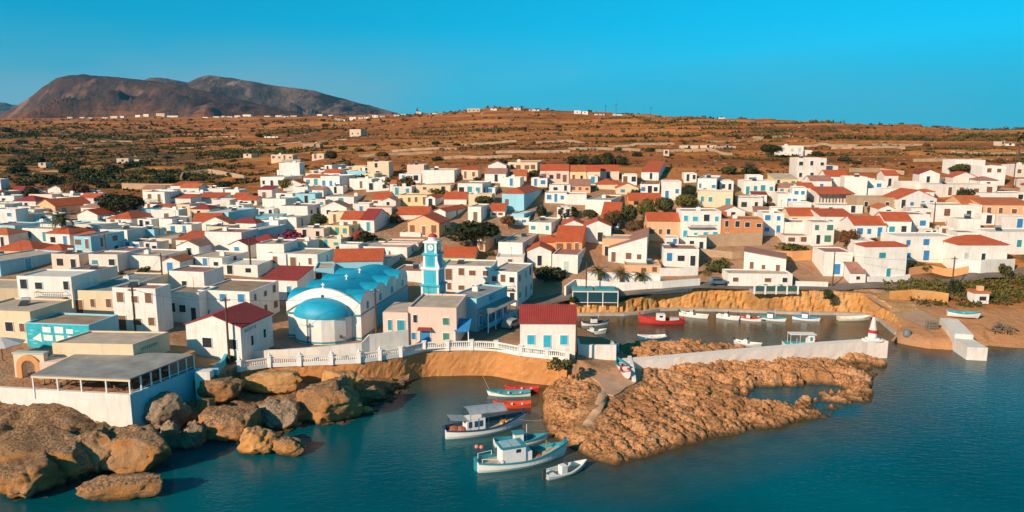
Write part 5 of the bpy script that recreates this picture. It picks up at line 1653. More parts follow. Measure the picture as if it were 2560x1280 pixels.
def head_z(X_, Y_):
    d0 = seg_dist(HEAD, X_, Y_); ins_ = poly_inside(HEAD, X_, Y_)
    right = sstep(20, 34, X_)
    d_ = np.where(ins_, d0, -d0) + fbm(X_ / 3.2, Y_ / 3.2, 4, 19) * (.6 + 1.3 * right) - .15 - .5 * right
    zmax = np.interp(X_, [2, 12, 24, 34, 44, 56], [2.0, 1.9, 1.55, 1.15, .75, .55]) + .5 * sstep(88, 97, Y_)
    dd_ = np.maximum(d_, 0)
    prof = 1 - np.exp(-dd_ / (2.8 - 2.1 * (1 - right)))
    z = -.3 + (zmax + .3) * (.55 * (1 - np.exp(-dd_ / .5)) + .45 * (1 - np.exp(-dd_ / 4.0)))
    ca, sa = math.cos(strike), math.sin(strike)
    al, ac = X_ * ca + Y_ * sa, -X_ * sa + Y_ * ca
    wob = fbm(X_ / 5, Y_ / 5, 3, 8) * 1.6
    pd = seg_dist(path_px, X_, Y_, False)
    rd = seg_dist(RAMP, X_, Y_); rin = poly_inside(RAMP, X_, Y_)
    rd = np.where(rin, 0, rd)
    sm = sstep(.7, 2.2, pd) * sstep(0, 1.2, rd)
    strata = ridged(al / 10 + wob * .2, (ac + wob) / 2.1, 4, 31, .5) - .62
    crag = ridged(X_ / 1.9, Y_ / 1.7, 4, 44) - .62
    pit = np.minimum(0, vnoise(X_ / .5, Y_ / .5, 12) - .42) * 1.1 + np.minimum(0, vnoise(X_ / .9 + 5, Y_ / .9, 13) - .38) * 1.2
    nz_ = strata * (.7 + 1.1 * right) * sm + crag * (.12 + .28 * sm) + pit * (.1 + .6 * sm)
    z = z + nz_ * np.clip(dd_ / .8, 0, 1) + fbm(X_ / 4.5, Y_ / 4.5, 3, 90) * .35 * sm * np.clip(dd_ / 2, 0, 1)
    wx, wy = X_ + fbm(X_ / 1.5, Y_ / 1.5, 3, 71) * .7, Y_ + fbm(X_ / 1.5 + 9, Y_ / 1.5, 3, 72) * .7
    al2, ac2 = wx * ca + wy * sa, -wx * sa + wy * ca
    for sx_, sy_, am_, sd_ in ((3.6, 1.5, .32, 3), (1.25, .75, .22, 7)):
        cr_, id_, gx_, gy_ = worley(al2 / sx_, ac2 / sy_, sd_)
        z = z + ((id_ - .5) * am_ + (gx_ * (id_ - .5) + gy_ * ((id_ * 7) % 1 - .5)) * am_ * 1.6 - (1 - sstep(0, .16, cr_)) * am_ * 1.1) * sm * np.clip(dd_ / 1.0, 0, 1)
    lay = z + ac * .05
    q = lay / .28
    z = z * .5 + .5 * ((np.floor(q) + sstep(.55, 1.0, q - np.floor(q))) * .28 - ac * .05)
    ed = np.hypot((X_ - disc_c.x) / 3.7, (Y_ - disc_c.y) / 5.2)
    z = z + .5 * sstep(1.06, 1.0, ed + pit * .05)
    for (px_, py_), rx, ry in pools:
        e = np.hypot((X_ - px_) / rx, (Y_ - py_) / ry) + fbm(X_ / 1.6, Y_ / 1.6, 3, 61) * .5
        w_ = sstep(.9, 1.35, e)
        z = np.where(e < 1.35, z * w_ + (-.45) * (1 - w_), z)
    z = np.where(rd < 1.0, z * sstep(0, 1, rd) + 1.9 * (1 - sstep(0, 1, rd)), z)
    return np.where(d_ > 0, z, -.3 + d_ * .8)
hf('rocky_headland', 1, 64, 63, 110, .16, head_z, rock_hd, -.8)

MB().prism(RAMP[::-1], .8, 2.06).build('ramp', simple('pink_concrete', (.52,.31,.20), .9, .25, .5, bump=.03))['kind'] = 'structure'
hp = catmull([(p[0], p[1], 0) for p in path_px[1:]], 8)
V, F_ = [], []
for i, p in enumerate(hp):
    a, b_ = hp[max(i-1,0)], hp[min(i+1,len(hp)-1)]
    t = (b_ - a).normalized(); nr = Vector((t.y, -t.x, 0))
    row = [p + nr * k * .55 for k in (-1.2, -.5, .5, 1.2)]
    zs = head_z(np.array([q.x for q in row]), np.array([q.y for q in row]))
    V += [(q.x, q.y, float(np.median(zs)) + (.10 if k in (1, 2) else -.12)) for k, q in enumerate(row)]
for i in range(len(hp) - 1):
    for k in range(3):
        a = i * 4 + k; F_.append((a, a + 4, a + 5, a + 1))
tag(MB().add(V, F_).build('headland_path', simple('sandy_path', (.60,.36,.22), .95, .2, 1.2, bump=.05), smooth=True), kind='structure')
# quay ledge and cliff of the harbour
hb = [Vector((p[0], p[1], 0)) for p in HARBW]
def offset(pts, o):
    out = []
    for i, p in enumerate(pts):
        a, b = pts[max(i-1,0)], pts[min(i+1,len(pts)-1)]
        t = Vector((b[0]-a[0], b[1]-a[1], 0)).normalized()
        out.append(Vector((p[0] - t.y * o, p[1] + t.x * o, 0)))
    return out
hq = [p for p in hb[1:13]]
tag(thick_wall('quay', [tuple(p) for p in resample(hq, 2)], -1.5, .5, 3.0, concrete, .05, 3, inward=1), kind='structure')
topz = {1: 2.5, 2: 2.5, 3: 2.9, 4: 3.5, 5: 4.1, 6: 4.3, 7: 4.35, 8: 4.35, 9: 4.35, 10: 4.25, 11: 3.6, 12: 1.5}
cl_pts, cl_z = [], []
off_pts = offset(hb, 1.1)
for i in range(1, 12):
    a, b_ = off_pts[i], off_pts[i + 1]
    m_ = max(2, int((b_ - a).length / .45))
    for j in range(m_):
        t = j / m_
        cl_pts.append(tuple(a + (b_ - a) * t)); cl_z.append(topz[i] + (topz[i + 1] - topz[i]) * t)
cl_z = [z + .25 * mnoise.noise(Vector((p[0], p[1], 0)) * .6) for z, p in zip(cl_z, cl_pts)]
tag(thick_wall('harbour_cliff', cl_pts, .2, cl_z, 4.6, rock_or, .2, 14, nscale=1.0, batter=.3, seed=4, groove=.75), kind='structure')

# mole wall with its end block
ml = [at(1567,902,3.3), at(1700,893,3.1), at(1885,877,2.9), at(2060,862,2.75), at(2170,854,2.7), at(2221,853,2.65)]
mlp = [tuple(p) for p in resample(ml, 1.0)]
o = thick_wall('mole', mlp, -1.5, [float(np.interp(i, [0, len(mlp)-1], [3.2, 2.65])) for i in range(len(mlp))], 1.5, plaster('mole_limewash', (.88,.77,.69), .2), .05, 5)
tag(o, 'long weathered white mole wall sheltering the harbour', 'mole')
o = thick_wall('mole_quay', [(p[0] - .3, p[1] + 1.5, 0) for p in mlp[6:]], -1.5, 1.0, 2.2, concrete)
tag(o, kind='structure')
bw = [at(u, v, 2.4) for u, v in ((1578,905),(1584,925),(1590,948))]
tag(thick_wall('ramp_wall', [tuple(p) for p in bw], 1.0, [3.3, 3.2, 2.5], .5, WALL['w'], inward=-1), 'short white wall stub at the landward end of the mole', 'wall')
# beacon
P = Vector(at(2187, 855, 2.7)); P.y += .8; P.z = 2.66
r = tag(empty('beacon', P), 'small white harbour beacon with one red band on the mole end', 'beacon')
MB().box(-1.3, 1.3, -.6, .6, 0, .28).box(-.85, .85, -.5, .5, .28, .5).build('plinth', white_paint, r)
MB().lathe([(.62, .5), (.62, 1.35), (.58, 1.35)], 16).build('drum', white_paint, r)
MB().lathe([(.70, 1.3), (.72, 1.35), (.72, 1.72), (.6, 1.76)], 16).build('red_band', simple('signal_red', (.50,.02,.03), .5, .08, 2), r)
MB().lathe([(.58, 1.76), (.5, 2.0), (.22, 3.6), (.16, 3.7)], 12).build('tapered_mast', WALL['v'], r)
MB().lathe([(.1, 3.7), (.12, 3.95), (.04, 4.15)], 8).build('lantern', simple('signal_red', (.5,.02,.03)), r)
# jetty and slip on the right
j0, j1, j2 = at(2372,796,3.2), at(2410,842,2.3), at(2440,866,2.0)
def block(a, b, w, z0, za, zb_, name, par=None):
    t = Vector((b.x-a.x, b.y-a.y, 0)).normalized(); nr = Vector((t.y, -t.x, 0)) * w / 2
    pts = [a + nr, b + nr, b - nr, a - nr]
    O = Vector((a.x, a.y, 0))
    return pts, O
r = tag(empty('jetty', (j0.x, j0.y, 0)), 'stepped white concrete jetty running into the sea on the right', 'jetty')
for nm, a, b_, za, zb_, w in (('upper_ramp', j0, j1, 3.2, 2.7, 2.6), ('end_block', j1, j2, 2.0, 2.0, 2.8)):
    t = Vector((b_.x-a.x, b_.y-a.y, 0)).normalized(); nr = Vector((-t.y, t.x, 0)) * w / 2
    aa, bb = a - j0 * 1.0, b_ - j0 * 1.0
    if nm == 'end_block': bb = bb + t * .6
    q = [aa - nr, bb - nr, bb + nr, aa + nr]
    MB().prism([(p.x, p.y) for p in q], -1.5, [za, zb_, zb_, za]).build(nm, WALL['v'], r)
# walls and terraces along the harbour road
def garden_wall(px, h, mat, label, th=.4, name='garden_wall'):
    pts = [Vector(ground(u, v)) for u, v in px]
    rs = resample(pts, 2.0)
    zs = [float(z_) for z_ in tps(np.array([p.x for p in rs]), np.array([p.y for p in rs]))]
    hs = [float(np.interp(i, np.linspace(0, len(rs) - 1, len(h)), h)) for i in range(len(rs))] if isinstance(h, (list, tuple)) else [h] * len(rs)
    o = thick_wall(name, [tuple(p) for p in rs], [z - 1 for z in zs], [z + q for z, q in zip(zs, hs)], th, mat)
    return tag(o, label, 'wall', 'garden and terrace walls')
garden_wall([(1415,740),(1440,722),(1560,728),(1655,722),(1750,714)], [1.9, 1.9, 1.6, 1.4, 1.4], WALL['w'], 'long whitewashed wall along the road above the quay cafe')
garden_wall([(1468,712),(1560,714),(1650,718)], 2.6, WALL['w'], 'white courtyard wall standing behind the three palms')
garden_wall([(1650,690),(1700,690),(1745,688)], 1.6, WALL['w'], 'white parapet wall under the blue-door house')
garden_wall([(1990,716),(2070,718)], 1.0, WALL['w'], 'low white wall with a red mark beside the harbour road')
garden_wall([(2170,706),(2275,700)], 1.1, WALL['w'], 'low white wall at the foot of the hip-roofed house')
garden_wall([(2385,690),(2450,684),(2535,680)], 2.6, WALL['w'], 'tall white terrace wall below the red hip roof, far right')
garden_wall([(1745,620),(1830,615),(1905,612)], 2.8, WALL['s'], 'rubble terrace wall under the brick house')
garden_wall([(1750,640),(1830,648),(1890,640)], 1.6, WALL['s'], 'rubble bank wall behind the slanting-roofed white house')
garden_wall([(1910,650),(1980,652),(2050,648)], 2.0, WALL['o'], 'ochre terrace wall above the harbour road')
garden_wall([(2270,690),(2330,682),(2420,684)], 1.5, WALL['o'], 'ochre bank wall below the big white block')
garden_wall([(2225,752),(2280,748),(2330,752),(2370,758)], 1.8, rock_or, 'eroded ochre rock bank beside the dirt track')
garden_wall([(700,452),(850,447),(1000,470)], 1.2, WALL['s'], 'dry stone field wall behind the upper white houses', .6)
garden_wall([(305,470),(440,472),(560,478)], 1.6, WALL['s'], 'tan field wall behind the left town', .6)
garden_wall([(455,452),(460,440),(520,432),(610,450)], 1.5, WALL['s'], 'curved dry stone field wall on the left slope', .6)
garden_wall([(100,433),(180,431),(260,433)], 1.0, WALL['s'], 'pale stone wall crossing the left fields', .6)
garden_wall([(2125,430),(2200,430),(2260,437)], 1.2, WALL['s'], 'pale stone wall beside the track on the right hill', .6)
# gully wall climbing the hill
MB_ = None

# ------------------------------------------------------------------ boats
def hull_mesh(L, Bm, Hs, sheer_b=.55, sheer_s=.2, stern=.55, bottom=-.35, n=18):
    """hull along +x (bow), closed sides with an inner well; z = 0 is the waterline"""
    out, inn, deck = [], [], []
    for i in range(n + 1):
        t = i / n
        s = t * 2 - 1
        if s < 0: wb = stern + (1 - stern) * (1 - (-s) ** 2.2)
        else: wb = (1 - s ** 2.3)
        wb = max(wb, .02)
        z = Hs + sheer_b * max(0, s) ** 2 + sheer_s * max(0, -s) ** 2
        x = -L / 2 + L * t
        hb = Bm / 2 * wb
        rake = .10 * L * max(0, s) ** 3
        out.append([(x, 0, bottom), (x + rake * .2, hb * .72, bottom * .6), (x + rake * .6, hb * .96, Hs * .35), (x + rake, hb, z)])
        inn.append([(x + rake, max(hb - .09, .005), z), (x + rake * .7, max(hb - .12, .004), z - .38)])
    return out, inn
def boat(u, v, L, head, hullc, topc, label, style='open', Bm=None, Hs=.62, z=0.0, stripe=None, deckc=None, name='boat', group='boats moored at the harbour town', tilt=0):
    p = at(u, v, z)
    root = tag(empty(name, p, R(head)), label, 'boat', group)
    if tilt: root.rotation_euler[0] = R(tilt)
    Bm = Bm or L * .34
    out, inn = hull_mesh(L, Bm, Hs, stern=.62 if style != 'kaiki' else .5, sheer_b=.75 if style == 'kaiki' else .35)
    V, F_ = [], []
    n_ = len(out)
    for s in (1, -1):
        o0 = len(V)
        for r_ in out: V += [(x, s * y, zz) for x, y, zz in r_]
        for i in range(n_ - 1):
            for k in range(3):
                a = o0 + i * 4 + k
                F_.append((a, a + 4, a + 5, a + 1) if s < 0 else (a + 1, a + 5, a + 4, a))
    # transom
    k0 = len(V); V += [(x, y, zz) for x, y, zz in out[0]] + [(x, -y, zz) for x, y, zz in out[0][::-1]]
    F_.append(tuple(range(k0, k0 + 8)))
    hm = MB().add(V, F_).build('hull', hullc, root, smooth=False)
    # gunwale strip
    V, F_ = [], []
    for s in (1, -1):
        o0 = len(V)
        for a, b_ in zip(out, inn):
            x, y, zz = a[3]; xi, yi, zi = b_[0]
            V += [(x, s * (y + .05), zz - .12), (x, s * (y + .05), zz + .03), (xi, s * yi, zz + .03), (b_[1][0], s * b_[1][1], b_[1][2])]
        for i in range(n_ - 1):
            for k in range(3):
                a = o0 + i * 4 + k
                F_.append((a, a + 4, a + 5, a + 1) if s < 0 else (a + 1, a + 5, a + 4, a))
    MB().add(V, F_).build('gunwale', topc, root)
    if stripe:
        V, F_ = [], []
        for s in (1, -1):
            o0 = len(V)
            for a in out:
                x, y, zz = a[2]; x3, y3, z3 = a[3]
                m1 = [(x + (x3 - x) * f, s * (y + (y3 - y) * f + .015), zz + (z3 - zz) * f) for f in (.28, .58)]
                V += m1
            for i in range(n_ - 1):
                a = o0 + i * 2
                F_.append((a, a + 2, a + 3, a + 1) if s < 0 else (a + 1, a + 3, a + 2, a))
        MB().add(V, F_).build('stripe', stripe, hm)
    V, F_ = [], []
    for b_ in inn:
        x, y, zz = b_[1]; V += [(x, y, zz), (x, -y, zz)]
    for i in range(n_ - 1): F_.append((2*i+1, 2*i+3, 2*i+2, 2*i))
    MB().add(V, F_).build('deck', deckc or simple('boat_deck', (.45,.38,.30), .7, .2, 3), root)
    dz = Hs - .38
    if style == 'kaiki':
        MB().box(L*.46, L*.5, -.06, .06, Hs + .3, Hs + 1.25).build('stem_post', topc, root, (L * .08, 0, 0))
        MB().box(-L*.52, -L*.49, -.3, .3, -.3, Hs + .45).build('rudder', topc, root)
    if style in ('open', 'row'):
        for i, x in enumerate((-.25, .05, .3)):
            MB().box(-.13, .13, -Bm * .38, Bm * .38, Hs - .2, Hs - .14).build('thwart', white_paint, root, (x * L, 0, 0))
    if style in ('motor',):
        MB().box(-.3, .35, -.35, .35, dz, Hs + .5).build('console', white_paint, root, (-L * .05, 0, 0))
        MB().box(-.03, .03, -.36, .36, 0, .4).build('windscreen', SHUT['d'], root, (L * .03, 0, Hs + .5))
        MB().box(-.22, .1, -.15, .15, .1, .95).box(-.16, .02, -.06, .06, -.5, .1).build('outboard_motor', metal_dark, root, (-L * .53, 0, .1))
        MB().box(-.4, .15, -Bm*.36, Bm*.36, Hs - .25, Hs + .02).build('bench', white_paint, root, (-L * .33, 0, 0))
    if style in ('cuddy',):
        MB().box(-.5, .5, -.45, .45, dz, Hs + .75).build('wheelhouse', white_paint, root, (-L * .02, 0, 0))
        MB().box(-.65, .65, -.55, .55, 0, .07).build('wheelhouse_roof', topc, root, (-L * .02, 0, Hs + .75))
        MB().box(-.02, .02, -.35, .35, 0, .35).build('windscreen', SHUT['d'], root, (-L * .02 + .51, 0, Hs + .3))
        MB().tube((L*.15, 0, dz), (L*.15, 0, Hs + 1.6), .03).build('mast', white_paint, root)
    return root, Hs, dz, Bm
hw = simple('hull_white', (.78,.76,.72), .35, .08, 2)
hr = simple('hull_red', (.48,.035,.03), .4, .12, 2)
hro = simple('hull_orange_red', (.62,.07,.025), .4, .12, 2)
hbl = simple('hull_blue', (.02,.12,.20), .4, .15, 2)
htq = simple('hull_turquoise', (.03,.30,.38), .4, .12, 2)
hgy = simple('hull_grey', (.42,.45,.47), .45, .1, 2)
bt = simple('boat_trim_teal', (.03,.26,.33), .45, .12, 2)
bb_ = simple('boat_trim_navy', (.03,.07,.14), .45, .12, 2)
net = simple('fishing_net', (.42,.13,.06), .95, .4, 6)
tarp = simple('grey_tarpaulin', (.33,.37,.42), .8, .2, 2)
# big fishing boat in the bay
r, Hs, dz, Bm = boat(1298, 1158, 9.2, 20, hw, bt, 'large white and teal fishing boat with boxy cabin in the bay', 'kaiki', 3.1, .85, stripe=None)
c = MB().box(-1.35, 1.15, -.85, .85, dz, Hs + 1.35).build('cabin', white_paint, r, (-.75, 0, 0))
MB().box(-1.55, 1.2, -1.0, 1.0, 0, .1).build('cabin_roof', bt, c, (0, 0, Hs + 1.36))
for x in (-.7, .3): MB().box(-.45, .45, -.8, .8, 0, .05).build('roof_panel', simple('roof_glass', (.35,.5,.55), .2, .1, 2), c, (x - .1, 0, Hs + 1.47))
MB().box(-.25, .25, -.02, .02, 0, .35).build('window', SHUT['d'], c, (.35, -.86, Hs + .75))
MB().box(0, .7, -.7, .7, dz, Hs + .6).build('engine_cover', white_paint, r, (.45, 0, 0))
MB().tube((0,0,dz),(0,0,Hs+1.2),.05).tube((-.4,0,Hs+.9),(.4,0,Hs+.9),.04).build('winch', simple('brass', (.45,.33,.15), .5, .1, 3, .4), r, (3.0, 0, 0))
MB().lathe([(.7, dz), (.75, dz+.15), (.4, dz+.4), (.1, dz+.45)], 12).build('net_heap', net, r, (1.9, .2, 0))
for s in (-1, 1): MB().tube((-4.2, s*.75, Hs+.55), (-2.6, s*1.2, Hs+.45), .03).tube((-4.2, s*.75, Hs), (-4.2, s*.75, Hs+.55), .03).tube((-2.6, s*1.2, Hs), (-2.6, s*1.2, Hs+.45), .03).build('stern_rail', white_paint, r)
# canopied fishing boat
r, Hs, dz, Bm = boat(1206, 1078, 9.0, 22, hw, bb_, 'white fishing boat with grey tarpaulin canopy and orange nets', 'kaiki', 3.0, .85)
c = MB().box(-1.1, 1.1, -.75, .75, dz, Hs + 1.05).build('cabin', white_paint, r, (-1.0, 0, 0))
for x in (-.7, .0, .6): MB().box(-.2, .2, -.02, .02, 0, .7).build('cabin_panel', bb_, c, (x, -.76, Hs + .1))
V = []
cn = MB()
for i in range(9):
    y0, y1 = -1.35 + i * .3, -1.35 + (i + 1) * .3
    zz = lambda y: Hs + 2.15 - .14 * y * y
    cn.add([(-1.9, y0, zz(y0)), (2.6, y0, zz(y0) - .15), (2.6, y1, zz(y1) - .15), (-1.9, y1, zz(y1)), (-1.9, y0, zz(y0) - .04), (2.6, y0, zz(y0) - .19), (2.6, y1, zz(y1) - .19), (-1.9, y1, zz(y1) - .04)], [(0,1,2,3),(7,6,5,4),(0,4,5,1),(2,6,7,3)])
cn = cn.build('canopy', tarp, r)
for x in (-1.8, .3, 2.5):
    for s in (-1, 1): MB().tube((x, s*1.25, dz), (x, s*1.25, Hs+1.85), .03).build('canopy_pole', metal_dark, r)
sl = MB(); slab(sl, [(-3.9,-.9,Hs+1.35),(-2.1,-.9,Hs+1.05),(-2.1,.9,Hs+1.05),(-3.9,.9,Hs+1.35)], .05); sl.build('stern_awning', tarp, r)
for x in (-3.8, -2.2): MB().tube((x, .8, dz), (x, .8, Hs + 1.1), .03).build('awning_pole', metal_dark, r)
for x, y, s in ((-3.4, .1, .8), (-2.6, -.3, .6), (2.7, .2, .6)): MB().lathe([(s, dz), (s * .95, dz + .25), (s * .5, dz + .55), (.1, dz + .62)], 12).build('net_heap', net, r, (x, y, 0))
for x, y in ((2.2, -.5), (2.9, -.3), (2.6, .5)): MB().lathe([(.22, dz), (.28, dz + .2), (.2, dz + .5)], 10).build('float', simple('yellow_float', (.6,.42,.12), .5, .2, 3), r, (x, y, 0))
# others in the bay
boat(1298, 1108, 5.6, 14, hw, bt, 'small white and blue boat between the two fishing boats', 'cuddy', 1.8, .5, deckc=htq)
r, *_ = boat(1276, 988, 5.2, 180, hw, bt, 'white rowing boat nearest the sea wall', 'row', 1.6, .42)
boat(1308, 977, 4.2, 175, hr, hr, 'dark red rowing boat half hidden behind the white one', 'row', 1.4, .42)
boat(1284, 1017, 4.3, 180, hro, hro, 'bright orange-red rowing boat in the bay', 'row', 1.5, .45, deckc=hro)
boat(1411, 1182, 4.6, 32, hgy, hw, 'grey inflatable motor boat nearest the headland', 'motor', 1.9, .38)
for k, (u, v) in enumerate(((1192, 1118), (1204, 1119))):
    q = at(u, v, 0)
    o = MB().lathe([(.05, -.2), (.22, -.1), (.26, .05), (.18, .24), (.04, .28)], 12).build('mooring_buoy', simple('orange_buoy', (.62,.22,.12), .5, .1, 3), None, q, smooth=True)
    tag(o, ('left' if k == 0 else 'right') + ' one of two orange buoys floating beside the canopied boat', 'buoy', 'mooring buoys')
# harbour
r, Hs, dz, Bm = boat(1656, 808, 7.4, 176, hr, hr, 'red fishing boat with white wheelhouse moored in the harbour', 'kaiki', 2.6, .75, deckc=hr)
c = MB().box(-.75, .75, -.65, .65, dz, Hs + 1.0).build('wheelhouse', white_paint, r, (.35, 0, 0))
MB().box(-.3, .3, -.02, .02, 0, .35).build('window', SHUT['d'], c, (0, .66, Hs + .45))
MB().box(-.9, .7, -.5, .5, dz, Hs + .35).build('hatch', simple('hatch_grey', (.5,.5,.5), .6, .1, 2), r, (-2.0, 0, 0))
r, *_ = boat(1632, 848, 4.4, 182, hbl, hw, 'dark blue open boat lying off the rocks in the harbour', 'open', 1.7, .5, deckc=hbl)
for u, v, L, hd, hc, tc_, st, lab in [
 (1732,792,5.0,-32,hw,hw,'motor','white motor boat angled to the quay, next to the red boat'),
 (1818,797,3.9,-35,hw,hw,'motor','small white motor boat, third along the harbour cliff'),
 (1873,801,3.7,-28,hw,hr,'motor','small white boat with red trim, moored at the quay under the cliff'),
 (1927,800,4.6,-30,hw,bt,'cuddy','white cuddy boat moored at the middle of the harbour cliff'),
 (2013,800,4.4,-25,hw,simple('boat_trim_blue',(.03,.25,.5),.45,.1,2),'cuddy','white boat with bright blue deck below the cliff terrace'),
 (2132,800,5.6,2,simple('hull_cream',(.66,.55,.40),.4,.1,2),hw,'open','long cream open boat at the far right of the harbour'),
 (1486,812,4.6,10,hw,bb_,'cuddy','white and navy boat just right of the crimson-roofed house'),
 (1482,834,4.0,5,hw,hw,'motor','small white boat tied up behind the crimson-roofed house'),
 (1867,864,4.0,-35,hgy,hw,'motor','grey and white motor boat beside the mole wall'),
 (2005,866,6.0,-3,hw,htq,'open','white and turquoise boat with canopy behind the mole wall')]:
    r, Hs, dz, Bm = boat(u, v, L, hd, hc, tc_, lab, st, None, .5, deckc=htq if 'blue deck' in lab or 'turquoise' in lab else None)
    if 'canopy behind' in lab:
        c = MB().box(-.5, .5, -.6, .6, dz, Hs + 1.5).build('wheelhouse', white_paint, r, (1.2, 0, 0))
        MB().box(-.2, .2, -.02, .02, 0, .6).build('window', SHUT['t'], c, (0, -.61, Hs + .6))
        MB().box(-2.2, 1.9, -.85, .85, Hs + 1.6, Hs + 1.68).build('canopy', white_paint, r)
        for x in (-2.1, -.6):
            for s in (-1, 1): MB().tube((x, s*.75, dz), (x, s*.75, Hs+1.6), .03).build('canopy_pole', white_paint, r)
        MB().lathe([(.2, 0), (.3, .2), (.2, .4)], 10).build('life_ring', simple('signal_red', (.5,.02,.03)), r, (1.9, -.4, Hs + .6))
# boats drawn up on land
boat(1555, 918, 3.4, 100, hw, bt, 'small white and teal boat drawn up at the mole root', 'open', 1.4, .45, z=2.75, deckc=htq, group='boats drawn up on land')
boat(1563, 932, 2.8, 95, hw, hr, 'small boat with red inside lying next to the white wall stub', 'open', 1.2, .4, z=2.75, deckc=hr, group='boats drawn up on land')
pz = ground(2406, 788)
boat(2406, 788, 4.6, -22, hw, htq, 'white boat with turquoise inside drawn up on the right beach', 'open', 1.8, .5, z=pz.z + .35, deckc=htq, group='boats drawn up on land')
# blue water tank by the neck, fish crates, pallets, log pile, bins
P = at(1535, 884, 2.0)
r = tag(empty('blue_cabinet', P, R(-5)), 'blue cabinet with white frame beside the harbour house wall', 'cabinet')
MB().box(-.65, .65, 0, .7, 0, 1.4).build('frame', white_paint, r)
MB().box(-.52, .52, -.04, -.003, .1, 1.3).build('door', SHUT['c'], r)
b = MB().box(-2.9, 2.4, 0, .35, -1.5, 1.7).box(2.05, 2.4, .35, 3.6, -1.5, 1.3).box(-2.9, -2.55, .35, 3.6, -1.5, 1.7)
tag(b.build('yard_wall', WALL['w'], None, at(1497, 892, 2.9), R(-1)), 'white yard wall to the right of the crimson-roofed harbour house', 'wall')
P = ground(2328, 822)
r = tag(empty('pallet_stack', P, R(10)), 'stack of weathered pallets on the track near the jetty', 'pallets')
for k in range(5):
    for y in (-.5, 0, .5): MB().box(-.9, .9, y - .06, y + .06, k * .28, k * .28 + .12).build('pallet_bearer', simple('old_wood', (.26,.22,.17), .9, .3, 4), r)
    for i in range(6): MB().box(-.85 + i * .31, -.72 + i * .31, -.6, .6, k * .28 + .123, k * .28 + .16).build('pallet_board', simple('old_wood', (.26,.22,.17)), r)
P = ground(2505, 826)
r = tag(empty('driftwood_pile', P), 'tangled pile of driftwood and old nets on the right beach', 'driftwood')
rnd = random.Random(5)
for k in range(46):
    a = rnd.uniform(0, 3.14); L = rnd.uniform(.7, 1.8); x, y = rnd.gauss(0, .9), rnd.gauss(0, .6); z = max(.1, rnd.uniform(.1, 1.1) - abs(x) * .25)
    MB().tube((-L/2*math.cos(a), -L/2*math.sin(a), -rnd.uniform(0, .3)), (L/2*math.cos(a), L/2*math.sin(a), rnd.uniform(0, .4)), rnd.uniform(.05, .1), n=5).build('branch', simple('driftwood', (.20,.14,.10), .95, .35, 4), r, (x, y, z))
P = at(2268, 828, 2.0); P.z = float(land_z(P.x, P.y))
o = MB().lathe([(.55, 0), (.6, .3), (.5, 1.0), (.1, 1.15)], 12).build('water_tank', simple('tank_grey', (.16,.19,.21), .5, .1, 2), None, P)
tag(o, 'small dark grey tank on the rock bank by the harbour mouth', 'tank')
# street things: satellite dish, parked cars
def car(u, v, head, colr, label):
    P = ground(u, v)
    r = tag(empty('parked_car', P, R(head)), label, 'car', 'cars parked in the streets')
    m = simple('car_paint_' + label.split()[0], colr, .25, .05, 2)
    prof = [(-1.95,.35),(-1.95,.85),(-1.75,.95),(-1.35,1.42),(.35,1.45),(1.0,.98),(1.8,.85),(1.95,.6),(1.95,.35)]
    vs = [(x, -.8, z) for x, z in prof] + [(x, .8, z) for x, z in prof]; n_ = len(prof)
    MB().add(vs, [tuple(range(n_ - 1, -1, -1)), tuple(range(n_, 2 * n_))] + [(i, (i+1) % n_, n_ + (i+1) % n_, n_ + i) for i in range(n_)]).build('body', m, r)
    for s in (-1, 1): MB().box(-1.3, .45, s*.805 - .01, s*.805 + .01, .98, 1.34).build('side_window', SHUT['d'], r)
    sl = MB(); slab(sl, [(.42,-.68,1.42),(1.0,-.68,1.0),(1.0,.68,1.0),(.42,.68,1.42)], .02); sl.build('windscreen', SHUT['d'], r)
    for x in (-1.2, 1.2):
        for s in (-1, 1):
            w_ = MB().tube((0, -.1, 0), (0, .1, 0), .33, n=12).build('wheel', simple('tyre_rubber', (.02,.02,.02), .9, .1, 2), r, (x, s * .78, .33))
car(1266, 748, 70, (.55,.55,.55), 'silver car parked beside the brown-windowed white building')
car(1280, 818, 60, (.35,.34,.33), 'grey car in the dark street behind the harbour house')
car(612, 838, 80, (.12,.12,.13), 'black car in the lane left of the gabled house') if False else None
car(1795, 712, 5, (.10,.16,.20), 'dark car parked on the road left of the slanting-roofed house')
# timber poles
def pole(u, vb, vt, label, arm=True, thick=.14, g=None):
    P = ground(u, vb) if g is None else g
    D = dep(*P)
    h = (vb - vt) * D / FPX
    r = tag(empty('utility_pole', P), label, 'pole', 'timber utility poles')
    MB().tube((0, 0, -1), (0, 0, h), thick, thick * .7, 8).build('pole_shaft', wood_dark, r)
    if arm:
        MB().box(-.6, .6, -.06, .06, h - .5, h - .38).build('crossarm', wood_dark, r)
        for x in (-.5, 0, .5): MB().lathe([(.05, h - .38), (.06, h - .28), (.03, h - .22)], 6, x, 0).build('insulator', white_paint, r)
    return P + Vector((0, 0, h - .3))
def rope(a, b, label):
    m = (a + b) / 2 - Vector((0, 0, .25)); k = MB()
    pts = [a * (1 - t) ** 2 + m * 2 * t * (1 - t) + b * t * t for t in [i / 10 for i in range(11)]]
    for p, q in zip(pts[:-1], pts[1:]): k.tube(p - a, q - a, .025, n=4)
    tag(k.build('mooring_rope', simple('hemp_rope', (.42,.34,.24), .9, .2, 4), None, a), label, 'rope', 'mooring ropes')
rope(at(1398, 1118, 1.6), at(1440, 1108, 1.2), 'mooring rope from the big teal fishing boat to the headland')
rope(at(1298, 1048, 1.6), at(1356, 1050, 1.2), 'mooring rope from the canopied boat to the headland')
rope(at(1229, 984, .5), at(1205, 935, 1.5), 'mooring rope from the white rowing boat to the sea wall')
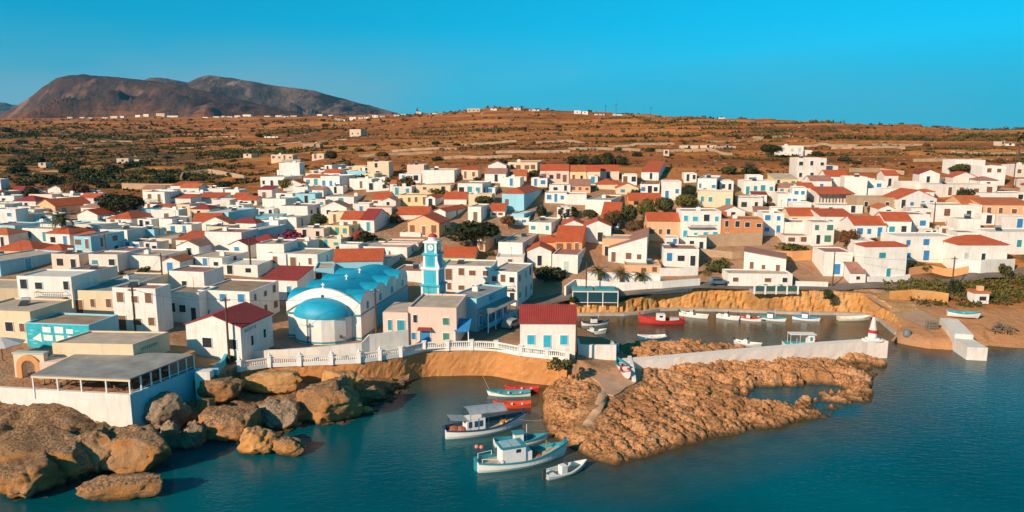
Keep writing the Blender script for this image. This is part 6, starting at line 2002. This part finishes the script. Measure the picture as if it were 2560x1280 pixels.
tp = [pole(574, 910, 738, 'tall leaning timber pole in front of the gabled house', thick=.17),
 pole(339, 832, 715, 'timber pole before the white house with balcony windows'),
 pole(409, 735, 632, 'timber pole behind the white house left of centre'),
 pole(267, 655, 585, 'timber pole beside the tall cream house'),
 pole(399, 790, 712, 'timber pole between two white houses left of the church', False),
 pole(941, 850, 718, 'brown timber pole at the side of the church', True, .17),
 pole(751, 708, 655, 'timber pole behind the church on the left', False),
 pole(628, 690, 598, 'stout timber pole among the white houses behind the church', False, .2),
 pole(1440, 897, 800, 'brown pole at the right corner of the harbour house', False, .15),
 pole(2378, 735, 640, 'timber pole on the green bank at the right'),
 pole(2081, 716, 628, 'timber pole in front of the white block by the harbour road', False),
 pole(1465, 745, 655, 'brown pole beside the left palm', False),
 pole(2330, 600, 505, 'timber pole between the white houses on the right hill', False),
 pole(400, 600, 545, 'slim pole among the left houses', False, .1),
 pole(2532, 470, 380, 'timber pole on the far right hillside', False)]
def wire(a, b, sag, label):
    m = (a + b) / 2 - Vector((0, 0, sag))
    b_ = MB()
    pts = [a * (1 - t) ** 2 + m * 2 * t * (1 - t) + b * t * t for t in [i / 14 for i in range(15)]]
    for p, q in zip(pts[:-1], pts[1:]): b_.tube(p - a, q - a, .02, n=4)
    tag(b_.build('overhead_wire', metal_dark, None, a), label, 'wire', 'overhead wires')
wire(tp[0], tp[1], 1.2, 'overhead wire from the leaning pole to the pole on its left')
wire(tp[1], tp[2], 1.2, 'overhead wire running back from the pole by the balcony house')
wire(tp[0], tp[4], 1.0, 'overhead wire from the leaning pole back between white houses')
wire(tp[0], tp[5], 1.5, 'overhead wire from the leaning pole to the pole beside the church')
wire(tp[9], tp[10], 1.5, 'overhead wire above the harbour road on the right')
ORDN = ['first','second','third','fourth','fifth','sixth','seventh','eighth','ninth','tenth','eleventh','twelfth','thirteenth','fourteenth','fifteenth','sixteenth','seventeenth','eighteenth','nineteenth','twentieth','twenty-first','twenty-second']

# ------------------------------------------------------------------ vegetation
def leaf_mat(name, c1, c2, c3):
    m, nt, bs = nodes_of(name)
    oi = nd(nt, 'ShaderNodeObjectInfo')
    n1 = mrange(nt, noise_node(nt, 1.1, 3), .35, .65)
    cc = cmixn(nt, n1, c1, c2)
    cc = cmixn(nt, mathn(nt, 'MULTIPLY', oi.outputs['Random'], .5), cc, c3)
    nt.links.new(cc, bs.inputs['Base Color'])
    bs.inputs['Roughness'].default_value = .8
    bs.inputs['Specular IOR Level'].default_value = .2
    return m
LEAFM = {
 'g': leaf_mat('olive_green_leaves', (.045,.055,.018), (.075,.085,.026), (.10,.085,.03)),
 'd': leaf_mat('dark_green_leaves', (.022,.032,.012), (.040,.052,.018), (.055,.05,.02)),
 'y': leaf_mat('yellow_green_leaves', (.11,.10,.022), (.15,.125,.03), (.08,.08,.025)),
 'b': leaf_mat('dry_brown_leaves', (.11,.07,.03), (.15,.09,.04), (.08,.065,.03)),
 'm': leaf_mat('magenta_bracts', (.20,.018,.07), (.28,.03,.11), (.14,.02,.05)),
 'r': leaf_mat('rust_leaves', (.20,.07,.025), (.16,.08,.03), (.10,.07,.03)),
}
bark = simple('bark', (.11,.075,.05), .95, .3, 3)
def crown_mesh(name, rx, ry, rz_, n_, leaf, mat, seed, lobes=7, gap=.0, flat=1.0):
    rg = np.random.default_rng(seed)
    cen = rg.normal(0, 1, (lobes, 3)); cen /= np.linalg.norm(cen, axis=1)[:, None]
    cen *= rg.uniform(.35, .62, (lobes, 1)); cen[:, 2] = np.abs(cen[:, 2]) * .9 - .1
    rad = rg.uniform(.38, .6, lobes)
    k = rg.integers(0, lobes, n_)
    d_ = rg.normal(0, 1, (n_, 3)); d_ /= np.linalg.norm(d_, axis=1)[:, None]
    rr = rad[k] * (.55 + .45 * rg.random(n_) ** .5)
    p = cen[k] + d_ * rr[:, None]
    p[:, 2] = np.maximum(p[:, 2], -.45 + .1 * rg.random(n_))
    p *= np.array([rx, ry, rz_])
    p[:, 2] += rz_ * .45
    nrm = d_ + rg.normal(0, .55, (n_, 3)); nrm /= np.linalg.norm(nrm, axis=1)[:, None]
    a = np.cross(nrm, rg.normal(0, 1, (n_, 3))); a /= np.linalg.norm(a, axis=1)[:, None] + 1e-9
    b_ = np.cross(nrm, a)
    s1 = leaf * rg.uniform(.6, 1.4, (n_, 1)); s2 = s1 * rg.uniform(.45, .8, (n_, 1))
    V = np.stack([p - a * s1 - b_ * s2 * .3, p + b_ * s2 * -.9, p + a * s1 + b_ * s2 * .2, p + b_ * s2], 1).reshape(-1, 3)
    F_ = np.arange(n_ * 4).reshape(-1, 4)
    return np_mesh(name, V, F_, mat, smooth=False)
BUSH = {}
for kk in LEAFM:
    BUSH[kk] = [crown_mesh('foliage', 1, 1, .8, 520, .13, LEAFM[kk], 10 * i + ord(kk), 6) for i in range(3 if kk in 'gdb' else 2)]
TREE = {}
for kk in LEAFM:
    TREE[kk] = [crown_mesh('foliage', 1, 1, .85, 2600, .075, LEAFM[kk], 77 * i + ord(kk), 9) for i in range(2)]
def trunk_mesh(h, r):
    b = MB(); b.tube((0,0,-.6),(r*.4,0,h*.55),r,r*.7,7)
    for k in range(5):
        a = k * 1.256 + .3
        b.tube((r*.4,0,h*.5),(math.cos(a)*h*.45,math.sin(a)*h*.45,h*1.0),r*.55,r*.2,5)
    return b
def tree(u0, u1, v0, v1, kind, label, name='tree', group='trees among the houses'):
    um = (u0 + u1) / 2
    P = ground(um, v1)
    D = dep(*P)
    w, h = (u1 - u0) * D / FPX / 2, (v1 - v0) * D / FPX
    r = tag(empty(name, P, random.uniform(0, 6)), label, 'tree', group)
    th = h * .42
    trunk_mesh(th, max(.1, h * .035)).build('trunk', bark, r)
    rz_ = (h - th * .55) * .78
    link('crown', random.choice(TREE[kind]), r, (0, 0, th * .75), random.uniform(0, 6), (w * 1.05, w * .95, rz_))
def bush(u0, u1, v0, v1, kind, label, group='bushes among the houses', P=None):
    um = (u0 + u1) / 2
    P = P or ground(um, v1)
    D = dep(*P)
    w, h = (u1 - u0) * D / FPX / 2, (v1 - v0) * D / FPX
    P.z = float(land_z(P.x, P.y)) if land_z(P.x, P.y) > 0 else P.z
    o = link('bush', random.choice(BUSH[kind]), None, P, random.uniform(0, 6), (w * 1.1, w * 1.0, h * .85))
    return tag(o, label, 'bush', group)
# named trees
tree(245,372,478,548,'d','broad dark tree with round crown behind the left houses')
tree(1108,1268,550,625,'d','wide umbrella-shaped green tree behind the clock tower')
tree(768,826,528,580,'g','olive tree between white houses above the church')
tree(700,748,444,482,'y','yellow-green tree before the upper left white house')
tree(2005,2062,438,470,'g','round green tree below the tall stepped white house')
tree(2118,2170,450,485,'g','round green tree right of the small red-roofed house')
tree(2370,2432,408,440,'g','green tree in front of the white house on the right hill')
tree(2385,2440,470,510,'d','dark tree before the long white building on the right')
tree(1895,1962,358,392,'d','dark tree left of the lone white hillside house')
tree(530,592,452,478,'d','dark round tree at the edge of the left fields')
tree(1700,1745,460,500,'d','dark green tree between white houses on the upper right')
tree(150,232,448,500,'r','rust-coloured tree above the stone house on the left')
tree(60,105,462,510,'d','dark tree near the left frame edge above the town')
tree(808,848,375,408,'d','large dark tree on the slope above the upper houses')
tree(1180,1240,486,522,'g','green tree below the stepped white house in the middle')
tree(1450,1498,522,552,'g','green tree below the large blank white house')
tree(1245,1300,535,572,'r','reddish tree between the middle houses')
tree(2085,2145,568,622,'r','rusty tree beside the tall white block')
for k, (a, b_, c, e, kk) in enumerate([(1505,1560,520,575,'b'),(1545,1600,505,572,'g'),(1590,1640,492,560,'y'),(1630,1690,488,545,'g'),(1672,1740,482,530,'y'),(1600,1660,520,580,'g'),(1560,1610,545,592,'b')]):
    tree(a, b_, c, e, kk, ['brown leafy tree at the left end of the central grove','olive tree second from the left in the central grove','yellow-green tree at the middle of the central grove','green tree right of the grove middle','yellow-green tree at the right end of the central grove','low green tree at the front of the central grove','dry brown tree at the lower edge of the central grove'][k], group='central grove of trees')
# shrubs near the houses, one by one
for k, (a, b_, c, e, kk, lab) in enumerate([
 (690,770,575,612,'m','magenta bougainvillea over the wall behind the church'),
 (885,945,572,610,'d','dark shrubs below the red-roofed white house'),
 (1370,1428,888,922,'g','round green shrub hanging over the sea wall end'),
 (560,600,880,905,'d','dark potted shrub in front of the gabled house'),
 (1760,1822,645,680,'g','green bush left of the slanting-roofed white house'),
 (1925,2020,605,630,'y','yellow-green bank above the ochre terrace'),
 (2270,2330,655,672,'y','yellow-green scrub under the big white block'),
 (2052,2085,720,745,'d','dark shrub hanging on the harbour cliff'),
 (1335,1372,505,540,'d','dark bush left of the arched white house'),
 (1395,1450,510,545,'d','dark bush beneath the arched white house'),
 (890,940,430,458,'d','dark bush beside the upper left houses'),
 (950,1000,440,472,'b','brown bush in the gap between the upper houses'),
 (985,1040,436,475,'b','large brown bush left of the big white house'),
 (1060,1120,470,484,'y','yellow-green hedge below the big white house'),
 (1235,1280,395,418,'d','dark bush behind the cream row houses'),
 (1290,1320,420,436,'g','green bush before the cream house with brown windows'),
 (1318,1352,422,440,'g','second green bush before the cream house with brown windows'),
 (1800,1850,410,435,'g','low green scrub above the blue-window houses'),
 (1850,1905,412,438,'d','dark scrub behind the upper right white houses'),
 (2490,2530,650,690,'g','green shrubs at the far right below the white house'),
 (2545,2600,560,610,'d','dark bush at the right frame edge'),
 (2370,2400,585,610,'g','green bush below the white house on the right slope'),
 (2255,2290,545,565,'g','green shrub beside the stone ruin'),
 (2160,2210,505,530,'g','shrub in front of the stone ruin'),
 (205,250,470,500,'b','brown bush beside the broad dark tree'),
 (230,262,540,560,'b','brown bush behind the tall cream house'),
 (1330,1420,660,700,'d','dark scrub on the bank right of the teal-sided building'),
 (1420,1450,735,755,'d','dark hedge left of the quay cafe'),
 (600,640,545,570,'g','small green bush among the left white houses'),
 (2365,2400,690,735,'d','dark creeper round the pole on the green bank'),
 (1500,1540,485,505,'b','brown bush between middle houses'),
 (1575,1600,470,490,'d','dark bush beside the cream gable'),
 ]): bush(a, b_, c, e, kk, lab)
# the hedge of dark bushes on the hill
for k, (a, b_) in enumerate([(1412,1448),(1440,1480),(1472,1512),(1505,1545),(1535,1572)]):
    bush(a, b_, 386 - (k % 2) * 3, 412, 'd', ['leftmost','second','middle','fourth','rightmost'][k] + ' bush of the dark hedge row above the row houses', 'dark hedge row on the hill')
# palms
def frond(L, mat):
    b = MB(); n_ = 12
    prev = None
    for i in range(n_ + 1):
        t = i / n_
        x = L * t * (1 - .12 * t); z = L * (.34 * t - .62 * t * t)
        w = L * .17 * math.sin(math.pi * min(1, t * .9 + .12)) + .02
        prev_ = ((x, 0, z + .02), w)
        if prev:
            (px_, _, pz_), pw = prev
            for s in (-1, 1):
                b.add([(px_, 0, pz_), (px_ + (x - px_) * .55, 0, pz_ + (z - pz_) * .55), (x + w * .45, s * w, z - w * .45)], [(0,1,2)])
                b.add([(px_ + (x - px_) * .5, 0, pz_ + (z - pz_) * .5), (x, 0, z), (x + w * .6, s * w * .9, z - w * .3)], [(0,1,2)])
        prev = prev_
    return b.mesh('frond', mat)
FR = {'g': frond(1.0, LEAFM['g']), 'y': frond(1.0, LEAFM['y']), 'b': frond(1.0, LEAFM['b'])}
def palm(u, vb, vt, fl, label, nf=26, stout=.2, kind='g'):
    P = ground(u, vb); D = dep(*P); h = (vb - vt) * D / FPX; L = fl * D / FPX
    r = tag(empty('palm_tree', P, 0), label, 'palm', 'palm trees')
    b = MB()
    th = max(.8, h - L * .35)
    n_ = 8
    for i in range(n_):
        z0, z1 = th * i / n_, th * (i + 1) / n_
        b.tube((0, 0, z0 - (.5 if i == 0 else 0)), (0, 0, z1), stout * (1.15 - .3 * i / n_), stout * (.98 - .3 * i / n_), 8)
    b.build('trunk', bark, r)
    for k in range(nf):
        a = k * 2.399; e = random.uniform(-.55, .75)
        o = link('frond', FR[kind] if random.random() < .75 else FR['b' if kind == 'g' else 'g'], r, (0, 0, th), 0, (L * random.uniform(.85, 1.1),) * 3)
        o.rotation_euler = (0, -e, a)
palm(160, 608, 528, 46, 'tall date palm in front of the left town houses', 34, .3, 'g')
palm(1497, 716, 664, 34, 'left one of the three short palms before the white wall', 26, .3)
palm(1552, 718, 670, 30, 'middle one of the three short palms before the white wall', 26, .28)
palm(1601, 718, 676, 30, 'right one of the three short palms before the white wall', 26, .26)
palm(2545, 400, 335, 26, 'tall palm at the far right skyline', 22, .3, 'g')

# hillside bushes: counted one by one where they read singly, the rest is low scrub
rg = random.Random(11)
cnt = 0
HB = []
def hill_ok(u, v):
    if v < 292: return False
    if u < 700: return 300 < v < 470
    if u < 1100: return 300 < v < 425
    if u < 1800: return 300 < v < 400
    return 320 < v < 425
tries = 0
while cnt < 190 and tries < 4000:
    tries += 1
    u = rg.uniform(-30, 2590); v = rg.uniform(296, 470)
    if not hill_ok(u, v): continue
    dens = .9 if u < 420 and v > 330 else .5 if u < 1000 else .16
    if rg.random() > dens: continue
    P = ground(u, v)
    if P.y > 1700: continue
    z = float(land_z(P.x, P.y))
    w = rg.uniform(1.2, 3.2) * (1.5 if u < 420 and v > 330 else 1)
    if P.y > 600: w *= 1.8
    kk = rg.choice('ddgdb' if u > 500 else 'ddddg')
    o = link('bush', rg.choice(BUSH[kk]), None, (P.x, P.y, z - .2), rg.uniform(0, 6), (w, w * .9, w * rg.uniform(.55, .85)))
    zone = 'on the left valley slope' if u < 700 else 'on the middle hill' if u < 1500 else 'on the right hill'
    tag(o, {'d':'dark green','g':'olive green','b':'dry brown'}[kk] + ' wild bush growing ' + zone, 'bush', 'wild bushes ' + zone)
    cnt += 1
# low scrub and stones as one mass each
def scatter(name, N, kind, sz, rng, mat, seed, box, stone=False):
    rgn = np.random.default_rng(seed)
    U_ = rgn.uniform(box[0], box[1], N); V_ = rgn.uniform(0, 1, N)
    Yd = np.exp(np.log(box[2]) + (np.log(box[3]) - np.log(box[2])) * V_)
    X_ = (U_ - 1280) / FPX * Yd * 1.01
    if stone: keep = vnoise(X_ / 25, Yd / 14, seed) > .55
    else: keep = vnoise(X_ / 26, Yd / 15, seed) + .35 * (vnoise(X_ / 7, Yd / 5, seed + 1) - .5) > .58 - .25 * (U_ < 480)
    X_, Yd = X_[keep], Yd[keep]
    Z_ = land_z(X_, Yd)
    k2 = Z_ > 1.0
    X_, Yd, Z_ = X_[k2], Yd[k2], Z_[k2]
    n_ = len(X_)
    q = 7 if not stone else 1
    S = sz * rgn.uniform(.5, 1.5, n_) * np.clip(Yd / 300, .8, 3.0)
    if stone:
        base = np.array([(-1,-.8,-.3),(1,-.9,-.3),(.9,.8,-.3),(-.8,.9,-.3),(-.5,-.4,.7),(.6,-.5,.5),(.5,.5,.7),(-.5,.4,.6)])
        f = np.array([(4,5,6,7),(0,1,5,4),(1,2,6,5),(2,3,7,6),(3,0,4,7)])
        an = rgn.uniform(0, 6.28, n_)
        V = np.einsum('k,vj->kvj', S, base)
        c_, s_ = np.cos(an)[:, None], np.sin(an)[:, None]
        V = np.stack([V[..., 0] * c_ - V[..., 1] * s_, V[..., 0] * s_ + V[..., 1] * c_, V[..., 2] * .7], -1) + np.stack([X_, Yd, Z_], -1)[:, None]
        F_ = (np.arange(n_)[:, None, None] * 8 + f).reshape(-1, 4)
        me = np_mesh(name, V.reshape(-1, 3), F_, mat, smooth=False)
    else:
        P_ = np.repeat(np.stack([X_, Yd, Z_], -1), q, 0); S_ = np.repeat(S, q)[:, None]
        o_ = rgn.normal(0, .5, P_.shape); o_[:, 2] = np.abs(o_[:, 2]) * .7
        p = P_ + o_ * S_
        nr = rgn.normal(0, 1, P_.shape); nr[:, 2] = np.abs(nr[:, 2]); nr /= np.linalg.norm(nr, axis=1)[:, None]
        a = np.cross(nr, rgn.normal(0, 1, P_.shape)); a /= np.linalg.norm(a, axis=1)[:, None] + 1e-9
        b_ = np.cross(nr, a)
        s1 = S_ * rgn.uniform(.4, .8, S_.shape)
        V = np.stack([p - a * s1, p - b_ * s1 * .7, p + a * s1, p + b_ * s1 * .7], 1).reshape(-1, 3)
        me = np_mesh(name, V, np.arange(len(p) * 4).reshape(-1, 4), mat, smooth=False)
    return tag(link(name, me), kind='stuff')
tag(scatter('hillside_scrub', 5200, 'g', .7, None, LEAFM['d'], 3, (-200, 2760, 215, 1400)), 'low dark scrub dotted over the dry hillsides', 'scrub')
tag(scatter('dry_brush', 5600, 'b', .65, None, LEAFM['b'], 8, (-200, 2760, 205, 1200)), 'dry brown brush dotted over the hillsides', 'scrub')
tag(scatter('hillside_stones', 3200, 's', .38, None, WALL['s'], 5, (-200, 2760, 200, 1100), True), 'pale stones scattered over the dry hillsides', 'stones')
def patch(name, px, N, sz, mat, seed, label):
    rgn = np.random.default_rng(seed)
    us = [p[0] for p in px]; vs_ = [p[1] for p in px]
    pts = []
    poly = px
    while len(pts) < N:
        u, v = rgn.uniform(min(us), max(us)), rgn.uniform(min(vs_), max(vs_))
        if poly_inside(poly, np.array([u]), np.array([v]))[0]:
            P = ground(u, v); pts.append((P.x, P.y, float(land_z(P.x, P.y))))
    B0 = np.array(pts); q = 12
    P_ = np.repeat(B0, q, 0); S_ = np.repeat(sz * rgn.uniform(.6, 1.5, N), q)[:, None]
    o_ = rgn.normal(0, .6, P_.shape); o_[:, 2] = np.abs(o_[:, 2]) * .8
    p = P_ + o_ * S_
    nr = rgn.normal(0, 1, P_.shape); nr[:, 2] = np.abs(nr[:, 2]); nr /= np.linalg.norm(nr, axis=1)[:, None]
    a = np.cross(nr, rgn.normal(0, 1, P_.shape)); a /= np.linalg.norm(a, axis=1)[:, None] + 1e-9
    b_ = np.cross(nr, a); s1 = S_ * rgn.uniform(.25, .5, S_.shape)
    V = np.stack([p - a * s1, p - b_ * s1 * .7, p + a * s1, p + b_ * s1 * .7], 1).reshape(-1, 3)
    tag(tag(link(name, np_mesh(name, V, np.arange(len(p) * 4).reshape(-1, 4), mat, smooth=False)), kind='stuff'), label, 'ground cover')
patch('ground_cover', [(2215,712),(2330,700),(2380,712),(2560,690),(2600,740),(2420,742),(2300,742),(2215,730)], 420, .6, LEAFM['y'], 4, 'yellow-green ground cover on the bank at the right')
patch('low_scrub', [(2210,725),(2300,762),(2420,770),(2560,760),(2560,735),(2400,730)], 160, .5, LEAFM['g'], 6, 'olive scrub below the bank near the tiny hut')
patch('garden_scrub', [(1760,650),(1830,650),(1840,690),(1760,690)], 60, .5, LEAFM['y'], 16, 'yellow-green scrub left of the slanting-roofed house')

# hedgerows along the terraces, and dry stone terrace walls
rgn = np.random.default_rng(77)
def contour(u, v, n_, step):
    P = ground(u, v)
    xs = P.x + np.arange(n_) * step
    ys = P.y + np.cumsum(rgn.normal(0, .25, n_)) * step * .5 + (np.arange(n_) - n_ / 2) * step * rgn.uniform(-.12, .12)
    return xs, ys, land_z(xs, ys)
pts = []
for k in range(150):
    left = k < 85
    u = rgn.uniform(-60, 700) if left else rgn.uniform(650, 2500)
    v = rgn.uniform(322, 462) if left else rgn.uniform(300, 408)
    if not hill_ok(u, v): continue
    xs, ys, zs = contour(u, v, int(rgn.uniform(10, 46)), 1.3 if v > 350 else 2.6)
    pts.append(np.stack([xs, ys, zs, np.full(len(xs), (1.0 if left else .7) * (1 if v > 350 else 1.8))], 1))
B0 = np.concatenate(pts)
q = 16
P_ = np.repeat(B0[:, :3], q, 0); S_ = np.repeat(B0[:, 3] * rgn.uniform(.5, 1.4, len(B0)), q)[:, None]
o_ = rgn.normal(0, .6, P_.shape); o_[:, 2] = np.abs(o_[:, 2]) * .9
p = P_ + o_ * S_
nr = rgn.normal(0, 1, P_.shape); nr[:, 2] = np.abs(nr[:, 2]); nr /= np.linalg.norm(nr, axis=1)[:, None]
a = np.cross(nr, rgn.normal(0, 1, P_.shape)); a /= np.linalg.norm(a, axis=1)[:, None] + 1e-9
b_ = np.cross(nr, a); s1 = S_ * rgn.uniform(.3, .6, S_.shape)
V = np.stack([p - a * s1, p - b_ * s1 * .7, p + a * s1, p + b_ * s1 * .7], 1).reshape(-1, 3)
tag(tag(link('hedgerows', np_mesh('hedgerows', V, np.arange(len(p) * 4).reshape(-1, 4), LEAFM['g'], smooth=False)), kind='stuff'), 'dark hedgerows and thickets along the field terraces', 'hedgerow')
spots = sorted([(120,372),(250,352),(430,372),(520,345),(640,365),(760,356),(900,392),(980,378),(1080,398),(1150,362),(1240,380),(1340,355),(1420,372),(1520,362),(1640,378),(1760,352),(1880,345),(1980,362),(2080,372),(2180,358),(2280,402),(2380,378)])
for k, (u, v) in enumerate(spots):
    xs, ys, zs = contour(u, v, 14, 2.2)
    o = thick_wall('terrace_wall', [(x, y, 0) for x, y in zip(xs, ys)], [float(z) - .8 for z in zs], [float(z) + 1.0 for z in zs], .7, WALL['s'], .12, 2)
    tag(o, ORDN[k] + ' dry stone terrace wall from the left across the hillside', 'wall', 'dry stone terrace walls on the hill')

# ------------------------------------------------------------------ far houses and hill ruins
FARM = [plaster('far_white_plaster', (.74,.68,.62)), plaster('far_cream_plaster', (.62,.48,.36))]
def far_house(u0, u1, v, h, d, label, mat=0, group='houses of the far village', roofn='b'):
    P = atY((u0 + u1) / 2, v, d)
    D = dep(*P)
    P.z = float(land_z(P.x, P.y)) - .2
    w = (u1 - u0) * D / FPX; hm = h * D / FPX
    r = tag(empty('far_house', P, R(random.uniform(-25, 10))), label, 'house', group)
    dp = min(max(w * .8, 4), 10)
    MB().box(-w/2, w/2, 0, dp, -hm * .8, hm * random.uniform(.75, 1.1)).build('wall', FARM[mat], r)
    MB().box(-w/2 + .2, w/2 - .2, .2, dp - .2, hm * .6, hm * .74).build('roof', ROOF[roofn], r)
    if h > 4:
        n_ = max(1, int(w / 4))
        for i in range(n_): link('window', WIN['d'], r, (-w/2 + w * (i + .5) / n_, -.01, hm * .4), 0, (1.0, 1, 1.2))
ORD = ['first','second','third','fourth','fifth','sixth','seventh','eighth','ninth','tenth','eleventh','twelfth','thirteenth','fourteenth','fifteenth','sixteenth','seventeenth','eighteenth','nineteenth','twentieth','twenty-first','twenty-second','twenty-third','twenty-fourth','twenty-fifth','twenty-sixth','twenty-seventh','twenty-eighth','twenty-ninth','thirtieth']
vil = [(167,180,287,5),(196,212,288,6),(218,229,281,5),(253,268,286,6),(272,296,286,7),(298,310,288,5),(336,352,290,5),(358,372,291,7),(390,412,292,9),(414,446,292,5),(505,521,294,4),(533,548,292,6),(552,562,290,7),(566,580,293,6),(586,600,291,7),(606,628,293,7),(630,640,294,5),(660,676,295,5),(688,705,296,6),(706,722,297,5),(726,742,297,5),(792,806,292,5),(820,833,283,5)]
for k, (a, b_, v, h) in enumerate(vil):
    far_house(a, b_, v, h, 1480 - max(0, a - 600) * .6, ORD[k] + ' speck-like white house from the left in the far village', 0 if k % 4 else 1)
v2 = [(836,850,284,6),(852,868,283,6),(872,890,282,7),(895,908,286,5),(910,925,287,5),(930,945,289,6),(950,962,290,5),(985,998,290,5),(1002,1020,289,6),(1040,1054,287,8),(1060,1075,289,5),(1080,1094,287,4)]
for k, (a, b_, v, h) in enumerate(v2):
    far_house(a, b_, v, h, 980, ORD[k] + ' small white house from the left in the saddle village', 0 if k % 3 else 1, 'houses of the saddle village')
P = atY(1043, 286, 960)
r = tag(empty('bell_tower', P), 'tiny dark pointed bell tower on the saddle skyline', 'bell tower')
MB().box(-1.2, 1.2, -1.2, 1.2, -5, 4).build('shaft', FARM[1], r); MB().lathe([(1.6, 4), (.2, 9)], 6).build('spire', wood_dark, r)
for k, (a, b_, v, h, m) in enumerate([(1168,1200,280,9,1),(1226,1242,273,6,0),(1286,1302,271,7,0),(1322,1348,272,6,0),(1435,1452,275,9,0),(1455,1470,276,11,0),(1490,1512,279,6,0),(1535,1556,282,4,0),(1800,1812,301,4,0)]):
    far_house(a, b_, v, h, 690 - max(0, a - 1400) * .25, ORD[k] + ' house from the left along the hill skyline', m, 'houses on the hill skyline')
for k, (a, b_, v, h, d_, lab) in enumerate([(872,905,347,20,520,'lone stone cottage on the slope left of centre'),(605,632,394,14,330,'small stone hut at the edge of the left fields'),(95,115,412,17,340,'lone cream hut among the dark left bushes'),(292,322,410,12,345,'low cream farmhouse in the left valley'),(318,348,402,10,352,'upper block beside the low cream farmhouse'),(1700,1745,372,12,300,'tumbledown stone farmstead on the right hill, left part'),(1750,1790,378,13,296,'tumbledown stone farmstead on the right hill, middle part'),(1795,1840,380,10,294,'tumbledown stone farmstead on the right hill, right part'),(1658,1672,402,16,262,'slim ruined stone stub on the middle hill'),(656,700,347,5,600,'low white farm walls in the middle distance'),(2500,2512,370,14,330,'tiny orange hut near the right edge of the hill'),(2515,2535,365,6,335,'tiny white hut beside the orange one')]):
    far_house(a, b_, v, h, d_, lab, 0 if 'white' in lab else 1, 'lone buildings on the hill')
for k, (u, vb, vt) in enumerate([(1514,282,262),(1540,284,258),(1627,290,266)]):
    P = atY(u, vb, 640); D = dep(*P)
    r = tag(empty('skyline_mast', P), ['left','middle','right'][k] + ' thin mast standing on the hill skyline', 'mast', 'masts on the skyline')
    MB().tube((0,0,-5),(0,0,(vb-vt)*D/FPX),.22,.12,5).build('shaft', metal_dark, r)
    MB().box(-1.2, 1.2, -.1, .1, (vb-vt)*D/FPX - 1.6, (vb-vt)*D/FPX - 1.3).build('crossarm', metal_dark, r)

# ------------------------------------------------------------------ labels of the town houses
ZONES = [(-100, 330, 640, 900, 'in the left foreground rows'), (330, 740, 640, 900, 'left of the church'), (740, 1110, 600, 760, 'just behind the church'),
 (-100, 420, 545, 640, 'in the left middle rows'), (420, 740, 545, 640, 'in the rows above the gabled house'), (-100, 420, 440, 545, 'at the upper left of town'), (420, 740, 480, 545, 'at the top of the left rows'),
 (640, 1000, 340, 480, 'in the upper left cluster below the hill'), (740, 1000, 480, 600, 'above the church'), (1000, 1240, 480, 620, 'above the clock tower'), (1000, 1240, 380, 480, 'at the middle top of town'),
 (1110, 1480, 560, 760, 'right of the clock tower'), (1240, 1480, 470, 560, 'in the middle rows'), (1240, 1600, 380, 470, 'in the top middle row'), (1480, 1760, 470, 560, 'around the central grove'), (1480, 1800, 560, 720, 'above the three palms'),
 (1600, 1840, 380, 470, 'at the top right of the grove'), (1760, 2000, 470, 620, 'around the brick house'), (1840, 2140, 340, 470, 'at the upper right under the hill'), (1960, 2140, 470, 620, 'left of the right-hand twin red roofs'),
 (1800, 2140, 600, 720, 'above the harbour cliff'), (2140, 2300, 480, 720, 'on the right rise'), (2300, 2700, 380, 520, 'at the far right under the hill'), (2300, 2700, 520, 720, 'at the far right above the shore')]
def zone(u, v):
    best = None
    for a, b_, c, e, n_ in ZONES:
        if a <= u < b_ and c <= v < e: return n_
        d_ = math.hypot((a + b_) / 2 - u, ((c + e) / 2 - v) * 2)
        if best is None or d_ < best[0]: best = (d_, n_)
    return best[1]
rt = random.Random(23); made = 0
for _ in range(3000):
    if made >= 60: break
    u, v = rt.uniform(0, 2540), rt.uniform(450, 690)
    if not town_ok(u, v): continue
    P = ground(u, v)
    if any(math.hypot(P.x - a, P.y - b_) < c * 1.02 + .6 for a, b_, c in occ): continue
    occ.append((P.x, P.y, 1.2))
    k = rt.choice('ggdyb'); w = rt.uniform(.9, 1.9)
    zc = float(land_z(P.x, P.y))
    o = link('garden_bush', rt.choice(BUSH[k]), None, (P.x, P.y, zc - .1), rt.uniform(0, 6), (w, w * .9, w * rt.uniform(.8, 1.3)))
    tag(o, {'g':'olive green','d':'dark green','y':'yellow-green','b':'dry brown'}[k] + ' garden bush ' + zone(u, v - 10), 'bush', 'garden bushes between the houses')
    made += 1
from collections import defaultdict
byl = defaultdict(list)
for hh in HOUSES:
    if hh['label']: continue
    byl[(hh['ph'] + ' ' + zone(hh['u'], hh['v']))].append(hh)
for lab, lst in byl.items():
    lst.sort(key=lambda q: q['u'])
    for i, q in enumerate(lst):
        q['o']['label'] = lab if len(lst) == 1 else lab + ', ' + (['left', 'right'][i] + ' one' if len(lst) == 2 else ORD[i] + ' from left')
        if len(q['o']['label'].split()) > 16: q['o']['label'] = q['o']['label'].replace(' openings', '').replace(', a blank front', '').replace(' house,', ',')
for o in scene.objects:
    if o.parent is None and 'category' in o and 'kind' not in o: o['kind'] = 'thing'

# ------------------------------------------------------------------ haze
hz = nodes_of('thin_haze')[0]
hz.node_tree.nodes.clear()
ho = hz.node_tree.nodes.new('ShaderNodeOutputMaterial')
pv = hz.node_tree.nodes.new('ShaderNodeVolumePrincipled')
pv.inputs['Color'].default_value = (0.14, 0.62, 1.0, 1)
pv.inputs['Density'].default_value = 0.000035
hz.node_tree.links.new(pv.outputs[0], ho.inputs['Volume'])
hbx = MB().box(-9000, 9000, -1600, 7800, -6, 700).build('haze', hz)
tag(hbx, kind='stuff')
